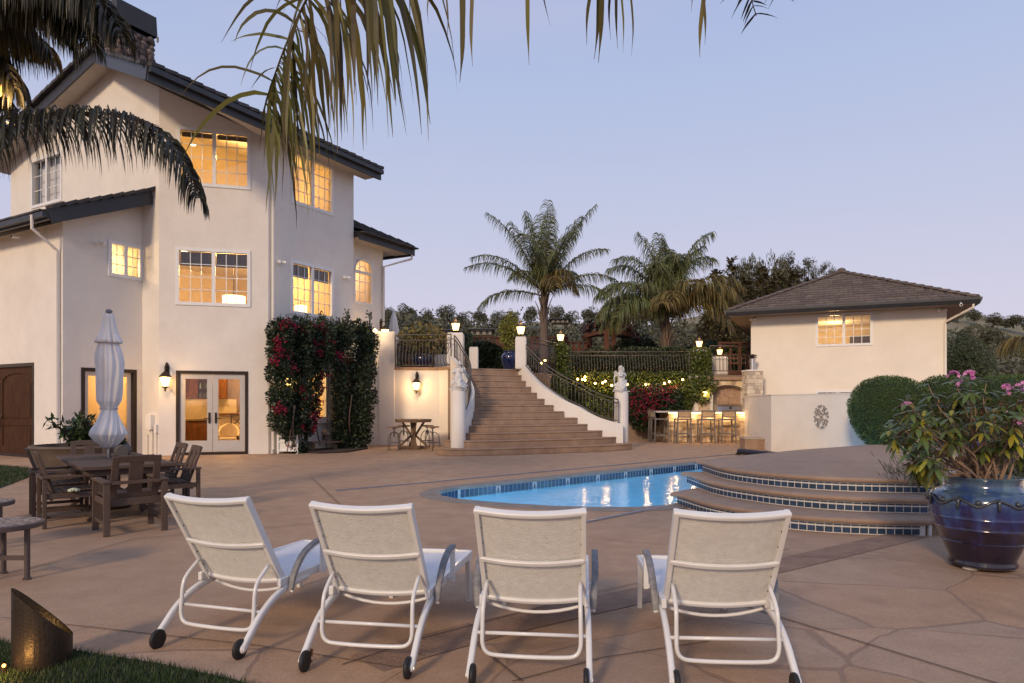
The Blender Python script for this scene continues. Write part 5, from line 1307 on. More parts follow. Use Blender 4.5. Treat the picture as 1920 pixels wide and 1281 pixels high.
camera_dome(c[1] + V((-.5, .15, -.16)), 'bullet camera at the right corner of the guest house eave', wH.rz())

# low garden wall with the scroll medallion
p1 = V((at(1396, 0, 26.8).x, 26.8)); p2 = V((at(1446, 0, 22.2).x, 22.2)); p3 = V((at(1700, 0, 17.6).x, 17.6)); zlw = 1.82
t = thing('low_wall', 'low cream stucco wall in front of the guest house bearing a metal scroll medallion', 'wall', (p2.x, p2.y, 0))
w1 = Wall(p1, p2); w2 = Wall(p2, p3)
mb = MB(); w1.mesh(mb, 0, zlw, zlw, [], .3); w2.mesh(mb, 0, zlw, zlw, [], .3); mb.build('wall_face', M_STUCCO2, t, world=True)
mb = MB(); w1.slab(mb, .0, w1.L, zlw, zlw + .03, -.3, .015); w2.slab(mb, 0.016, w2.L, zlw, zlw + .03, -.3, .015); mb.build('cap', M_STUCCO2, t, world=True)
a, z = w2.pix(1541, 782); mp_ = w2.P(a, z, .02); R_ = wid(19, mp_.y); H_ = wid(24, mp_.y)
t = thing('wall_medallion', 'dark scrolled iron medallion on the low cream wall', 'wall ornament', mp_, w2.rz())
mb = MB()
def spiral(cx_, cz, a0, r, turns, sg):
    pts = []
    for k in range(16):
        f = k / 15; a = a0 + sg * turns * 2 * PI * f; rr = r * (1 - .82 * f); pts.append((cx_ + rr * math.cos(a), -.01, cz + rr * math.sin(a)))
    mb.tube(pts, .0058, 5)
for k in range(16):
    a = 2 * PI * k / 16; x, z = R_ * .84 * math.cos(a), H_ * .86 * math.sin(a); spiral(x, z, a + PI, R_ * .165, 1.2, 1 if k % 2 else -1)
for sx in (-1, 1):
    for sz in (-1, 1):
        mb.tube(spline([(0, -.01, 0), (sx * R_ * .28, -.01, sz * H_ * .16), (sx * R_ * .46, -.01, sz * H_ * .46), (sx * R_ * .24, -.01, sz * H_ * .66)], 5), .007, 5)
        spiral(sx * R_ * .25, sz * H_ * .47, 0, R_ * .19, 1.3, sx * sz); spiral(sx * R_ * .55, sz * H_ * .22, PI, R_ * .18, 1.3, -sx * sz); spiral(sx * R_ * .12, sz * H_ * .25, PI / 2, R_ * .11, 1.1, sx)
mb.build('scrollwork', mat('rust_brown_iron', (.055, .028, .020), .6, .3, 20), t)
# low stucco bench with a stone top at the end of the bar
bp_ = at(1415, 0, 23.6); t = thing('low_plinth', 'low brown stucco block with a stone top at the end of the bar', 'plinth', (bp_.x, bp_.y, 0), R(-6))
mb = MB(); mb.box((0, 0, .165), (wid(45, 23.6), .8, .33)); mb.build('body', M_STEP, t, bevel=.01)
mb = MB(); mb.box((0, 0, .36), (wid(48, 23.6), .86, .06)); mb.build('stone_top', mat('tan_stone', (.42, .34, .27), .8, .2, 5), t, bevel=.01)
# rolled pool cover at the far end
p = at(1386, 848, 20.6); q = at(1520, 851, 17.9)
t = thing('pool_cover_roller', 'dark navy rolled pool cover lying at the far end of the pool', 'pool cover', (p.x, p.y, 0))
mb = MB(); d = V((q.x - p.x, q.y - p.y, 0)); mb.tube([V((0, 0, .11)), d + V((0, 0, .11))], .085, 14); mb.build('rolled_cover', mat('navy_vinyl', (.010, .013, .030), .5, .3, 10, bump=.3), t, smooth=40)
mb = MB(); mb.tube([V((0, 0, .11)) - d.normalized() * .1, d + V((0, 0, .11)) + d.normalized() * .1], .03, 8); mb.build('axle', M_METAL, t); 
for v in (V((0, 0, 0)), d): mb = MB(); mb.box(v + V((0, 0, .03)) - d.normalized() * .06, (.08, .2, .06)); mb.build('bracket', M_BRONZE, t)

# ------------------------------------------------------------------ raised spa deck with three tiled steps
sp = thing('raised_spa_deck', 'raised brown spa deck with three curved steps and blue tile risers', 'steps', (3.1, 11.2, 0))
Rz = .19
fronts = {1: [gnd(1270, 946), gnd(1330, 966), gnd(1400, 980), gnd(1480, 992), gnd(1560, 999), gnd(1650, 1003), gnd(1735, 1004.5)],
          2: [gnd(1288, 906, Rz), gnd(1340, 926, Rz), gnd(1420, 941, Rz), gnd(1500, 951, Rz), gnd(1580, 957.5, Rz), gnd(1660, 961, Rz), gnd(1765, 963, Rz), gnd(1830, 963, Rz)],
          3: [gnd(1317, 884, 2 * Rz), gnd(1360, 898, 2 * Rz), gnd(1420, 908, 2 * Rz), gnd(1500, 916, 2 * Rz), gnd(1580, 921, 2 * Rz), gnd(1660, 923.5, 2 * Rz), gnd(1765, 925, 2 * Rz), gnd(1850, 925, 2 * Rz)]}
back = [tuple(V(near) + D * 8.4), (11.2, 15.9)]
for k in (1, 2, 3):
    cur = [(p.x, p.y) for p in spline([V((p.x, p.y, 0)) for p in fronts[k]], 6)]
    if k == 3: plan = cur + [(9.5, 9.2), (11.2, 15.9), (8.6, 16.35), (6.16, 14.6), (4.49, 13.07), (3.55, 11.95)]
    else: plan = cur + ([(5.75, 8.25), (6.1, 9.4)] if k == 1 else []) + [(cur[-1][0], 9.6 + .2 * k), (3.6, 11.5 + .15 * k)]
    z0, z1 = Rz * (k - 1), Rz * k
    tm = z0 + .118
    mb = MB(); tile_band(mb, cur, z0, z0 + .085, .096, .004, .010); tile_band(mb, cur, z0 + .085, tm, .096, .004, .008); 
    mb.build('tile_riser', [M_GROUT, M_TILEBLUE], sp, world=True)
    mb = MB()                                 # white tile trim line over the tiles
    n_ = len(cur)
    off = lambda i, d: (V(cur[i]) + (lambda t: V((t.y, -t.x)))((V(cur[min(i + 1, n_ - 1)]) - V(cur[max(i - 1, 0)])).normalized()) * d)
    mb.tube([(*off(i, .008), tm + .004) for i in range(n_)], .009, 6); mb.build('tile_trim', M_GROUT, sp, world=True)
    mb = MB()
    mb.prism([(p[0], p[1]) for p in [tuple(V(plan[i])) for i in range(len(plan))]], z0 + .001, tm)
    inner = [tuple(off(i, -.03)) for i in range(n_)] + plan[n_:]
    mb = MB(); mb.prism(inner, z0 + .001, tm + .005); mb.build('body', M_SPA, sp, world=True)
    nose = [tuple(off(i, .055)) for i in range(n_)]; nose[0] = tuple(V(nose[0]) + V((-.06, .02)))
    mb = MB(); mb.prism(nose + plan[n_:], tm + .006, z1); mb.build('tread', M_SPA, sp, bevel=.028, world=True)
p = gnd(1738, 1004); mb = MB(); mb.lathe([(.022, 0), (.022, .12), (.012, .135)], 10); o = mb.build('end_trim', M_GROUT, sp, smooth=40); o.location = V((p.x + .02, p.y - .02, 0)) - sp.location
# planter wall on the right, behind the big pot
t = thing('planter_wall', 'low white rounded planter wall behind the blue pot', 'wall', (5.55, 8.2, 0))
pw = spline([V((5.35, 8.35, 0)), V((5.75, 7.6, 0)), V((6.4, 7.2, 0)), (7.6, 6.95, 0), (9.5, 6.8, 0)], 5)
mb = MB()
for (a, b) in zip(pw, pw[1:]):
    nn = V(((b - a).y, -(b - a).x, 0)).normalized(); nn2 = nn
    mb.quad(a, b, b + V((0, 0, .70)), a + V((0, 0, .70))); mb.quad(a + V((0, 0, .70)), b + V((0, 0, .70)), b - nn * .22 + V((0, 0, .70)), a - nn * .22 + V((0, 0, .70))); mb.quad(b - nn * .22, a - nn * .22, a - nn * .22 + V((0, 0, .70)), b - nn * .22 + V((0, 0, .70)))
mb.lathe([(.12, 0), (.12, .66), (.08, .71)], 14, pw[0] + V((.08, .08, 0))); mb.build('wall_face', M_STUCCO, t, smooth=35, world=True)
mb = MB(); mb.prism([(5.6, 8.4), (5.9, 7.8), (6.5, 7.4), (9.5, 7.05), (12, 9), (9.4, 9.9), (6.0, 9.2)], .4, .60); mb.build('soil', M_SOIL, t, world=True)
# ------------------------------------------------------------------ the four chaises
M_CHW = mat('white_powder_coat', (.74, .73, .71), .35, .10, 6, coat=.2)
M_SLING = mat('stained_sling', (.80, .765, .68), .85, .22, 26, bump=.5, bscale=120, col2=(.69, .655, .565), detail=4, trans=.15)
nt_ = M_SLING.node_tree; tc_ = [n for n in nt_.nodes if n.type == 'TEX_COORD'][0]; oi_ = nt_.nodes.new('ShaderNodeObjectInfo')      # each sling has stains of its own
va_ = nt_.nodes.new('ShaderNodeVectorMath'); va_.operation = 'MULTIPLY_ADD'; va_.inputs[1].default_value = (37, 53, 71); nt_.links.new(oi_.outputs['Random'], va_.inputs[0])
for l_ in [l for l in nt_.links if l.from_node == tc_]: to_ = l_.to_socket; nt_.links.remove(l_); nt_.links.new(va_.outputs['Vector'], to_)
nt_.links.new(tc_.outputs['Object'], va_.inputs[2])
weather(M_SLING, .35, (3, 3, 3), .5, .7)
for l_ in [l for l in nt_.links if l.from_node.type == 'TEX_COORD' and l.to_node != va_]: to_ = l_.to_socket; nt_.links.remove(l_); nt_.links.new(va_.outputs['Vector'], to_)
M_SLINGW = mat('white_sling', (.72, .70, .70), .8, .08, 8, bump=.2, bscale=260)
M_ARM = mat('worn_grey_arm', (.26, .25, .25), .55, .5, 22, col2=(.12, .115, .115), bump=.2)
M_RUB = mat('black_rubber', (.012, .012, .012), .6, .2, 20)
def make_chaise(label):
    t = thing('chaise_longue', label, 'sun lounger', (0, 0, 0), 0, 'white chaises lined up by the pool')
    hw = .315; sh = .37
    bt = V((0, -.36, .965)); bb = V((0, .02, sh - .02)); bd = (bt - bb).normalized(); bn = V((0, -bd.z, bd.y))     # out of the back, towards -y
    def bp(x, s, o=0): p = bb.lerp(bt, s) + bn * o; return V((x, p.y, p.z))
    bow = lambda x: .035 * (1 - (x / .30) ** 2)       # the sling sags between its side rails, away from the sitter
    mb = MB()
    for sx in (-1, 1): mb.bar(bp(sx * .297, 0), bp(sx * .297, 1.0), .028, .050, up=bn)
    N_ = 12
    for s, w_, h_ in ((.985, .045, .034), (.045, .028, .032)):
        pts = [bp(-.311 + .622 * i / N_, s, max(0, bow(-.311 + .622 * i / N_))) for i in range(N_ + 1)]
        mb.sweep(pts, w_, h_, up=bd)
    mb.build('back_frame', M_CHW, t, bevel=.004)
    mb = MB(); pts = [bp(-.30 + .60 * i / N_, .50, .02 + bow(-.30 + .60 * i / N_)) for i in range(N_ + 1)]
    mb.sweep(pts, .022, .030, up=bd)
    mb.build('back_brace', M_CHW, t)
    mb = MB(); nx, ns = 12, 10
    vs = [bp(-.283 + .566 * i / nx, .05 + .92 * j / ns, bow(-.283 + .566 * i / nx) * .9) for j in range(ns + 1) for i in range(nx + 1)]
    mb.add(vs, [(j * (nx + 1) + i, j * (nx + 1) + i + 1, (j + 1) * (nx + 1) + i + 1, (j + 1) * (nx + 1) + i) for j in range(ns) for i in range(nx)])
    mb.build('back_sling', M_SLING, t, smooth=True)
    mb = MB()
    for sx in (-1, 1):
        mb.bar((sx * .272, .02, sh - .1), (sx * .272, .02, sh - .1), .001, .001) if False else None
        for k in range(5): p = bp(sx * .286, .18 + .16 * k, .012); mb.ball(p, .007, 6, 4)
    mb.build('rivet', M_BRONZE, t)
    L_ = 1.16                                       # seat
    mb = MB()
    for sx in (-1, 1): mb.bar((sx * hw, -.06, sh), (sx * hw, L_, sh - .01), .030, .055)
    mb.bar((-hw, L_, sh - .01), (hw, L_, sh - .01), .03, .055)
    pts = [V((-.29 + .58 * i / 8, .06, sh - .05 - .05 * (1 - (i / 4 - 1) ** 2))) for i in range(9)]; mb.tube(pts, .012, 6)
    pts = [V((-.29 + .58 * i / 8, .60, sh - .04 - .04 * (1 - (i / 4 - 1) ** 2))) for i in range(9)]; mb.tube(pts, .012, 6)
    mb.build('seat_frame', M_CHW, t, bevel=.005)
    mb = MB(); vs = [(-.30 + .60 * i / 8, .03 + (L_ - .05) * j / 6, sh + .012 - .022 * (1 - (i / 4 - 1) ** 2)) for j in range(7) for i in range(9)]
    mb.add(vs, [(j * 9 + i, j * 9 + i + 1, (j + 1) * 9 + i + 1, (j + 1) * 9 + i) for j in range(6) for i in range(8)]); mb.build('seat_sling', M_SLINGW, t, smooth=True)
    for sx in (-1, 1):
        pts = spline([(sx * hw, .26, sh - .028), (sx * hw, .09, sh - .036), (sx * (hw + .006), -.10, sh - .075), (sx * (hw + .010), -.25, sh - .15), (sx * (hw + .012), -.36, sh - .245), (sx * (hw + .014), -.425, .065)], 5)
        mb = MB()
        mb.sweep(pts, .046, .034, up=(1, 0, 0))
        mb.ball(pts[-1], .028, 10, 7, (.58, 1, 1))
        l = mb.build('rear_leg', M_CHW, t, smooth=50)
        mb = MB(); xo = sx * (hw + .014) - sx * .0
        mb.tube([(xo - .014 - sx * .020, -.43, .062), (xo + .014 - sx * .020, -.43, .062)], .062, 20); w_ = mb.build('wheel', M_RUB, l, smooth=40, bevel=.010)
        mb = MB(); mb.tube([(xo + sx * .0 - .001, -.43, .062), (xo + sx * .018, -.43, .062)], .012, 8); mb.build('axle', M_CHW, l)
        mb = MB(); mb.bar((sx * hw, L_ - .10, sh - .03), (sx * (hw - .0), L_ - .06, 0), .034, .045); mb.build('front_leg', M_CHW, t, bevel=.005)
        ap_ = spline([(sx * (hw + .035), .02, sh - .06), (sx * (hw + .045), .05, sh + .05), (sx * (hw + .05), .14, sh + .155), (sx * (hw + .05), .27, sh + .205), (sx * (hw + .05), .38, sh + .215)], 5)
        mb = MB()
        mb.sweep(ap_, .024, .042, up=(1, 0, 0))
        ar = mb.build('armrest', M_ARM, t, smooth=50)
        mb = MB()
        mb.sweep([a + V((0, .010, -.018)) for a in ap_], .018, .030, up=(1, 0, 0))
        mb.box((sx * (hw + .048), .385, sh + .09), (.030, .034, .24)); mb.bar((sx * hw, .385, sh - .01), (sx * (hw + .05), .385, sh - .01), .03, .03)
        mb.build('arm_support', M_CHW, t, bevel=.004)
    # prop that holds the back up: a U of tube with notches, and a cross bar
    u = spline([bp(-.275, .27, .03), (-.278, -.235, .40), (-.280, -.262, .26), (-.277, -.268, .17), (-.245, -.272, .128), (-.17, -.274, .118), (0, -.275, .115), (.17, -.274, .118), (.245, -.272, .128), (.277, -.268, .17), (.280, -.262, .26), (.278, -.235, .40), bp(.275, .27, .03)], 4)
    mb = MB(); mb.tube(u, .0125, 8)
    for sx in (-1, 1):
        for k in range(4): mb.tube([(sx * .28, -.25 + .0 * k, .24 + .035 * k), (sx * .28, -.228, .232 + .035 * k)], .005, 5)
    mb.build('back_prop', M_CHW, t, smooth=True)
    mb = MB(); mb.tube([(-.315, -.245, .235), (.315, -.245, .235)], .011, 8); mb.build('cross_bar', M_CHW, t, smooth=True)
    return t
def chaise_place(lx, ly, rx, ry):
    a, b = gnd(lx, ly), gnd(rx, ry); m = (a + b) / 2; d = (b - a); h = math.atan2(d.y, d.x)
    f = V((-math.sin(h), math.cos(h), 0)); return m + f * .43, h
CH = [('leftmost white chaise, angled most toward the pool, beside the wooden dining table', (289, 1216, 457, 1238)),
      ('second white chaise from the left, with a dry leaf caught at its left wheel', (570, 1260, 767, 1273)),
      ('third white chaise from the left, its back straight in front of the pool', (881, 1287, 1104, 1297)),
      ('rightmost white chaise, nearest the big blue pot and the spa steps', (1262, 1300, 1497, 1306))]
c0_ = make_chaise(CH[0][0]); 
for i, (lab, w_) in enumerate(CH):
    p, h = chaise_place(*w_)
    if i == 0: c0_.location = p; c0_.rotation_euler = (0, 0, h)
    else: dup(c0_, p, h, lab)
p = gnd(582, 1248); t = MB()
for k in range(7):
    d = rdir(); d.z = abs(d.z); t.leaf((rnd.uniform(-.02, .02), rnd.uniform(-.02, .02), .01 + .012 * k), d, rdir(), .05, .03)
tag(t.build('dry_leaf', mat('dry_brown_leaf', (.25, .13, .06), .8, .3, 10), loc=p), 'crumpled brown dry leaf beside the wheel of a chaise', 'leaf')
# ------------------------------------------------------------------ dining set
fd = V((-.643, .766, 0)); rd = V((.766, .643, 0)); NE = V((-4.98, 8.92, 0)); HDG = math.atan2(fd.y, fd.x) - PI / 2      # local +y runs along fd
TL, TW = 2.55, 1.10
tb = thing('dining_table', 'long weathered wooden dining table with a closed white parasol through it', 'table', NE + fd * TL / 2, HDG)
mb = MB(); n = 11
mb.bx(-TW / 2, TW / 2, -TL / 2, -TL / 2 + .14, .705, .75); mb.bx(-TW / 2, TW / 2, TL / 2 - .14, TL / 2, .705, .75)
for s in (-1, 1): mb.bx(s * TW / 2 - (.12 if s > 0 else 0), s * TW / 2 + (.12 if s < 0 else 0), -TL / 2 + .143, TL / 2 - .143, .705, .75)
for k in range(n):
    y0 = -TL / 2 + .145 + (TL - .29) * k / n; mb.bx(-TW / 2 + .123, TW / 2 - .123, y0 + .003, y0 + (TL - .29) / n - .003, .708, .748)
mb.build('tabletop', M_GREYWOOD, tb, bevel=.005)
mb = MB(); mb.bx(-TW / 2 + .08, TW / 2 - .08, -TL / 2 + .08, -TL / 2 + .11, .62, .704); mb.bx(-TW / 2 + .08, TW / 2 - .08, TL / 2 - .11, TL / 2 - .08, .62, .704)
for s in (-1, 1): mb.bx(s * (TW / 2 - .09) - .015, s * (TW / 2 - .09) + .015, -TL / 2 + .11, TL / 2 - .11, .62, .704)
mb.build('apron', M_GREYWOOD, tb, bevel=.004)
for y in (-TL / 2 + .45, TL / 2 - .45):
    for s in (-1, 1):
        mb = MB(); mb.bar((s * .42, y + s * .03, 0.0), (-s * .36, y + s * .03, .64), .055, .09, up=(0, 1, 0)); mb.build('leg', M_GREYWOOD, tb, bevel=.005)
mb = MB(); mb.bx(-.05, .05, -TL / 2 + .4, TL / 2 - .4, .29, .37); mb.build('stretcher', M_GREYWOOD, tb, bevel=.005)
def make_dchair(label):
    t = thing('dining_chair', label, 'chair', (0, 0, 0), 0, 'weathered wooden armchairs around the dining table')
    m = M_GREYWOOD; w_, d_ = .31, .30             # half sizes; +y is the way the sitter looks
    for sx in (-1, 1):
        mb = MB(); mb.bx(sx * w_ - .035, sx * w_ + .035, d_ - .045, d_ + .0, 0, .615); mb.build('leg', m, t, bevel=.005)
        mb = MB(); mb.bx(sx * w_ - .035, sx * w_ + .035, -d_ - .045, -d_, 0, .615); mb.build('leg', m, t, bevel=.005)
        mb = MB(); mb.bx(sx * w_ - .045, sx * w_ + .045, -d_ - .055, d_ + .02, .618, .645); mb.build('armrest', m, t, bevel=.005)
        mb = MB(); mb.bx(sx * w_ - .016, sx * w_ + .016, -d_, d_ - .045, .12, .16); mb.bx(sx * w_ - .016, sx * w_ + .016, -d_, d_ - .045, .36, .43); mb.build('side_rail', m, t, bevel=.004)
    mb = MB()
    for k in range(6): y0 = -d_ + .10 + k * .082; mb.bx(-w_ + .02, w_ - .02, y0, y0 + .070, .430 + .004 * k, .450 + .004 * k)
    mb.bx(-w_ + .02, w_ - .02, d_ - .03, d_ - .005, .355, .432); mb.bx(-w_ + .02, w_ - .02, -d_ + .04, -d_ + .07, .34, .425); mb.build('seat', m, t, bevel=.004)
    b0, b1 = V((0, -d_ + .10, .40)), V((0, -d_ - .085, .93)); X = V((1, 0, 0))
    mb = MB(); up = (b1 - b0).cross(X)
    for sx in (-1, 1): mb.bar(b0 + X * sx * .225, b1 + X * sx * .225, .075, .030, up=up)
    mb.bar(b0.lerp(b1, .94) - X * .187, b0.lerp(b1, .94) + X * .187, .026, .085, up=b1 - b0); mb.bar(b0.lerp(b1, .10) - X * .187, b0.lerp(b1, .10) + X * .187, .026, .08, up=b1 - b0)
    mb.bar(b0.lerp(b1, .18), b0.lerp(b1, .865), .155, .022, up=up); mb.build('backrest', m, t, bevel=.004)
    mb = MB(); mb.bx(-w_ + .045, w_ - .045, -d_ - .05, -d_ - .02, .60, .64); mb.build('back_rail', m, t, bevel=.004)
    return t
dc = make_dchair('weathered wooden armchair at the near end of the dining table, its back to the chaises')
cpos = lambda al, lat: NE + fd * al + rd * lat
nc = (gnd(201.5, 1007) + gnd(303.6, 993.6)) / 2
dc.location = nc + V((-.66, .75, 0)) * .30; dc.rotation_euler = (0, 0, HDG + R(2))
for al, lat, rz, lab in ((.45, -.60, -90, 'nearer wooden armchair left of the dining table, a pale rose on its seat'), (1.32, -.62, -92, 'farther wooden armchair on the left side of the dining table'),
                         (.62, .60, 88, 'nearer wooden armchair on the house door side of the dining table'), (1.48, .62, 92, 'farther wooden armchair on the house door side of the dining table'),
                         (TL + .32, .0, 180, 'wooden armchair at the far end of the dining table before the round planter')):
    dup(dc, cpos(al, lat), HDG + R(rz), lab)
# the pale flower lying on a chair
p = at(138, 922, 8.6); t = thing('rose', 'pale green white rose bloom lying on a dining chair seat', 'flower', p)
mb = MB()
for k in range(18):
    a = k * 2.4; r_ = .012 + .0022 * k; mb.ball((r_ * math.cos(a), r_ * math.sin(a), .035 - .0012 * k), .020 + .0006 * k, 6, 4, (1, 1, .7))
mb.build('bloom', mat('pale_petal', (.55, .60, .42), .8, .2, 20), t, smooth=True); mb = MB()
for k in range(4): mb.leaf((0, 0, .01), V((-1, rnd.uniform(-.6, .6), .2)), V((0, 0, 1)), .09, .04)
mb.build('foliage', M_LEAF, t)
# parasol
pu = cpos(1.62, .02); t = thing('parasol', 'tall closed white parasol tied shut, standing through the dining table', 'parasol', pu)
YU = pu.y; zz = lambda py: EYE + (HY - py) / F * YU; wd_ = lambda p: .92 * p / F * YU
prof = [(9, 589), (13, 608), (19, 626), (26.5, 641), (24, 644), (18, 643), (20, 650), (24, 664), (27, 682), (26.5, 702), (25, 722), (23, 740), (22, 752), (15.5, 763), (14.5, 768), (17, 776), (23, 792), (29, 806), (31, 814), (24, 826), (12, 838), (5, 842)]
def pleat(a, z, i):
    tw = a + .25 * math.sin(z * 2.1) + .10 * mnoise.noise(V((math.cos(a), math.sin(a), z * 1.5)))
    f = abs(math.sin(4 * tw + .6)) ** .7; f2 = math.sin(15 * tw + 2.5 * math.sin(z * 2.6)); n_ = mnoise.noise(V((math.cos(a) * 1.6, math.sin(a) * 1.6, z * 2.2)))
    return .80 + .20 * f + .055 * f2 + .22 * n_
pf = [(wd_(w_), zz(y)) for w_, y in prof]; pf2 = []
for (r0_, z0), (r1_, z1) in zip(pf, pf[1:]):
    for k in range(3): f = k / 3; pf2.append((r0_ + (r1_ - r0_) * f, z0 + (z1 - z0) * f))
pf2.append(pf[-1]); pf2 = pf2[::-1]
idx = lambda i: 99
mb = MB(); mb.lathe(pf2, 140, wob=lambda a, z, i: pleat(a, z, 5)); mb.build('canopy', mat('white_canvas', (.82, .80, .79), .85, .06, 5, bump=.15, bscale=180), t, smooth=True)
mb = MB(); mb.lathe([(.024, 0.02), (.024, zz(600))], 12); mb.build('pole', M_METAL, t, smooth=40)
mb = MB(); r_ = wd_(6.5); mb.ball((0, 0, zz(584)), r_, 14, 10, (1, 1, .75)); mb.lathe([(r_ * .7, zz(592)), (r_ * .8, zz(588))], 12); mb.build('finial', mat('grey_finial', (.22, .22, .23), .4, .1, 5), t, smooth=40)
mb = MB(); mb.lathe([(wd_(15.5), zz(766) - .015), (wd_(16.5), zz(766)), (wd_(15.5), zz(766) + .015)], 24, wob=lambda a, z, i: 1 + .12 * math.sin(8 * a), caps=False); mb.build('tie', mat('white_canvas2', (.6, .58, .6), .85), t, smooth=True)
mb = MB(); mb.lathe([(.30, 0), (.30, .04), (.08, .07), (.045, .08), (.045, .40)], 20); mb.build('base', M_BRONZE, t, smooth=40)
# log planter with succulents
p = at(209, 851, 10.3); t = thing('log_planter', 'hollow grey log planted with succulents on the dining table', 'planter', V((p.x + .1, p.y + .12, .752)), HDG + R(80))
mb = MB(); pts = [V((-.42 + .84 * k / 12, .03 * math.sin(k), .095)) for k in range(13)]
mb.tube(pts, [.085 + .014 * math.sin(k * 1.7) for k in range(13)], 12); mb.build('log', mat('grey_driftwood', (.20, .17, .145), .9, .4, 9, stretch=(2, 9, 9), bump=.6), t, smooth=50)
mb = MB()
for x, s in ((.30, 1.0), (.12, .7), (-.1, .6), (.38, .6)):
    for k in range(22):
        a = k * 2.4; e = .2 + 1.0 * (k / 22); d = V((math.cos(a) * math.cos(e), math.sin(a) * math.cos(e), math.sin(e))); mb.leaf((x, 0, .16), d, V((0, 0, 1)), .15 * s, .030)
mb.build('succulent', mat('succulent_leaf', (.07, .075, .035), .6, .4, 4, island=.6), t)
# round planter by the wing
pc = at(150, 757, 14.2); t = thing('round_planter', 'wide round stone planter with a leafy shrub behind the dining table', 'planter', (pc.x, pc.y, 0))
mb = MB(); mb.lathe([(.58, 0), (.70, .12), (.82, .50), (.86, .62), (.90, .66), (.88, .70), (.80, .70), (.78, .62)], 36); mb.build('bowl', mat('brown_stoneware', (.13, .092, .068), .8, .3, 6, bump=.4), t, smooth=45)
mb = MB(); mb.lathe([(.0, .61), (.79, .61)], 24, caps=False); mb.build('soil', M_SOIL, t)
mb = MB(); mbl = MB()
for k in range(16):
    a = rnd.uniform(0, 2 * PI); d = V((math.cos(a), math.sin(a), 0)); top = d * rnd.uniform(.15, .62) + V((0, 0, .75 + rnd.uniform(.15, .58)))
    pts = spline([V((0, 0, .6)) + d * .1, d * .2 + V((0, 0, .85)), top], 4); mb.tube(pts, .012, 5)
    for q in range(38):
        s = rnd.uniform(.35, 1); b = pts[min(len(pts) - 1, int(s * len(pts)))]; dd = rdir() + V((0, 0, .1)); mbl.leaf(b + rdir() * .06, dd, V((0, 0, 1)) + rdir() * .4, rnd.uniform(.13, .22), .065)
mb.build('stem', M_STEM, t); mbl.build('foliage', mat('green_shrub_leaf', (.040, .070, .022), .4, .3, 3, island=.5, trans=.1), t)
# ------------------------------------------------------------------ bistro set
bp0 = gnd(775, 842); t = thing('bistro_table', 'round wooden pub table with splayed braces under the wall lantern', 'table', (bp0.x, bp0.y, 0))
bh = EYE - (786 - HY) / F * bp0.y; br = wid(34.5, bp0.y)
M_BIST = mat('brown_bistro_wood', (.20, .125, .075), .7, .35, 5, col2=(.11, .068, .042), stretch=(3, 3, 8))
mb = MB()
for k in range(9):
    x0_ = -br + 2 * br * k / 9; x1_ = x0_ + 2 * br / 9 - .006; pts = []
    for x in (x0_, x0_ + (x1_ - x0_) / 2, x1_): pts.append((x, math.sqrt(max(.001, br * br - x * x))))
    mb.prism([(x, -y) for x, y in pts] + [(x, y) for x, y in reversed(pts)], bh - .05, bh)
mb.lathe([(br * .97, bh - .10), (br * .97, bh - .052)], 28, caps=False); mb.build('tabletop', M_BIST, t, bevel=.006)
mb = MB(); mb.box((0, 0, bh / 2 - .02), (.16, .16, bh - .10)); mb.build('post', M_BIST, t, bevel=.008)
mb = MB()
for k in range(2): mb.box((0, 0, .05), (1.05 if k else .10, .10 if k else 1.05, .10), R(20))
mb.build('foot', M_BIST, t, bevel=.008)
for k in range(4):
    a = R(20) + k * PI / 2; d = V((math.cos(a), math.sin(a), 0))
    mb = MB(); mb.bar(d * .07 + V((0, 0, bh * .45)), d * (br * .62) + V((0, 0, bh - .07)), .07, .07); mb.bar(d * .07 + V((0, 0, bh * .46)), d * .48 + V((0, 0, .09)), .07, .07); mb.build('brace', M_BIST, t, bevel=.006)
def make_stool():
    t = thing('stool', '', 'stool', (0, 0, 0), 0, 'iron stools at the bistro table'); h = .80; r_ = .215
    mb = MB(); mb.lathe([(r_, h - .04), (r_ + .01, h - .02), (r_, h)], 22); mb.build('seat', mat('stool_seat_wood', (.24, .14, .075), .6, .3, 6), t, smooth=35)
    mb = MB(); mb.tube([(0, 0, h - .04), (0, 0, .44)], .020, 8); mb.tube([(0, 0, .50), (0, 0, .62)], .034, 8); mb.tube([(0, 0, h - .07), (0, 0, h - .042)], .08, 10); mb.build('screw_post', M_IRON, t, smooth=40)
    for k in range(4):
        a = PI / 4 + k * PI / 2; d = V((math.cos(a), math.sin(a), 0))
        mb = MB(); mb.tube(spline([d * .03 + V((0, 0, .615)), d * .13 + V((0, 0, .58)), d * .21 + V((0, 0, .46)), d * .235 + V((0, 0, .25)), d * .245], 4), .013, 6); mb.build('leg', M_IRON, t, smooth=True)
    mb = MB()
    for k in range(4):
        a = PI / 4 + k * PI / 2; b = a + PI / 2; mb.bar(V((math.cos(a), math.sin(a), 0)) * .235 + V((0, 0, .26)), V((math.cos(b), math.sin(b), 0)) * .235 + V((0, 0, .26)), .016, .022)
    mb.build('foot_rail', M_IRON, t); return t
so_ = make_stool()
for i, (px, py, lab) in enumerate(((739, 845, 'front left iron stool with round wooden seat at the bistro table'), (757, 841, 'back left iron stool with round wooden seat at the bistro table'), (801, 840.5, 'back right iron stool with round wooden seat at the bistro table'), (811, 845, 'front right iron stool with round wooden seat at the bistro table'))):
    p = gnd(px, py)
    if i == 0: so_.location = p; so_['label'] = lab
    else: dup(so_, p, R(17 * i), lab)
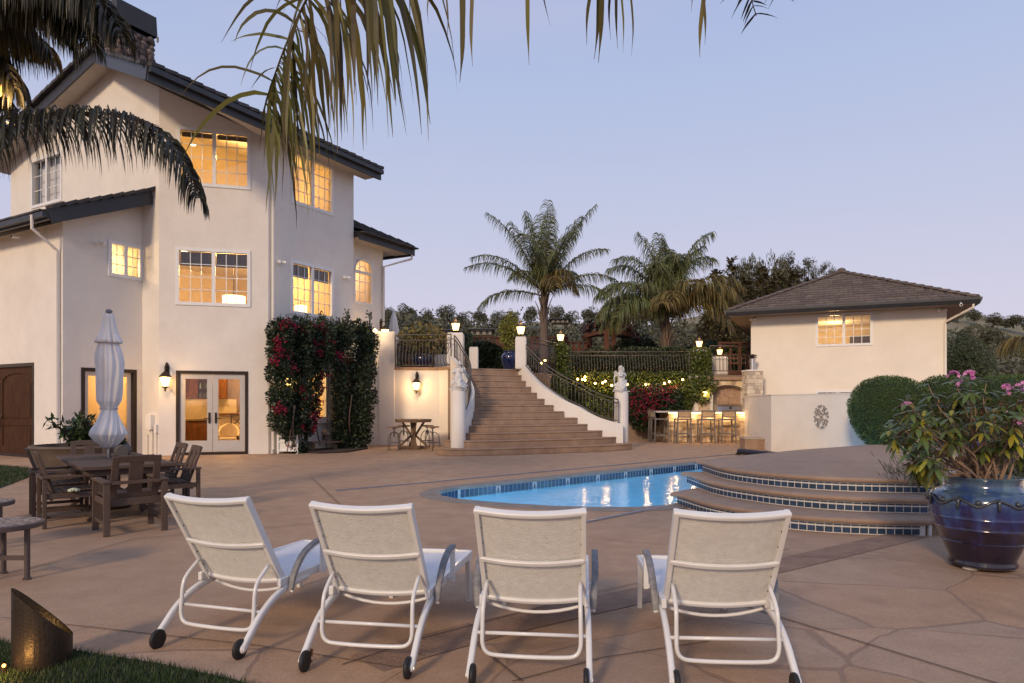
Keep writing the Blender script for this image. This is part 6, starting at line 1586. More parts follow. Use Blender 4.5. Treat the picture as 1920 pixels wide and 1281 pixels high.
# hose box
p = gnd(539, 851); t = thing('hose_box', 'white wooden garden box beside the bougainvillea and the downpipe', 'box', (p.x, p.y, 0), R(4)); w_ = wid(39, p.y); h_ = wid(36, p.y)
mb = MB(); mb.box((0, .2, h_ * .42), (w_ - .08, .34, h_ * .64)); mb.box((0, .2, h_ * .93), (w_ - .06, .4, .05))
mb.build('body', M_WHITE, t, bevel=.006)
mb = MB()
for sx in (-1, 1):
    for y in (0.02, .38): mb.box((sx * (w_ / 2 - .03), y, h_ / 2), (.06, .06, h_))
mb.box((0, .015, h_ * .92), (w_, .03, .07)); mb.box((0, .015, h_ * .62), (w_, .03, .05)); mb.box((0, .015, h_ * .16), (w_, .03, .05)); mb.build('frame', M_WHITE, t, bevel=.005)
mb = MB(); mb.tube(spline([(-.05, .0, h_ * .8), (-.06, -.05, h_ * .6), (-.02, -.06, h_ * .45), (.03, -.05, h_ * .35)], 4), .016, 6); mb.build('hose_end', M_BRONZE, t, smooth=True)
mb = MB(); mb.tube([(.0, -.055, h_ * .40), (.08, -.06, h_ * .46)], .022, 8); mb.build('nozzle', mat('red_nozzle', (.35, .03, .02), .4), t)
# ------------------------------------------------------------------ near left: mosaic tables and the lamp tube
M_DKSTEEL = mat('brown_steel', (.085, .060, .055), .5, .2, 15)
def mosaic_table(label, c, r_, h):
    t = thing('side_table', label, 'table', c, R(20), 'round mosaic side tables')
    mb = MB(); mb.lathe([(r_ - .01, h - .045), (r_, h - .04), (r_, h - .004), (r_ - .012, h)], 40); mb.build('rim', M_DKSTEEL, t, smooth=40)
    mb = MB(); rr = random.Random(3)
    for ring in range(1, 8):
        r0_ = (r_ - .02) * (ring - 1) / 7; r1_ = (r_ - .02) * ring / 7 - .006; n = max(5, ring * 6)
        for k in range(n):
            a0_ = 2 * PI * (k + .06 + .2 * rr.random() * 0) / n; a1_ = 2 * PI * (k + .94) / n
            mb.add([(r0_ * math.cos(a0_), r0_ * math.sin(a0_), h + .003), (r1_ * math.cos(a0_), r1_ * math.sin(a0_), h + .003), (r1_ * math.cos(a1_), r1_ * math.sin(a1_), h + .003), (r0_ * math.cos(a1_), r0_ * math.sin(a1_), h + .003)], [(0, 1, 2, 3)])
    mb.build('mosaic_top', mat('mosaic_stone', (.33, .25, .21), .5, .2, 9, island=.5), t)
    for k in range(3):
        a = 2 * PI * k / 3 - .35; d = V((math.cos(a), math.sin(a), 0)) * (r_ - .085)
        mb = MB(); mb.tube([d, d + V((0, 0, h - .045))], .023, 10); mb.lathe([(.036, 0), (.036, .012), (.026, .02)], 12, d); mb.build('leg', M_DKSTEEL, t, smooth=40)
    mb = MB()
    for k in range(3):
        a = 2 * PI * k / 3 - .35; d = V((math.cos(a), math.sin(a), 0)) * (r_ - .1); mb.bar(V((0, 0, .19)), d + V((0, 0, .19)), .02, .04)
    mb.build('stretcher', M_DKSTEEL, t); return t
mosaic_table('nearer round mosaic topped side table at the left edge above the lamp tube', V((-4.52, 6.02, 0)), .33, .50)
mosaic_table('farther round mosaic topped side table at the left edge behind its twin', V((-5.72, 7.3, 0)), .33, .50)
p = gnd(80, 1246); t = thing('garden_light', 'dark slanted metal tube lamp shield standing in the lawn, lit orange', 'garden light', (p.x, p.y, 0)); r_ = wid(48, p.y)
mb = MB(); n = 40; hA, hB = .435, .19
for rr, fl in ((r_, 1), (r_ - .006, -1)):
    for k in range(n):
        a, b = 2 * PI * k / n, 2 * PI * (k + 1) / n
        za = lambda q: .315 + .160 * math.cos(q - R(218))
        A_, B_ = V((rr * math.cos(a), rr * math.sin(a), 0)), V((rr * math.cos(b), rr * math.sin(b), 0))
        q = (A_, B_, B_ + V((0, 0, za(b))), A_ + V((0, 0, za(a))))
        mb.quad(*(q if fl > 0 else q[::-1]))
mb.build('shield', mat('oiled_steel', (.075, .055, .04), .42, .4, 6, metal=.6, bump=.2), t, smooth=50)
mb = MB(); mb.lathe([(.04, 0), (.05, .10), (.045, .12)], 12); mb.build('lamp_holder', M_BRONZE, t)
mb = MB(); mb.ball((0, 0, .13), .035, 10, 7); mb.build('bulb', M_BULB, t)
q = gnd(4, 1268); t = thing('spike_light', 'small lit spike lamp in the grass at the lower left corner', 'garden light', q)
mb = MB(); mb.tube([(0, 0, 0), (.0, .01, .05)], .018, 8); mb.build('spike', M_BRONZE, t); mb = MB(); mb.ball((0.01, 0, .06), .010, 8, 6); mb.build('bulb', M_AMBER, t)
l = lamp('spike_lamp', q + V((.10, -.10, .09)), 1.3, (1, .55, .16), .02)
q = at(-4, 170, 7.9); t = thing('tree_lamp', 'glowing amber flood lamp fixed on the palm at the left edge', 'lamp', q)
mb = MB(); mb.lathe([(.02, .10), (.05, .06), (.085, 0)], 12); o = mb.build('housing', M_BRONZE, t); o.rotation_euler = (0, R(-60), 0)
mb = MB(); mb.lathe([(.001, -.004), (.08, -.002)], 12, caps=False); o2 = mb.build('lens', M_AMBER, t); o2.rotation_euler = (0, R(-60), 0)
lamp('tree_light', q + V((.25, -.1, -.12)), 22, (1, .60, .25), .08)
# dining chairs, pots and things on the terrace
ty = 27.2
def simple_chair(label, p, rz, group):
    t = thing('terrace_chair', label, 'chair', p, rz, group); m = mat('brown_terrace_wood', (.085, .055, .042), .7, .3, 6)
    for sx in (-1, 1):
        for y in (-.24, .24): mb = MB(); mb.box((sx * .27, y, .30), (.06, .06, .60)); mb.build('leg', m, t)
        mb = MB(); mb.box((sx * .27, 0, .62), (.08, .56, .04)); mb.build('armrest', m, t)
    mb = MB(); mb.box((0, 0, .42), (.5, .5, .05)); mb.build('seat', m, t)
    mb = MB(); [mb.box((x, -.26, .72), (.05, .03, .60)) for x in (-.22, -.11, 0, .11, .22)]; mb.box((0, -.26, 1.0), (.56, .04, .07)); mb.build('backrest', m, t); return t
p = at(755, 690, 26.3); c_ = simple_chair('brown slatted armchair behind the terrace railing beside the tall pier', V((p.x, 26.3, ZT)), R(15), 'terrace armchairs')
p = at(785, 690, 27.9); dup(c_, V((p.x - .35, 27.9, ZT)), R(-20), 'brown slatted armchair behind the terrace railing, partly behind the blue pot')
def glazed_pot(name, label, p, r_, h, m, neck=.72):
    t = thing(name, label, 'pot', p); mb = MB()
    mb.lathe([(r_ * .58, 0), (r_ * .62, h * .03), (r_ * .60, h * .06), (r_ * .80, h * .30), (r_ * .97, h * .55), (r_, h * .68), (r_ * .94, h * .79), (r_ * .80, h * .855), (r_ * neck, h * .88), (r_ * (neck - .01), h * .96), (r_ * (neck + .04), h * .985), (r_ * (neck + .03), h), (r_ * (neck - .06), h), (r_ * (neck - .08), h * .9)], 40); mb.build('pot', m, t, smooth=60)
    mb = MB(); mb.lathe([(0.001, h * .92), (r_ * (neck - .07), h * .92)], 24, caps=False); mb.build('soil', M_SOIL, t); return t
M_NAVY = mat('navy_glaze', (.012, .018, .075), .15, .4, 5, coat=.5)
p = at(793, 688, 26.4); pot1 = glazed_pot('blue_pot', 'navy glazed pot with an orange green bush behind the terrace railing', V((p.x, 26.4, ZT)), wid(19, 26.4), .72, M_NAVY)
def leaf_ball(mb, c, r, n, L, w, shell=.35, rr=rnd, flat=0.0):
    c = V(c)
    for _ in range(n):
        d = rdir(rr); k = (1 - shell * rr.random() ** 1.5); p = c + V((d.x * r[0] * k, d.y * r[1] * k, d.z * r[2] * k))
        mb.leaf(p, d + rdir(rr) * .9 + V((0, 0, -.1)), d + rdir(rr) * .5, L * rr.uniform(.7, 1.3), w * rr.uniform(.7, 1.3))
mb = MB(); leaf_ball(mb, (0, 0, 1.20), (.95, .8, .62), 1500, .15, .06, .9); mb.build('foliage', mat('copper_bush_leaf', (.20, .13, .03), .5, .3, 2.2, island=.6, trans=.2, col2=(.09, .11, .03)), pot1)
mb = MB(); [mb.tube([(0, 0, .6), V((rnd.uniform(-.3, .3), rnd.uniform(-.3, .3), 1.1))], .015, 5) for _ in range(6)]; mb.build('stem', M_STEM, pot1)
p = at(957, 692, 26.8); pot2 = glazed_pot('blue_pot', 'navy glazed pot with a yellow green shrub behind the stair head', V((p.x, 26.8, ZT)), .36, .82, M_NAVY)
mb = MB(); leaf_ball(mb, (0, 0, 1.55), (.42, .42, .80), 1500, .12, .06, .9); mb.build('foliage', mat('lime_leaf', (.20, .21, .035), .5, .3, 2.2, island=.5, trans=.25), pot2)
p = at(827, 672, 27.6); t = thing('white_planter', 'plain white square planter behind the terrace railing beside the lamp pier', 'planter', V((p.x, 27.6, ZT)))
mb = MB(); mb.box((0, 0, .36), (.5, .5, .72)); mb.build('box', M_WHITE, t, bevel=.02); mb = MB(); mb.box((0, 0, .722), (.44, .44, .02)); mb.build('soil', M_SOIL, t)
# closed parasol up there
p = at(738, 690, 28.0); t = thing('parasol', 'closed white parasol on the upper terrace behind the tall pier', 'parasol', V((p.x, 28.0, ZT)))
h_ = EYE + (HY - 583) / F * 28 - ZT
mb = MB(); mb.lathe([(.03, .8), (.17, .95), (.19, h_ * .60), (.15, h_ * .62), (.20, h_ * .68), (.12, h_ * .88), (.03, h_)], 40, wob=lambda a, z, i: 1 + .13 * math.sin(8 * a + z)); mb.build('canopy', MATS['white_canvas'], t, smooth=True)
mb = MB(); mb.lathe([(.03, 0), (.03, h_ + .03)], 8); mb.build('pole', M_METAL, t); mb = MB(); mb.lathe([(.25, 0), (.25, .06), (.05, .1)], 14); mb.build('base', M_BRONZE, t)
# patio armchairs below the ivy wall
def lounge(label, p, rz, dark=False):
    t = thing('patio_armchair', label, 'armchair', p, rz, 'cushioned armchairs on the lower patio'); m = MATS['grey_stool_wood']; cu = mat('cream_cushion', (.52, .42, .33), .9, .1, 10)
    for sx in (-1, 1):
        for y in (-.35, .35): mb = MB(); mb.box((sx * .36, y, .30), (.07, .07, .60)); mb.build('leg', m, t)
        mb = MB(); mb.box((sx * .36, 0, .62), (.10, .80, .045)); mb.build('armrest', m, t)
    mb = MB(); mb.box((0, 0, .30), (.66, .74, .08)); mb.build('seat_frame', m, t); mb = MB(); mb.box((0, .03, .42), (.64, .70, .16)); mb.build('seat_cushion', cu, t, bevel=.05)
    M = Matrix.Rotation(R(-14), 3, 'X'); mb = MB(); mb.box((0, -.36, .76), (.64, .16, .62), M=M); mb.build('back_cushion', cu, t, bevel=.06)
    mb = MB(); mb.box((0, -.46, .74), (.66, .04, .62), M=M); mb.build('back_frame', m, t)
    if dark: mb = MB(); mb.box((.02, -.20, .74), (.46, .12, .42), M=M); mb.build('cushion', mat('charcoal_cushion', (.02, .02, .025), .9), t, bevel=.05)
    return t
p = gnd(1186, 816); lounge('cream cushioned armchair with a charcoal cushion right of the statue pier', V((p.x, p.y, 0)), R(160), True)
p = gnd(1222, 815); lounge('cream cushioned armchair partly hidden behind the bar stools', V((p.x, p.y, 0)), R(200))
p = gnd(1128, 806); lounge('cream cushioned armchair seen through the stair railing', V((p.x, p.y, 0)), R(180))
# string lights on the ivy wall
sl_ = thing('string_lights', 'string of small warm bulbs hung along the ivy wall', 'string lights', at(1065, 712, 29.0))
bul = [(1015, 681, 27.0), (1022, 676, 27.0), (1051, 698, 27.8), (1059, 694, 27.8), (1083, 711, 29.1), (1092, 712, 29.1), (1097, 707, 29.1), (1097, 713, 29.1), (1116, 719, 29.0), (1130, 718, 29.0), (1135, 715, 29.0), (1147, 723, 29.0), (1176, 721, 29.0), (1211, 721, 29.0), (1246, 719, 29.0), (1255, 716, 29.0), (1280, 712, 29.0)]
wire = spline([at(px, py - 2, Y) for px, py, Y in bul], 3); mb = MB(); mb.tube([p - sl_.location for p in wire], .006, 4); mb.build('wire', M_BRONZE, sl_)
mbb = MB(); mbb.ball((0, 0, 0), .046, 10, 7); bme = mbb.mesh('bulb', mat('lit_string_bulb', (1, .8, .5), .5, 0, emit=(1, .52, .13), estr=13), True)
for px, py, Y in bul: inst('bulb', bme, sl_, at(px, py, Y) - sl_.location)
for i in (2, 6, 10, 13, 15): px, py, Y = bul[i]; lamp('string_light', at(px, py, Y) + V((0, -.15, .0)), 16, (1, .56, .2), .05)
# pergola and redwood fences behind the terrace
t = thing('pergola', 'redwood arched garden pergola between the two palms', 'pergola', at(1145, 660, 40)); o_ = t.location
for px in (1104, 1137, 1150, 1178):
    p = at(px, 655, 40 + (1.6 if px in (1104, 1178) else 0)); mb = MB(); mb.box((0, 0, .0), (.28, .28, 3.4)); q = mb.build('post', M_REDWOOD, t); q.location = V((p.x, p.y, EYE + (HY - 660) / F * 40 + .3)) - o_
for k in range(7):
    p = at(1100 + k * 13.5, 0, 40); arcz = [EYE + (HY - (632 - 18 * math.sin(PI * u / 8))) / F * 40 for u in range(9)]
    mb = MB(); zq = EYE + (HY - (618 - 9 * math.sin(PI * (k + .5) / 7))) / F * 40; mb.box((p.x, 40.8, zq), (.12, 2.6, .2)); mb.build('rafter', M_REDWOOD, t, world=True)
for y in (40.0, 41.6):
    pts = [at(1096 + 11.5 * k, 629 - 8 * math.sin(PI * k / 8), 40) for k in range(9)]; mb = MB()
    for a, b in zip(pts, pts[1:]): mb.bar(V((a.x, y, a.z)), V((b.x, y, b.z)), .14, .26)
    mb.build('beam', M_REDWOOD, t, world=True)
mb = MB()
for k in range(15):
    u = k / 14; p = at(1094 + 97 * u, 611 - 8 * math.sin(PI * u), 40); mb.bar(V((p.x, 39.4, p.z)), V((p.x, 42.2, p.z)), .07, .09)
mb.build('slat', M_REDWOOD, t, world=True)
def fence(label, x0p, x1p, yt, yb, Y, lattice=False):
    a, b = at(x0p, yt, Y), at(x1p, yt, Y); zb = EYE + (HY - yb) / F * Y; t = thing('wooden_fence', label, 'fence', V((a.x, Y, zb))); L_ = b.x - a.x; h = a.z - zb
    n = max(2, int(L_ / 1.9))
    for k in range(n + 1): mb = MB(); mb.box((L_ * k / n, 0, h / 2), (.12, .12, h + .05)); mb.build('post', M_REDWOOD, t)
    mb = MB(); mb.box((L_ / 2, 0, h + .05), (L_ + .2, .2, .07)); mb.box((L_ / 2, 0, h * .55), (L_, .05, .1)); mb.box((L_ / 2, 0, .12), (L_, .05, .1)); mb.build('rail', M_REDWOOD, t)
    mb = MB(); s_ = .35 if not lattice else .42; x = .1
    while x < L_: mb.box((x, 0.03, h / 2), (.20 if not lattice else .09, .025, h)); x += s_
    if lattice:
        z = .2
        while z < h: mb.box((L_ / 2, -.03, z), (L_, .025, .09)); z += .42
    mb.build('boards', M_REDWOOD, t)
fence('low redwood fence behind the terrace left of the first palm', 875, 1062, 634, 672, 41.5)
fence('low redwood fence between the first palm and the pergola', 1062, 1108, 643, 668, 41)
fence('low redwood fence behind the second palm', 1176, 1372, 655, 675, 42.5)
fence('tall redwood lattice screen beside the guest house eave', 1350, 1425, 645, 705, 33.5, True)
p = at(1346, 700, 31.4); t = thing('dark_bin', 'dark grey ribbed planter tub behind the grill railing', 'tub', V((at(1336, 0, 31.4).x, 31.4, ZT))); mb = MB(); mb.lathe([(.24, 0), (.34, .85), (.37, .87), (.37, .93), (.33, .93)], 20); mb.build('tub', mat('charcoal_plastic', (.03, .03, .032), .5), t, smooth=40)
mb = MB(); mb.lathe([(.25, .5), (.30, .52), (.30, .55)], 20, caps=False); mb.build('band', MATS['charcoal_plastic'], t)
# ------------------------------------------------------------------ palms
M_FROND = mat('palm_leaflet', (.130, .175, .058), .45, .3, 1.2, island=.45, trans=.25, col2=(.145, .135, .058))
M_FRONDW = mat('lamplit_golden_leaflet', (.150, .140, .042), .45, .3, 1.2, island=.5, trans=.28, col2=(.19, .125, .04))  # lamp glow on the palm fronds put into the colour; the willow shares it
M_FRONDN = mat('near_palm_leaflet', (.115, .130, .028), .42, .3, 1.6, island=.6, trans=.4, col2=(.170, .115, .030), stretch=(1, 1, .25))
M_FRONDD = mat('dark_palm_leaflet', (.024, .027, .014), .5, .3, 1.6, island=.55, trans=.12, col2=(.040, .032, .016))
M_RACHIS = mat('palm_rachis', (.10, .075, .035), .6, .3, 4)
def leaflet(mb, p, d, L, w, grav, rr, seg=4, wd=None):
    """a drooping strip"""
    p = V(p); d = V(d).normalized(); ax = wd or d.cross(rdir(rr)).normalized()
    pts = []; step = L / seg
    for i in range(seg + 1):
        pts.append((p.copy(), w * (1.0 if i < seg * .55 else max(.06, 1 - (i / seg - .55) / .45)) * (.55 if i == 0 else 1)))
        p = p + d * step; d = (d + V((0, 0, -grav)) + rdir(rr) * .10).normalized()
    o = len(mb.v); cur = ax
    for i, (q, ww) in enumerate(pts):
        t = (pts[min(i + 1, seg)][0] - pts[max(0, i - 1)][0]).normalized(); cur = (cur - t * cur.dot(t))
        cur = cur.normalized() if cur.length > 1e-3 else t.orthogonal().normalized()
        mb.v.append(tuple(q + cur * ww / 2)); mb.v.append(tuple(q - cur * ww / 2))
    for i in range(seg): mb.f.append((o + 2 * i, o + 2 * i + 1, o + 2 * i + 3, o + 2 * i + 2)); mb.m.append(mb.mi)
def frond(mbL, mbR, pts, n, L, w, grav, rr, r0=.025, start=.12, seg=4, plume=.5, taper=True):
    P = spline(pts, 6); acc = [0]
    for a, b in zip(P, P[1:]): acc.append(acc[-1] + (b - a).length)
    tot = acc[-1]; mbR.tube(P, [max(.004, r0 * (1 - .85 * a / tot)) for a in acc], 5)
    for i in range(n):
        s = start + (1 - start) * (i + rr.random() * .6) / n; tgt = s * tot
        k = max(j for j in range(len(acc)) if acc[j] <= tgt + 1e-9); k = min(k, len(P) - 2); u = (tgt - acc[k]) / max(1e-9, acc[k + 1] - acc[k])
        p = P[k].lerp(P[k + 1], min(1, u)); t = (P[k + 1] - P[k]).normalized()
        side = t.cross(V((0, 0, 1))); side = side.normalized() if side.length > .05 else V((1, 0, 0)); up = side.cross(t)
        l = L * (math.sin(PI * (.12 + .80 * s)) ** .6 if taper else 1) * rr.uniform(.8, 1.12)
        for sg in (-1, 1):
            d = side * sg * rr.uniform(.75, 1.1) + up * rr.uniform(-.2, plume) + t * rr.uniform(.35, .75)
            leaflet(mbL, p, d, l, w * rr.uniform(.75, 1.15), grav, rr, seg)
def far_palm(label, base, ztop, spec, seed, trunk_r, nl, L, w):
    """spec: list of (elevation, azimuth, length, droop, lamplit colour?)"""
    rr = random.Random(seed); t = thing('palm_tree', label, 'palm tree', base)
    top = V((0, 0, ztop - base[2])); mb = MB()
    prof = []; H = top.z
    for k in range(26):
        f = k / 25; r_ = trunk_r * (1.12 - .35 * f) * (1 + .035 * math.sin(k * 2.6)); prof.append((r_, H * f))
    mb.lathe(prof, 14); mb.build('trunk', mat('palm_trunk', (.175, .130, .105), .9, .4, 5, stretch=(1, 1, 6), bump=.7, bscale=14, col2=(.10, .075, .062)), t, smooth=60)
    mb = MB()                                 # old leaf bases under the crown
    for k in range(16):
        a = k * 2.4; z = H - .1 - 1.5 * rr.random(); d = V((math.cos(a), math.sin(a), 0)); r_ = trunk_r * .85
        pts = spline([d * r_ * .7 + V((0, 0, z - .6)), d * (r_ + .06) + V((0, 0, z)), d * (r_ + .22 + .1 * rr.random()) + V((0, 0, z + .55))], 3); mb.tube(pts, [.12, .11, .10, .08, .06, .05, .03][:len(pts)], 6, flat=.5)
    mb.build('leaf_base', mat('leaf_base', (.20, .14, .10), .85, .4, 6, island=.3), t, smooth=60)
    for warm in (0, 1):
        mbL, mbR = MB(), MB()
        for el, az_, ln, dr, wm in spec:
            if wm != warm: continue
            e, a = R(el + rr.uniform(-4, 4)), R(az_ + rr.uniform(-6, 6)); d = V((math.cos(a) * math.cos(e), math.sin(a) * math.cos(e), math.sin(e)))
            p = top + V((0, 0, rr.uniform(-.3, .2))); pts = [p.copy()]; n = 7
            for i in range(n):
                p = p + d * ln / n; d = (d + V((0, 0, -dr * (i + 1) / n))).normalized(); pts.append(p.copy())
            frond(mbL, mbR, pts, nl, L, w, .85, rr, .045, .10, 4, .45)
        if mbL.v:
            mbL.build('crown', [M_FROND, M_FRONDW][warm], t); mbR.build('frond_stem', M_RACHIS, t, smooth=True)
    return t
def px_dir(e): return e
# azimuth 0 = to the right in the picture, 90 = away, 270 = towards the camera
b1 = at(1020, 660, 38.0); z1_ = EYE + (HY - 548) / F * 38
spec1 = [(80, 60, 5.0, .05, 0), (74, 200, 4.6, .16, 0), (62, 350, 5.6, .20, 0), (60, 190, 5.4, .26, 0), (46, 10, 4.6, .30, 0), (48, 170, 5.0, .36, 0), (30, 5, 4.4, .34, 0), (36, 178, 4.8, .34, 0), (12, 0, 4.0, .34, 0), (14, 180, 3.9, .38, 0),
         (70, 270, 4.4, .20, 0), (58, 300, 4.4, .34, 0), (55, 240, 4.2, .36, 0), (62, 90, 4.6, .28, 0), (40, 120, 4.4, .4, 0), (42, 60, 4.4, .4, 0), (86, 280, 5.0, .06, 0), (66, 30, 4.6, .22, 0), (50, 285, 2.8, .85, 1), (44, 330, 2.6, .9, 1), (60, 310, 2.8, .8, 1)]
far_palm('taller palm with a slim grey trunk behind the staircase', V((b1.x, 38, ZT)), z1_, spec1 + [(68, 215, 4.4, .24, 0), (64, 325, 4.6, .26, 0), (76, 150, 4.6, .15, 0), (78, 250, 4.2, .18, 0)], 11, .25, 84, 1.05, .040)
b2 = at(1249, 668, 36.0); z2_ = EYE + (HY - 592) / F * 36
spec2 = [(84, 120, 4.4, .10, 0), (76, 190, 4.6, .34, 0), (74, 350, 4.8, .34, 0), (66, 20, 4.8, .46, 0), (64, 165, 4.6, .46, 0), (60, 270, 4.2, .5, 0), (52, 200, 4.4, .52, 0), (56, 240, 4.4, .5, 0), (58, 300, 4.4, .5, 0), (50, 90, 4.6, .45, 0), (40, 150, 4.4, .5, 0), (46, 180, 4.4, .5, 0),
         (36, 195, 4.2, .5, 0), (30, 215, 3.9, .5, 0), (22, 180, 3.8, .46, 0), (80, 300, 4.4, .2, 0), (70, 60, 4.6, .35, 0),
         (56, 350, 4.8, .52, 1), (48, 330, 4.6, .56, 1), (42, 0, 4.6, .52, 1), (36, 310, 4.2, .6, 1), (30, 340, 4.0, .6, 1), (44, 30, 4.6, .5, 1), (26, 200, 3.8, .62, 1), (34, 250, 3.6, .7, 1)]
far_palm('shorter bushy palm with drooping fronds coloured a lamplit gold beside the ivy wall', V((b2.x, 36, ZT)), z2_, [((min(84, e + 22), a, l * .72, d * .95, w) if 215 < a % 360 < 325 else (e, a, l * 1.02, d * 1.22, w)) for e, a, l, d, w in spec2 + [(e_ + 5, a_ + 22, l_ * .95, d_ * 1.05, w_) for e_, a_, l_, d_, w_ in spec2[::2]]], 23, .23, 105, 1.45, .042)
# ---- the palm on the left whose crown hangs into the picture
t = thing('palm_tree', 'dark palm crown hanging over the house from the left edge', 'palm tree', V((-7.16, 7.9, 0)))
mb = MB(); mb.lathe([(.30 * (1.1 - .3 * k / 20) * (1 + .04 * math.sin(k * 2.5)), 5.15 * k / 20) for k in range(21)], 14); mb.build('trunk', MATS['palm_trunk'], t, smooth=60)
rr = random.Random(5)
def hang_fronds(parent, specs, m, seg=5):
    mbL, mbR = MB(), MB()
    for pts, n, L, w, grav, st in specs: frond(mbL, mbR, [at(*p) for p in pts], int(n * 2.3), L * 1.18, w * 1.1, grav * 1.9, rr, .022, st, seg, .3)
    mbL.build('crown', m, parent, world=True); mbR.build('frond_stem', M_RACHIS, parent, smooth=True, world=True)
lf = [([(-200, 300, 7.9), (-60, 238, 7.6), (60, 216, 7.5), (160, 211, 7.4), (250, 220, 7.3), (310, 256, 7.2), (350, 310, 7.15), (372, 372, 7.1)], 120, .62, .020, .55, .05)]
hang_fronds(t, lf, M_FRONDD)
lf = [([(-200, 200, 7.9), (-80, 20, 7.6), (40, -40, 7.4), (140, -30, 7.3), (205, 10, 7.2), (232, 70, 7.1)], 110, .62, .020, .55, .1),
      ([(-200, 210, 7.9), (-90, 50, 7.8), (0, -5, 7.7), (90, 0, 7.6), (150, 40, 7.5), (175, 80, 7.4)], 100, .60, .020, .5, .1),
      ([(-200, 220, 8.0), (-80, 90, 8.0), (-10, 50, 8.1), (60, 62, 8.1), (100, 100, 8.1)], 80, .55, .020, .5, .1),
      ([(-200, 230, 8.0), (-90, 140, 8.1), (-30, 110, 8.2), (20, 130, 8.3), (45, 180, 8.3)], 60, .5, .018, .5, .1),
      ([(-200, 200, 7.7), (-90, -10, 7.4), (20, -60, 7.2), (110, -45, 7.1), (180, -5, 7.0), (200, 40, 7.0)], 110, .74, .022, .6, .1),
      ([(-200, 200, 7.9), (-110, 30, 7.7), (-20, -20, 7.6), (60, -10, 7.5), (110, 25, 7.5), (130, 70, 7.5)], 100, .72, .022, .6, .1),
      ([(-200, 220, 8.3), (-100, 60, 8.3), (-20, 20, 8.3), (30, 30, 8.3), (62, 70, 8.3)], 90, .72, .022, .6, .1),
      ([(-200, 230, 8.4), (-120, 150, 8.4), (-50, 150, 8.4), (0, 175, 8.4), (22, 205, 8.4)], 60, .5, .020, .6, .1),
      ([(-200, 190, 8.0), (-100, 40, 8.0), (-30, 70, 8.0), (10, 120, 8.0), (28, 165, 8.0)], 90, .66, .022, .6, .1),
      ([(-200, 200, 8.2), (-110, 60, 8.2), (-40, 40, 8.2), (40, 55, 8.2), (85, 95, 8.2)], 90, .66, .022, .6, .1),
      ([(-180, 120, 7.6), (-60, -30, 7.5), (60, -50, 7.4), (150, -20, 7.4), (190, 30, 7.4)], 110, .70, .022, .6, .1),
      ([(-200, 240, 7.9), (-110, -60, 7.6), (20, -130, 7.3), (150, -120, 7.0), (230, -60, 6.8)], 110, .62, .020, .5, .1)]
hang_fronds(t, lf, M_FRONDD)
# ---- the palm behind the camera whose fronds hang in at the top
t = thing('palm_tree', 'overhead palm whose broad drooping leaflets hang into the top of the view', 'palm tree', V((1.9, -1.7, 0)))
mb = MB(); mb.lathe([(.26 * (1.1 - .3 * k / 20) * (1 + .04 * math.sin(k * 2.5)), 4.4 * k / 20) for k in range(21)], 14); mb.build('trunk', MATS['palm_trunk'], t, smooth=60)
mbL, mbR = MB(), MB()
def hand_frond(pts, leaves, r0=.016):
    """leaves: (s along, pixel offsets of the tip dx dy, width) - each one a broad strap that falls under its own weight"""
    P = spline([at(*p) for p in pts], 8); acc = [0]
    for a, b in zip(P, P[1:]): acc.append(acc[-1] + (b - a).length)
    mbR.tube(P, [max(.004, r0 * (1 - .8 * a / acc[-1])) for a in acc], 6)
    for s, d, L, w, g in leaves:
        tg = s * acc[-1]; k = min(len(P) - 2, max(j for j in range(len(acc)) if acc[j] <= tg + 1e-9)); p = P[k].lerp(P[k + 1], (tg - acc[k]) / max(1e-9, acc[k + 1] - acc[k]))
        leaflet(mbL, p, V(d), L, w, g, rr, 8, V((rr.uniform(.3, 1), rr.uniform(-1, 1) * .6, 0)).normalized())
ls = []
for i in range(90):                          # right-hand leaflets: long, falling to the right and down
    s = .50 + .47 * (i + rr.random() * .5) / 90; far = max(0, (s - .50) / .50)
    ls.append((s, (rr.uniform(.05, .55) - .25 * far, rr.uniform(-.1, .45), rr.uniform(-.5, .1)), rr.uniform(.60, .88) * (1 - .22 * far), rr.uniform(.014, .034) * (1 - .40 * far), rr.uniform(.36, .7)))
for i in range(22):                          # left-hand ones, shorter
    s = .36 + .62 * (i + rr.random() * .5) / 22
    ls.append((s, (rr.uniform(-.9, -.3), rr.uniform(-.2, .4), rr.uniform(-.2, .35)), rr.uniform(.25, .62), rr.uniform(.010, .022), rr.uniform(.05, .45)))
for i in range(12):
    s = .9 + .1 * rr.random(); ls.append((s, (rr.uniform(-.3, .5), rr.uniform(-.1, .4), -.6), rr.uniform(.25, .5), rr.uniform(.006, .014), .3))
hand_frond([(900, -420, 1.5), (760, -260, 2.2), (650, -110, 2.75), (580, -10, 3.1), (540, 75, 3.25), (512, 150, 3.35), (492, 215, 3.4)], ls)
ls = []
tips = [(803, 45, .012), (838, 80, .012), (862, 155, .035), (872, 70, .016), (886, 125, .026), (992, 122, .028), (1032, 50, .012), (1100, 85, .024), (1114, 112, .030), (1122, 118, .034), (1145, 75, .020), (1158, 92, .022), (1168, 100, .014), (1184, 105, .016), (1296, 22, .016), (1312, 108, .028), (1322, 85, .020)]
YB = 3.3
bh_ = [(1150, -560, 1.2), (1000, -330, 2.2), (850, -170, 3.0), (800, -130, 3.2)]
base_pts = [at(760, -170, 3.3), at(900, -150, 3.3), at(1050, -160, 3.3), at(1200, -170, 3.3), at(1340, -190, 3.3)]
crown = at(1020, -700, 1.4)
rail_ = spline([crown, at(1000, -420, 2.4), at(960, -250, 3.1), at(860, -175, 3.3), at(760, -150, 3.3)], 6); mbR.tube(rail_, .012, 6)
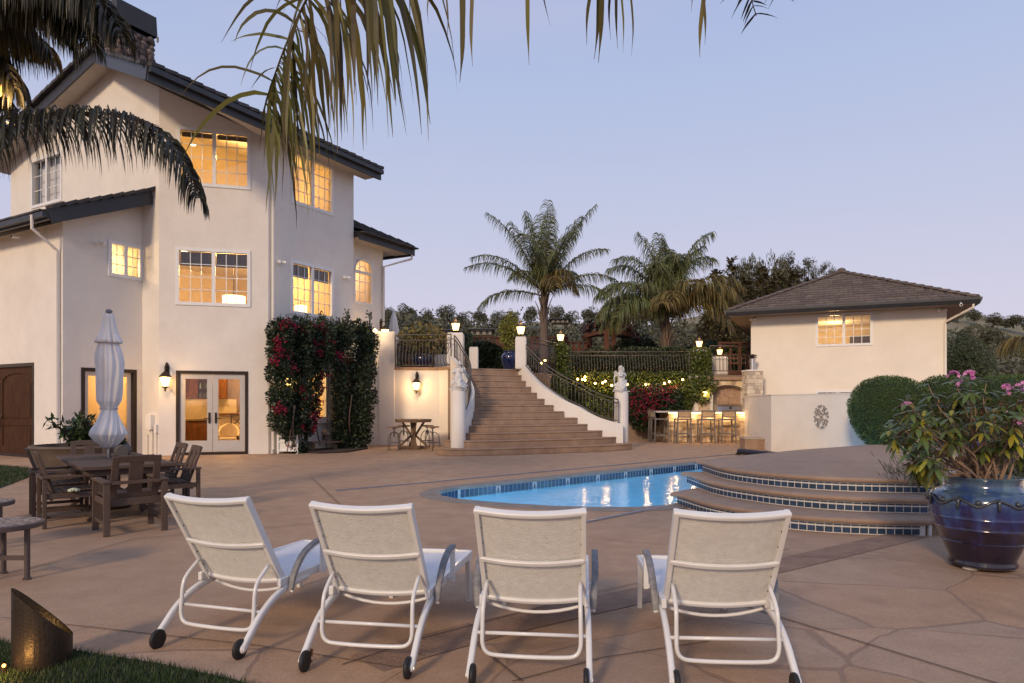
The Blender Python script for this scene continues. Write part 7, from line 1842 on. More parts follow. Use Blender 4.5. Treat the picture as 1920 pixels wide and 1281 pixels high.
rail2 = spline([crown, at(1080, -420, 2.4), at(1150, -260, 3.1), at(1260, -190, 3.3), at(1345, -170, 3.3)], 6); mbR.tube(rail2, .012, 6)
for px, py, w in tips:
    cand = min(rail_ + rail2, key=lambda q: abs((CX + q.x / q.y * F) - px) + (0 if q.y > 3 else 500))
    tip = at(px, py, 3.3 + rr.uniform(-.1, .1)); c = cand + V((0, 0, 0)); mid = c.lerp(tip, .45) + V((rr.uniform(-.03, .03), 0, .02))
    P = spline([c, mid, c.lerp(tip, .8) + V((rr.uniform(-.015, .015), 0, 0)), tip], 4); ww = [w * .8 * f for f in (.5, .7, .9, 1, 1, 1, .95, .9, .8, .55, .3, .15, .08)]
    o = len(mbL.v); ax = V((1, rr.uniform(-.4, .4), 0)).normalized()
    for q, x in zip(P, ww): mbL.v.append(tuple(q + ax * x / 2)); mbL.v.append(tuple(q - ax * x / 2))
    for i in range(len(P) - 1): mbL.f.append((o + 2 * i, o + 2 * i + 1, o + 2 * i + 3, o + 2 * i + 2)); mbL.m.append(0)
mbL.build('crown', M_FRONDN, t, world=True)
mbF = MB()
frond(mbF, mbR, [crown, at(1150, -420, 2.6), at(1290, -220, 4.0), at(1385, -70, 5.2), at(1418, 30, 5.4)], 70, .42, .018, .10, rr, .014, .4, 4, .2)
frond(mbF, mbR, [crown, at(1250, -420, 2.8), at(1400, -200, 4.4), at(1450, -60, 5.2), at(1462, -5, 5.4)], 50, .34, .014, .12, rr, .014, .4, 4, .2)
top_ = V((1.9, -1.7, 4.35))
for q in (at(900, -420, 1.5), crown): mbR.tube(spline([top_, top_.lerp(q, .4) + V((0, 0, .35)), q], 6), [.035] * 7 + [.024] * 5 + [.016], 6)
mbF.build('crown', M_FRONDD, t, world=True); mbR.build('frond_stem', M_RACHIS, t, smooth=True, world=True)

# ------------------------------------------------------------------ bougainvillea on the house wall
def vine(label, spots, n_leaf, n_flower, dens_leaf, m_leaf=M_LEAF, flowers=None, ll=.105, name='bougainvillea', cat='climbing plant', stems=()):
    """spots: list of (px, py, Y, radius xyz, weight)"""
    c0 = at(*spots[0][:3]); t = thing(name, label, cat, V((c0.x, c0.y, 0)))
    mb = MB(); tot = sum(s[4] for s in spots)
    for px, py, Y, r_, wgt in spots:
        c = at(px, py, Y)
        leaf_ball(mb, c, r_, int(n_leaf * wgt / tot), ll, ll * .55, .85)
    mb.build('foliage', m_leaf, t, world=True)
    if flowers:
        mb = MB()
        for px, py, Y, r_ in flowers:
            c = at(px, py, Y)
            for _ in range(n_flower):
                d = rdir(); p = c + V((d.x * r_ * rnd.random(), -abs(d.y) * r_ * .5 * rnd.random(), d.z * r_ * rnd.random()))
                for k in range(3): mb.leaf(p, rdir(), rdir(), .055, .045)
        mb.build('blossom', M_PETAL, t, world=True)
    if stems:
        mb = MB()
        for s in stems: mb.tube(spline([at(*p) for p in s], 5), .022, 6)
        mb.build('stem', M_STEM, t, smooth=True, world=True)
    return t
def by(px): return 20.75 + (px - 508) / 155 * 2.95       # the depth just in front of wall B
sp_ = []
for px, py, w_, h_ in ((525, 625, 24, 28), (560, 620, 28, 24), (600, 625, 30, 26), (640, 622, 28, 24), (675, 625, 26, 24), (690, 645, 20, 26),
                      (523, 660, 22, 26), (560, 655, 28, 26), (600, 655, 28, 24), (640, 650, 26, 22), (680, 670, 22, 26), (522, 700, 22, 24), (560, 695, 26, 26), (595, 688, 22, 22),
                      (524, 745, 22, 26), (560, 735, 26, 26), (588, 725, 16, 26), (525, 785, 20, 24), (556, 775, 24, 26), (585, 765, 14, 24), (548, 808, 20, 18), (576, 800, 15, 18),
                      (560, 838, 18, 16), (668, 705, 28, 28), (690, 700, 14, 26), (665, 745, 30, 28), (690, 745, 15, 26), (662, 785, 30, 28), (685, 785, 15, 26), (660, 815, 28, 22), (655, 835, 26, 14), (676, 822, 18, 16), (638, 690, 14, 18), (636, 715, 14, 18), (638, 740, 14, 20), (637, 765, 13, 20), (637, 790, 13, 20), (638, 815, 14, 20), (610, 672, 22, 14)):  # the clumps down the hollow are added to darken its depth
    Y = by(px) - .32; sp_.append((px, py, Y, (wid(w_, Y), .34, wid(h_, Y)), w_ * h_))
fl_ = [(540, 605), (555, 612), (605, 612), (612, 625), (520, 640), (590, 645), (608, 645), (600, 660), (615, 640), (528, 668), (518, 678), (545, 662), (607, 705), (600, 725), (602, 752), (566, 732), (573, 745), (523, 765), (530, 770), (598, 775), (595, 785), (580, 780), (566, 800), (585, 803), (530, 612), (570, 622), (640, 668), (628, 660), (585, 612), (545, 690), (520, 655)]
vine('big dark bougainvillea with magenta bracts climbing the house wall', sp_, 38000, 30, 1, flowers=[(x + rnd.uniform(-3, 3), y, by(x) - .62, .24) for x, y in fl_], stems=[[(600, 835, by(600) - .3), (590, 790, by(590) - .35), (575, 720, by(575) - .4), (560, 660, by(560) - .3)], [(660, 840, by(660) - .3), (655, 790, by(655) - .75), (660, 740, by(660) - .7)], [(552, 838, by(552) - .5), (549, 795, by(549) - .75), (553, 760, by(553) - .7)], [(612, 838, by(612) - .2), (614, 760, by(614) - .25), (616, 690, by(616) - .2)]])
# sprays sticking out at the top and the side
# (they belong to the same plant: built as single shoots in one part)
vb = [o for o in bpy.data.objects if o.name == 'bougainvillea'][0]
for px, py in ((520, 606), (540, 600), (553, 598), (580, 600), (600, 597), (603, 594), (622, 604), (650, 596), (651, 590), (692, 598), (693, 594), (700, 640), (703, 668), (704, 690), (702, 735), (703, 750), (690, 812), (694, 815), (525, 600), (570, 603), (672, 604), (610, 600)):
    mb = MB(); Y = by(px) - .3; c = at(px, py, Y)
    mb.tube([c + V((0, 0, -.3)), c + V((.02, 0, .2))], .006, 4)
    for k in range(26): mb.leaf(c + V((rnd.uniform(-.08, .08), rnd.uniform(-.08, .08), rnd.uniform(-.22, .16))), rdir() + V((0, 0, .2)), rdir(), .10, .055)
    mb.build('shoot', M_LEAF, vb, world=True)
# trellis posts, bed, bench plank and bird house in the hollow under the vine
mb = MB(); bed = [gnd(560, 849), gnd(600, 851), (gnd(650, 849)), gnd(690, 842), gnd(680, 836), gnd(640, 834), gnd(560, 840)]; mb.prism([(p.x, p.y) for p in bed], 0.005, .05)
tag(mb.build('planting_bed', M_SOIL, None, loc=V((gnd(620, 845).x, gnd(620, 845).y, 0)), world=True), 'brown mulch bed under the bougainvillea on the house wall', 'flower bed')
t = thing('vine_trellis', 'brown timber trellis half buried in the bougainvillea', 'trellis', V((at(575, 840, by(575) - .5).x, by(575) - .5, 0)))
for px in (574, 652): p = at(px, 840, by(px) - .4); mb = MB(); mb.bx(p.x - .045, p.x + .045, p.y - .045, p.y + .045, 0, 3.0); mb.build('post', M_DOORWOOD, t, world=True)
mb = MB(); mb.bar(at(570, 676, by(570) - .3), at(662, 675, by(662) - .3), .08, .14); mb.build('beam', M_DOORWOOD, t, world=True)
t = thing('bench', 'low brown plank bench in the hollow of the bougainvillea', 'bench', V((at(605, 838, by(605) - .25).x, by(605) - .25, 0)))
mb = MB(); mb.bar(at(580, 830, by(580) - .3), at(640, 828, by(640) - .3), .3, .06); mb.build('seat', M_BIST, t, world=True)
for px in (586, 630): mb = MB(); p = at(px, 836, by(px) - .3); mb.bx(p.x - .04, p.x + .04, p.y - .12, p.y + .12, 0, EYE - (831 - HY) / F * p.y - .02); mb.build('leg', M_BIST, t, world=True)
p = at(610, 822, by(610) - .3); t = thing('bird_house', 'little pointed wooden bird house on the bench under the bougainvillea', 'bird house', V((p.x, p.y, EYE - (826.5 - HY) / F * p.y + .02)))
mb = MB(); mb.lathe([(.10, 0), (.11, .05), (.10, .18), (.08, .20)], 8); mb.build('body', M_GREYWOOD, t); mb = MB(); mb.lathe([(.16, .19), (.03, .36), (.005, .44)], 8); mb.build('roof', M_BIST, t); mb = MB(); mb.tube([(0, -.10, .12), (0, -.115, .12)], .03, 8); mb.build('entrance', M_RUB, t)
# garden implements leaning at the wall
for px0, py0, px1, py1, lab in ((549, 812, 551, 760, 'thin grey garden pole leaning in the bougainvillea behind the white box'), (538, 818, 548, 795, 'bent grey tool handle leaning behind the white box')):
    p, q = at(px0, py0 + 30, by(px0) - .75), at(px1, py1, by(px1) - .7); mb = MB(); mb.tube([p, p.lerp(q, .6), q], .014, 6); tag(mb.build('tool_handle', M_GREYWOOD, None, loc=p, smooth=True, world=True), lab, 'tool')

# ------------------------------------------------------------------ ivy and bougainvillea on the lower patio wall
IY = 29.55
sp_ = [(px, py, IY - .1, (wid(24, IY), .22, wid(14, IY)), 1) for px in range(1064, 1296, 18) for py in (713, 730)] + [(px, 752, IY - .1, (wid(22, IY), .2, wid(16, IY)), .7) for px in (1066, 1084, 1102, 1120, 1140, 1160)] + [(px, 772, IY - .1, (wid(22, IY), .2, wid(16, IY)), .35) for px in (1066, 1090, 1115, 1140)]
vine('trailing green ivy covering the wall under the long terrace railing', sp_, 20000, 0, 1, M_IVY, ll=.13, name='ivy', cat='ivy')
sp_ = [(px, py, IY - .5, (wid(w_, IY), .5, wid(h_, IY)), w_ * h_) for px, py, w_, h_ in ((1195, 745, 24, 20), (1225, 738, 24, 18), (1255, 745, 22, 20), (1200, 770, 26, 22), (1235, 768, 26, 22), (1265, 768, 16, 20), (1205, 790, 24, 16), (1185, 765, 16, 20))]
fl_ = [(1188, 735), (1196, 742), (1204, 730), (1212, 738), (1220, 728), (1215, 748), (1192, 755), (1200, 762), (1187, 768), (1209, 757), (1218, 752), (1228, 757), (1238, 735), (1243, 731), (1252, 735), (1233, 748), (1240, 762), (1250, 748), (1266, 727), (1207, 772), (1218, 768), (1228, 775), (1195, 778), (1212, 783), (1232, 768), (1185, 745), (1183, 758), (1222, 738), (1207, 745), (1258, 750), (1200, 752), (1225, 765)]
vine('crimson bougainvillea against the ivy wall behind the bar stools', sp_, 9000, 13, 1, M_LEAF, [(x, y, IY - .95, .34) for x, y in fl_], .13)
sp_ = [(1304, 668, 29.8, (.30, .42, .36), .8), (1319, 668, 29.8, (.30, .42, .36), .8), (1304, 686, 29.8, (.32, .42, .36), .8), (1319, 686, 29.8, (.32, .42, .36), .8), (1311, 704, 29.7, (.52, .5, .42), 1), (1300, 722, 29.6, (.6, .5, .45), 1), (1322, 722, 29.5, (.5, .5, .42), .8), (1290, 740, 29.4, (.38, .4, .5), .8), (1285, 765, 29.3, (.25, .35, .5), .55), (1316, 740, 29.3, (.3, .3, .4), .45)]
t_ = vine('thick green ivy wrapped round the tall lamp pier by the grill', sp_, 11000, 0, 1, M_IVY, ll=.12, name='ivy', cat='ivy')
pier('stucco lamp pier smothered in ivy at the end of the long railing', (t2.x, t2.y + .05), 0, ZT, t2.z, 'terrace_pier', (.62, .62))
sp_ = [(1051, 657, 27.5, (.30, .3, .3), 1), (1051, 675, 27.5, (.32, .32, .35), 1), (1051, 695, 27.5, (.30, .3, .4), 1), (1048, 716, 27.5, (.3, .3, .4), 1), (1050, 738, 27.5, (.25, .3, .4), .6)]
vine('yellow green ivy wrapped round the slim lamp pier beside the stair railing', sp_, 6000, 0, 1, M_IVY, ll=.11, name='ivy', cat='ivy')
pier('slim stucco lamp pier wrapped in ivy beside the stair railing', (t1.x, t1.y + .1), 0, ZT, t1.z, 'terrace_pier', (.36, .36))
# hedges
def hedge(label, x0p, x1p, yt, Y, depth, h, m, n, L=.15, name='hedge', zb=ZT, lump=.18):
    a, b = at(x0p, yt, Y), at(x1p, yt, Y); W_ = b.x - a.x; t = thing(name, label, 'hedge', V(((a.x + b.x) / 2, Y + depth / 2, zb)))
    mb = MB(); H = a.z - zb if h is None else h
    for _ in range(n):
        x = rnd.uniform(-W_ / 2, W_ / 2); face = rnd.random(); lum = mnoise.noise(V((x * .8, H, Y))) * lump * 2
        if face < .6: p = V((x, -depth / 2 + rnd.random() ** 2 * .3, rnd.uniform(0, H + lum)))
        else: p = V((x, rnd.uniform(-depth / 2, depth / 2), H + lum - rnd.random() ** 2 * .2))
        p += V((0, mnoise.noise(V((x * 1.3, p.z * 1.3, 1))) * lump, 0)); mb.leaf(p, rdir() + V((0, -.5, .2)), rdir(), L * rnd.uniform(.7, 1.3), L * .55)
    mb.build('foliage', m, t)
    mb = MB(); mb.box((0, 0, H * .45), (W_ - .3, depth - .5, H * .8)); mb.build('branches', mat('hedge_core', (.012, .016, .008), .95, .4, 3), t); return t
M_HEDGE = mat('hedge_leaf', (.055, .072, .027), .5, .3, 1.5, island=.5, trans=.15)
M_HEDGE2 = mat('flowering_hedge_leaf', (.115, .140, .058), .5, .3, 1.5, island=.5, trans=.2)
hedge('dark clipped hedge behind the long terrace railing', 1062, 1296, 661, 30.6, 1.2, None, M_HEDGE, 9000, .13)
hedge('leafy green hedge behind the terrace left of the stair head', 752, 882, 640, 33.5, 1.6, None, M_HEDGE2, 5000, .17, lump=.3)
hedge('dark green hedge at the back of the terrace behind the stair head', 868, 985, 645, 34.5, 1.6, None, M_HEDGE, 5000, .17, lump=.35)
hedge('dark hedge behind the redwood lattice screen', 1345, 1440, 652, 35.5, 1.5, None, M_HEDGE, 3500, .17, lump=.3)
hedge('mixed dark shrubs under the second palm', 1180, 1345, 652, 39.5, 2, None, M_HEDGE, 4500, .2, lump=.5)
hedge('low mixed shrubs under the first palm and pergola', 985, 1185, 652, 39.6, 2, None, M_HEDGE, 4500, .2, lump=.5)
# bougainvillea on the pergola
vine('red bougainvillea tuft on top of the garden pergola', [(1125, 605, 40.6, (.7, .5, .25), 1)], 350, 10, 1, M_LEAF, [(1112 + 5 * k, 604 + rnd.uniform(-3, 3), 40.4, .3) for k in range(6)], .16)
vine('red bougainvillea spilling down the right side of the pergola', [(1190, 632, 40.6, (.9, .8, 1.0), 1), (1200, 650, 40.6, (.8, .8, .7), 1)], 1200, 9, 1, M_LEAF, [(1183 + 3 * k, 618 + 4 * k, 40.0, .3) for k in range(6)] + [(1196, 632, 40, .4)], .16)

# ------------------------------------------------------------------ clipped shrubs, pot and rhododendron on the right
M_TOP = mat('clipped_leaf', (.068, .115, .022), .55, .3, 2.0, island=.6, col2=(.042, .078, .015))
M_TOPC = mat('clipped_core', (.022, .040, .009), .9, .4, 8)
def topiary(label, px, py, Y, r_, hz, seed):
    rr2 = random.Random(seed); c = at(px, py, Y); t = thing('clipped_shrub', label, 'shrub', V((c.x, c.y, .02)))
    def rad(d):                     # mushroom: broad dome, drawn in towards the foot
        rho = math.hypot(d.x, d.y); k = (rho ** 2.7 + abs(d.z) ** 2.7 + 1e-6) ** (-1 / 2.7) * (1 - max(0, -d.z) ** 1.3 * .40)
        return V((d.x * r_ * k, d.y * r_ * k, d.z * hz * (k if d.z > 0 else 1.18))) * (1 + .05 * mnoise.noise(d * 2.2 + V((seed, 0, 0))) + .03 * mnoise.noise(d * 6 + V((seed, 0, 0))))
    cc_ = V((0, 0, c.z - .02)); mb = MB(); n, m_ = 30, 20; vs = []
    for i in range(m_ + 1):
        th = PI * i / m_
        for j in range(n): d = V((math.sin(th) * math.cos(2 * PI * j / n), math.sin(th) * math.sin(2 * PI * j / n), math.cos(th))); vs.append(cc_ + rad(d) * .95)
    mb.add(vs, [(i * n + j, i * n + n + j, i * n + n + (j + 1) % n, i * n + (j + 1) % n) for i in range(m_) for j in range(n)]); mb.build('branches', M_TOPC, t, smooth=True)
    mb = MB()
    for _ in range(15000):
        d = rdir(rr2); p = cc_ + rad(d) * rr2.uniform(.93, 1.03); a = d + rdir(rr2) * .75; mb.leaf(p, a, d + rdir(rr2) * .6, rr2.uniform(.035, .075), .020)
    mb.build('foliage', M_TOP, t)
    mb = MB(); mb.tube([(0, 0, 0), (0, 0, .6)], .09, 8); mb.build('trunk', M_STEM, t)
    mb = MB()
topiary('leftmost clipped dome shrub beside the cream low wall', 1666, 775, 17.6, .90, .92, 1)
topiary('middle clipped dome shrub behind the flowering pot plant', 1781, 772, 17.9, .88, .90, 2)
topiary('clipped dome shrub at the right edge behind the blossoms', 1888, 772, 17.6, .98, .90, 3)
# big blue pot
bpY = 6.44; pp = at(1842, 757, bpY); PR, PH = wid(88, bpY), .87
m = bpy.data.materials.new('blue_drip_glaze'); m.use_nodes = True
nt = m.node_tree; N = nt.nodes; L = nt.links; b = N['Principled BSDF']; b.inputs['Roughness'].default_value = .18; b.inputs['Coat Weight'].default_value = .6; b.inputs['Coat Roughness'].default_value = .08
tc = N.new('ShaderNodeTexCoord'); sx = N.new('ShaderNodeSeparateXYZ'); L.new(tc.outputs['Object'], sx.inputs[0])
mp = N.new('ShaderNodeMapping'); mp.inputs['Scale'].default_value = (11, 11, .9); L.new(tc.outputs['Object'], mp.inputs['Vector'])
nz = N.new('ShaderNodeTexNoise'); nz.inputs['Scale'].default_value = 1.0; nz.inputs['Detail'].default_value = 4; L.new(mp.outputs['Vector'], nz.inputs['Vector'])
ad = N.new('ShaderNodeMath'); ad.operation = 'MULTIPLY_ADD'; L.new(nz.outputs['Fac'], ad.inputs[0]); ad.inputs[1].default_value = .75; ad.inputs[2].default_value = -.375
a2_ = N.new('ShaderNodeMath'); a2_.operation = 'ADD'; L.new(sx.outputs['Z'], a2_.inputs[0]); L.new(ad.outputs[0], a2_.inputs[1])
rp = N.new('ShaderNodeValToRGB'); L.new(a2_.outputs[0], rp.inputs['Fac']); cr = rp.color_ramp
cr.elements[0].position = .05; cr.elements[0].color = (.010, .007, .018, 1); cr.elements[1].position = .92; cr.elements[1].color = (.10, .17, .23, 1)
for p_, c_ in ((.35, (.016, .009, .030)), (.50, (.020, .022, .105)), (.62, (.028, .060, .185)), (.76, (.055, .095, .16))): e = cr.elements.new(p_); e.color = (*c_, 1)
L.new(rp.outputs['Color'], b.inputs['Base Color'])
t = thing('blue_pot', 'big dripped blue glazed pot holding a flowering rhododendron', 'pot', V((pp.x, pp.y, .0)))
prof = [(.57, .035), (.625, .05), (.635, .075), (.60, .10), (.615, .13), (.76, .30), (.765, .305), (.785, .31), (.77, .32), (.875, .45), (.90, .455), (.885, .468), (.945, .565), (.97, .57), (.955, .585), (.99, .66), (1.0, .72), (.985, .775), (.93, .825), (.84, .853), (.755, .862), (.705, .88), (.69, .93), (.705, .97), (.74, .985), (.745, .995), (.72, 1.0), (.655, .995), (.64, .96), (.63, .90)]
mb = MB(); mb.lathe([(r_ * PR, z * PH) for r_, z in prof], 56); mb.build('pot_body', m, t, smooth=50)
mb = MB()
for k in range(9):                     # moulded swags round the shoulder
    a = 2 * PI * k / 9 + .2; a2q = a + 2 * PI / 9
    def sh(q, z, o=.012): 
        r_ = {.80: .965, .76: .99, .72: 1.0, .68: .995}[z] * PR + o; return V((r_ * math.cos(q), r_ * math.sin(q), z * PH))
    mb.tube(spline([sh(a, .80), sh(a + .17, .76), sh(a + .35, .72), sh(a + .52, .76), sh(a2q, .80)], 4), .013, 6); mb.tube([sh(a, .80), sh(a, .76), sh(a, .72), sh(a, .68)], [.020, .018, .014, .008], 6)
    c_ = sh(a + .35, .76, .004); mb.ball(c_, .026, 10, 7)
mb.build('swag', mat('grey_drip_glaze', (.06, .07, .085), .25, .5, 25, coat=.5), t, smooth=True)
mb = MB()
for k in range(3): a = 2 * PI * k / 3 + .5 + PI; mb.ball((math.cos(a) * .42 * PR, math.sin(a) * .42 * PR, .018), .07, 8, 6, (1.2, 1, .3))
mb.build('foot', mat('pale_foot_stone', (.40, .36, .33), .8), t, smooth=True)
mb = MB(); mb.lathe([(.001, .90 * PH), (.63 * PR, .90 * PH)], 24, caps=False); mb.build('soil', M_SOIL, t)
rh = thing('rhododendron', 'open branched rhododendron with pink blossoms growing in the blue pot', 'shrub', V((pp.x, pp.y, .9 * PH)))
rr3 = random.Random(17); mbS, mbG, mbY, mbFl, mbB = MB(), MB(), MB(), MB(), MB()
zb_ = .9 * PH
heads = [(1668, 806), (1682, 788), (1722, 800), (1750, 792), (1770, 765), (1718, 845), (1742, 858), (1712, 868), (1782, 782), (1828, 760), (1808, 795), (1848, 815), (1880, 805), (1905, 780), (1690, 800), (1705, 772), (1730, 785), (1745, 760), (1765, 782), (1758, 740), (1790, 760), (1800, 730), (1822, 738), (1815, 770), (1840, 790), (1772, 808), (1735, 812), (1712, 822), (1705, 850), (1730, 868), (1750, 838), (1790, 805), (1850, 745), (1862, 775), (1885, 740), (1900, 760), (1915, 735), (1890, 785), (1912, 800), (1935, 770), (1930, 800), (1865, 812), (1895, 825), (1925, 835), (1790, 715), (1819, 715), (1700, 755), (1955, 750), (1960, 810), (1850, 715), (1935, 730), (1740, 722)]
flow = {(1790, 715): 1, (1819, 715): 1, (1705, 772): .8, (1885, 740): 1, (1915, 735): .8, (1912, 800): 1.2, (1890, 785): .9, (1800, 730): .45}
for hx, hy in heads:
    Y = bpY + rr3.uniform(-.62, .55); tip = at(hx, hy, Y); base = V((pp.x, pp.y, zb_)) + V((rr3.uniform(-.16, .16), rr3.uniform(-.12, .12), -.03))
    mid = base.lerp(tip, .5) + V((0, 0, .03)) + rdir(rr3) * .06; mid2 = base.lerp(tip, .78) + rdir(rr3) * .04 + V((0, 0, -.02))
    P = spline([base, base.lerp(tip, .25) + V((0, 0, .06)) + rdir(rr3) * .03, mid, mid2, tip], 5); mbS.tube(P, [max(.0035, .0125 - .009 * i / (len(P) - 1)) for i in range(len(P))], 6)
    ax = ((tip - mid2).normalized() + V((0, 0, .5))).normalized()
    for whorl in range(2 if rr3.random() < .55 else 3):
        wc = tip - ax * (.05 + .055 * whorl) if whorl else tip; nl = rr3.randint(8, 11)
        for k in range(nl):
            a = 2 * PI * k / nl + whorl; s = ax.orthogonal().normalized(); q = ax.cross(s); d = s * math.cos(a) + q * math.sin(a)
            dd = d + ax * (.35 - .45 * whorl) + V((0, 0, -.12)); tgt = mbY if rr3.random() < (.10 + .16 * whorl) else mbG
            Lf = rr3.uniform(.10, .15); pt = wc + d * .012; x = dd.normalized(); nn = (V((0, 0, 1)) + d * .3)
            side = x.cross(nn).normalized() * Lf * .155; up = side.cross(x).normalized()
            p0, p1, p2, p3 = pt, pt + x * Lf * .35 - up * 0, pt + x * Lf * .72 - V((0, 0, .10 * Lf)), pt + x * Lf - V((0, 0, .24 * Lf))
            tgt.add([p0, p1 + side, p1, p1 - side, p2 + side * .9, p2, p2 - side * .9, p3], [(0, 2, 1), (0, 3, 2), (1, 2, 5, 4), (2, 3, 6, 5), (4, 5, 7), (5, 6, 7)])
    if rr3.random() < .6:
        for _ in range(14): mbB.leaf(tip - ax * rr3.uniform(.04, .16) + rdir(rr3) * .05, rdir(rr3) + V((0, 0, -.7)), rdir(rr3), .07, .014)
    if (hx, hy) in flow:
        f_ = flow[(hx, hy)]; c_ = tip + ax * .045
        for k in range(int(11 * f_)):
            d = (rdir(rr3) + ax * .8).normalized(); cc2 = c_ + d * .036; s = d.orthogonal().normalized(); q = d.cross(s)
            for j in range(5): a = 2 * PI * j / 5; mbFl.leaf(cc2, s * math.cos(a) + q * math.sin(a) + d * .8, d, .034, .026, .3)
mbS.build('stem', mat('rhododendron_bark', (.33, .22, .15), .85, .4, 14, bump=.4), rh, smooth=True, world=True)
mbG.build('foliage', mat('rhododendron_leaf', (.095, .130, .026), .36, .4, 5, island=.55, trans=.15, col2=(.060, .090, .022)), rh, world=True)
mbY.build('yellow_foliage', mat('yellow_leaf', (.30, .25, .02), .4, .4, 5, island=.5, trans=.15, col2=(.16, .17, .02)), rh, world=True)
mbB.build('withered_foliage', mat('withered_leaf', (.11, .040, .018), .8, .4, 8, island=.4), rh, world=True)
mbFl.build('blossom', mat('pink_petal', (.62, .16, .44), .6, .4, 9, island=.35, trans=.3, col2=(.72, .40, .60)), rh, world=True)
# lavender behind the pot
p = at(1800, 880, 8.7); t = thing('lavender', 'grey green lavender bush behind the blue pot', 'shrub', V((p.x, p.y, .55))); mb = MB(); mb2 = MB()
for _ in range(1500):
    a = rnd.uniform(0, 2 * PI); r_ = math.sqrt(rnd.random()); b_ = V((r_ * math.cos(a) * .9, r_ * math.sin(a) * .45, 0)); d = V((b_.x * .6, b_.y * .6, 1)) + rdir() * .5
    mb.leaf(b_ + d * rnd.uniform(0, .22), d, rdir(), rnd.uniform(.06, .13), .010)
for _ in range(70):
    a = rnd.uniform(0, 2 * PI); b_ = V((math.cos(a) * .7 * rnd.random(), math.sin(a) * .4 * rnd.random(), .2)); d = (V((b_.x * .5, b_.y * .5, 1)) + rdir() * .2).normalized(); mb.tube([b_, b_ + d * .28], .003, 3); mb2.tube([b_ + d * .26, b_ + d * .33], [.010, .004], 5)
mb.build('foliage', mat('lavender_leaf', (.075, .085, .062), .8, .3, 4, island=.4), t); mb2.build('blossom', mat('lavender_flower', (.06, .045, .13), .8), t)
hedge('dark low shrubs behind the planter wall at the right edge', 1850, 2060, 850, 8.6, .9, .75, M_HEDGE, 4500, .06, zb=.5, name='shrub', lump=.12)
# bush right of the guest house
p = at(1812, 690, 34); t = thing('bush', 'large grey green bush beyond the right corner of the guest house', 'shrub', V((p.x, 34, .2))); mb = MB()
leaf_ball(mb, (.1, 0, 2.9), (1.15, 1.1, 1.75), 8000, .17, .04, .5); leaf_ball(mb, (-.55, .2, 3.4), (.75, .9, 1.7), 3000, .17, .04, .5); mb.build('foliage', mat('olive_bush_leaf', (.095, .120, .058), .6, .3, .5, island=.45, trans=.1, col2=(.032, .050, .022)), t)
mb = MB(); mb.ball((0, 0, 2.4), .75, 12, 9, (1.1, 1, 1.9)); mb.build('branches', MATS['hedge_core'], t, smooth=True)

# ------------------------------------------------------------------ trees and woods on the hills
M_OAK = mat('oak_leaf', (.098, .096, .052), .6, .3, .25, island=.4, trans=.08, col2=(.050, .054, .032), objvar=0)
M_PINE = mat('conifer_needle', (.130, .100, .040), .6, .3, .4, island=.45, trans=.08, col2=(.055, .052, .024))
def crown_mesh(seed, kind):
    r_ = random.Random(seed); mb = MB(); mb.mi = 0
    if kind == 'oak':
        for k in range(11):
            c = V((r_.uniform(-.6, .6), r_.uniform(-.5, .5), .62 + r_.uniform(-.25, .30))); s = r_.uniform(.28, .48)
            leaf_ball(mb, c, (s, s, s * .8), 190, .10, .07, .35, r_)
        mb.mi = 1; mb.tube([(0, 0, 0), (.03, 0, .5)], [.06, .045], 6)
        for k in range(5): a = k * 1.26; mb.tube([(.03, 0, .4), (.4 * math.cos(a), .4 * math.sin(a), .75)], [.035, .015], 5)
    elif kind == 'cone':
        for k in range(26):
            z = .10 + .90 * k / 26; R__ = .26 * (1 - .92 * (k / 26) ** 1.1) + .02
            for j in range(max(5, int(15 * (1 - k / 30)))):
                a = r_.uniform(0, 2 * PI); L_ = R__ * r_.uniform(.6, 1.15); d = V((math.cos(a), math.sin(a), r_.uniform(-.25, .25)))
                for q in range(7): mb.leaf(V((0, 0, z)) + d * L_ * (.25 + .75 * q / 7), d + rdir(r_) * .8, V((0, 0, 1)) + rdir(r_) * .4, .055, .030)
        mb.mi = 1; mb.tube([(0, 0, 0), (0, 0, .98)], [.022, .004], 6)
    else:                                       # a tall gum with open clumps
        mb.mi = 1; mb.tube([(0, 0, 0), (.02, 0, .5), (-.01, 0, .95)], [.020, .013, .004], 6); 
        for k in range(13):
            z = .35 + .62 * r_.random(); a = r_.uniform(0, 2 * PI); L_ = r_.uniform(.06, .20) * (1.25 - z * .5); c = V((L_ * math.cos(a), L_ * math.sin(a), z)); mb.mi = 1; mb.tube([(0, 0, z - .12), c], [.007, .003], 4)
            mb.mi = 0; s = r_.uniform(.05, .105); leaf_ball(mb, c, (s, s, s * .9), 90, .035, .016, .8, r_)
    return mb.mesh('tree', [M_OAK if kind != 'cone' else M_PINE, M_STEM])
OAK = [crown_mesh(s, 'oak') for s in (1, 2, 3)]; CONE = [crown_mesh(s, 'cone') for s in (4, 5, 6)]; GUM = [crown_mesh(s, 'gum') for s in (7, 8)]
def plant(name, me, px, ytop, ybase, Y, wpx, label, group, cat='tree'):
    p = at(px, ybase, Y); h = wid(ybase - ytop, Y); w_ = wid(wpx, Y)
    o = inst(name, me, None, p, rnd.uniform(0, 6.3)); bb_ = {'oak': (1.9, 1.25), 'con': (.58, 1.0), 'gum': (.5, 1.0)}[name[:3]]
    o.scale = (w_ / bb_[0], w_ / bb_[0], h / bb_[1]); return tag(o, label, cat, group)
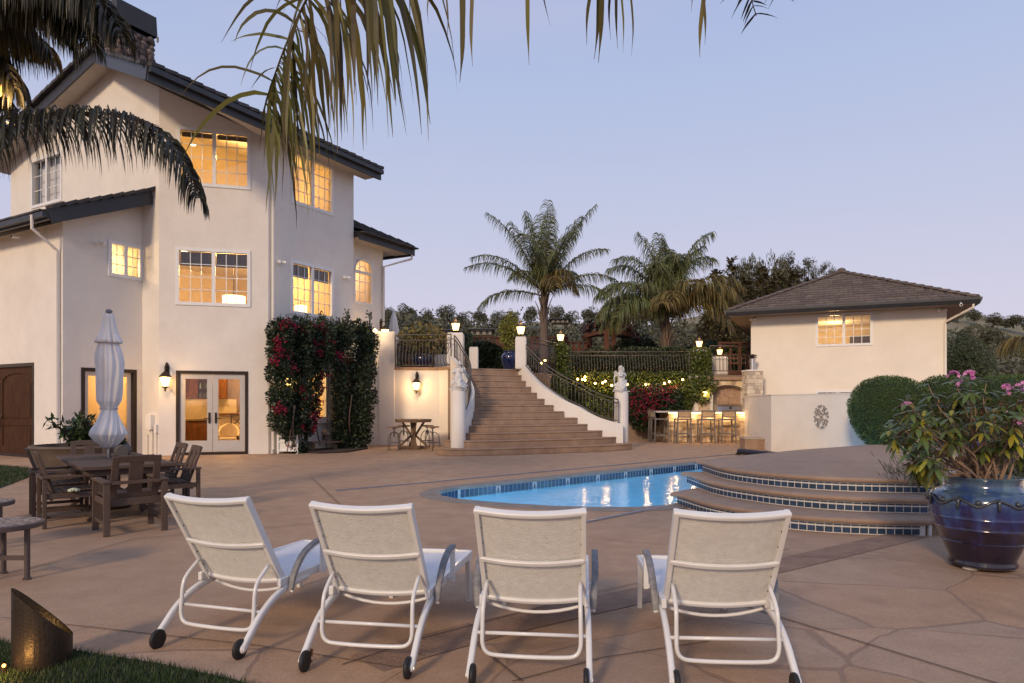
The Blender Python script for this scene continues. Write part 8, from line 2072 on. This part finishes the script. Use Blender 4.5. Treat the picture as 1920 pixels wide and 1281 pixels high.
ridge = [(728, 576, 30), (762, 570, 36), (800, 580, 30), (838, 572, 44), (868, 584, 30), (900, 575, 34), (935, 583, 30), (962, 580, 26), (996, 572, 34), (1042, 573, 26), (1070, 580, 30), (1108, 572, 36), (1140, 582, 34), (1168, 584, 28), (1200, 582, 32), (1235, 590, 30)]
for i, (px, yt, w_) in enumerate(ridge):
    plant('oak_tree', OAK[i % 3], px, yt + rnd.uniform(-3, 4), yt + 36, 192 + rnd.uniform(-10, 10), w_ + rnd.uniform(2, 14), 'dark round oak standing on the skyline of the far hill', 'oaks along the far hill skyline')
for i, (px, yt, w_) in enumerate([(1826, 578, 34), (1862, 588, 44), (1900, 590, 50), (1932, 596, 40), (1795, 580, 34)]):
    plant('oak_tree', OAK[i % 3], px, yt, yt + 26, 190, w_, 'dark round oak on the grassy ridge right of the guest house', 'oaks on the grassy ridge')
for i, (px, yt, yb, w_) in enumerate([(1850, 606, 660, 60), (1885, 625, 680, 55), (1915, 640, 700, 50), (1840, 650, 700, 46), (1872, 680, 720, 52), (1905, 690, 725, 46), (1815, 610, 650, 40)]):
    plant('oak_tree', OAK[(i + 1) % 3], px, yt, yb, 140 - 6 * i, w_, 'scrubby oak on the slope right of the guest house', 'scrub oaks on the right slope')
for i, (px, yt, yb, w_) in enumerate([(1345, 505, 660, 74), (1372, 482, 660, 60), (1400, 520, 660, 74), (1430, 500, 660, 70), (1458, 512, 650, 70), (1490, 508, 640, 66), (1520, 520, 630, 60), (1550, 525, 620, 56), (1335, 540, 670, 70), (1415, 545, 670, 74), (1470, 548, 640, 70), (1385, 560, 680, 70), (1360, 525, 670, 66), (1445, 530, 650, 66), (1500, 545, 640, 66), (1400, 575, 690, 66), (1340, 575, 690, 60), (1478, 500, 640, 56)]):
    plant('conifer', CONE[i % 3], px, yt, yb, 62 + 2 * i, w_ * 1.35, 'brown green conifer in the grove left of the guest house roof', 'conifers behind the guest house')
for i, (px, yt, yb, w_) in enumerate([(1388, 488, 600, 46), (1424, 477, 600, 40), (1450, 474, 600, 44), (1400, 490, 600, 46), (1470, 480, 600, 34)]):
    plant('oak_tree', OAK[i % 3], px, yt, yb, 92, w_, 'dark flat topped pine rising above the conifer grove', 'pines above the grove')
for i, (px, yt, yb, w_) in enumerate([(1478, 478, 600, 44), (1496, 482, 600, 46), (1516, 484, 590, 40), (1530, 488, 580, 30), (1545, 494, 580, 32), (1560, 490, 580, 30)]):
    plant('gum_tree', GUM[i % 2], px, yt, yb, 100, w_, 'thin open gum tree on the skyline left of the guest house roof', 'gum trees on the skyline')
# the wood that covers the hillside: one mass
r4 = random.Random(9); mb = MB(); n = 0
while n < 430:
    px = r4.uniform(560, 1420); Y = 85 + 100 * r4.random() ** .75; py_ = HY - (far_prof(px, Y) - EYE) * F / Y
    s = 1.4 + 3.4 * r4.random() ** 1.8; c = at(px, py_, Y); n += 1
    leaf_ball(mb, c + V((0, 0, s * .5)), (s * 1.15, s * 1.05, s * r4.uniform(.7, 1.15)), 150, .42 + s * .09, .28 + s * .06, .38, r4)
for _ in range(90):
    px = r4.uniform(1780, 2100); Y = 80 + 70 * r4.random(); s = r4.uniform(1.0, 2.2); c = V(((px - CX) / F * Y, Y, far_prof(px, Y))); leaf_ball(mb, c + V((0, 0, s * .4)), (s * 1.3, s, s * .7), 60, s * .34, s * .24, .4, r4)
tag(mb.build('woods', M_OAK), 'dark oak wood covering the far hillside', 'woods', kind='stuff')
# roofs of far houses peeping out of the wood
M_PALEW = mat('far_wall', (.30, .27, .23), .9); M_FARROOF = mat('far_roof', (.09, .075, .06), .9)
for px, py, w_, Y, lab in ((1049, 600, 30, 128, 'long pale house high in the far wood right of the first palm'), (903, 620, 38, 85, 'low grey roofed house in the wood left of the first palm'), (845, 621, 22, 86, 'small low house behind the left lamp pier')):
    p = at(px, py, Y) - V((0, 0, .5)); W_ = wid(w_, Y); t = thing('far_house', lab, 'house', p)
    mb = MB(); mb.box((0, 0, .1), (W_, 4, .6)); mb.build('wall', M_PALEW, t); mb = MB(); mb.ext([V((-W_ / 2 - .4, -2.6, .4)), V((-W_ / 2 - .4, 0, .75)), V((-W_ / 2 - .4, 2.6, .4))], (W_ + .8, 0, 0)); mb.build('roof', M_FARROOF, t)
    for k in range(3): mb = MB(); mb.box((-W_ * .3 + W_ * .3 * k, -2.03, .05), (W_ * .14, .05, .35)); mb.build('window', M_RUB, t)
# weeping tree at the right edge
p = at(1935, 610, 60); t = thing('weeping_tree', 'drooping yellow green willow branches at the right edge', 'tree', V((p.x, 60, 0))); mbL = MB(); rr6 = random.Random(4)
for _ in range(260):
    a = rr6.uniform(0, 2 * PI); r_ = 1.5 * math.sqrt(rr6.random()); q = V((r_ * math.cos(a), r_ * math.sin(a), EYE + (HY - 632) / F * 60 - .2 * r_ * r_)); leaflet(mbL, q, V((math.cos(a), math.sin(a), .2)), rr6.uniform(1.5, 3.2), .10, .8, rr6, 5)
mbL.build('crown', M_FRONDW, t); mb = MB(); mb.tube([(0, 0, 0), (0, 0, 7.5)], [.25, .12], 8); mb.build('trunk', M_STEM, t)
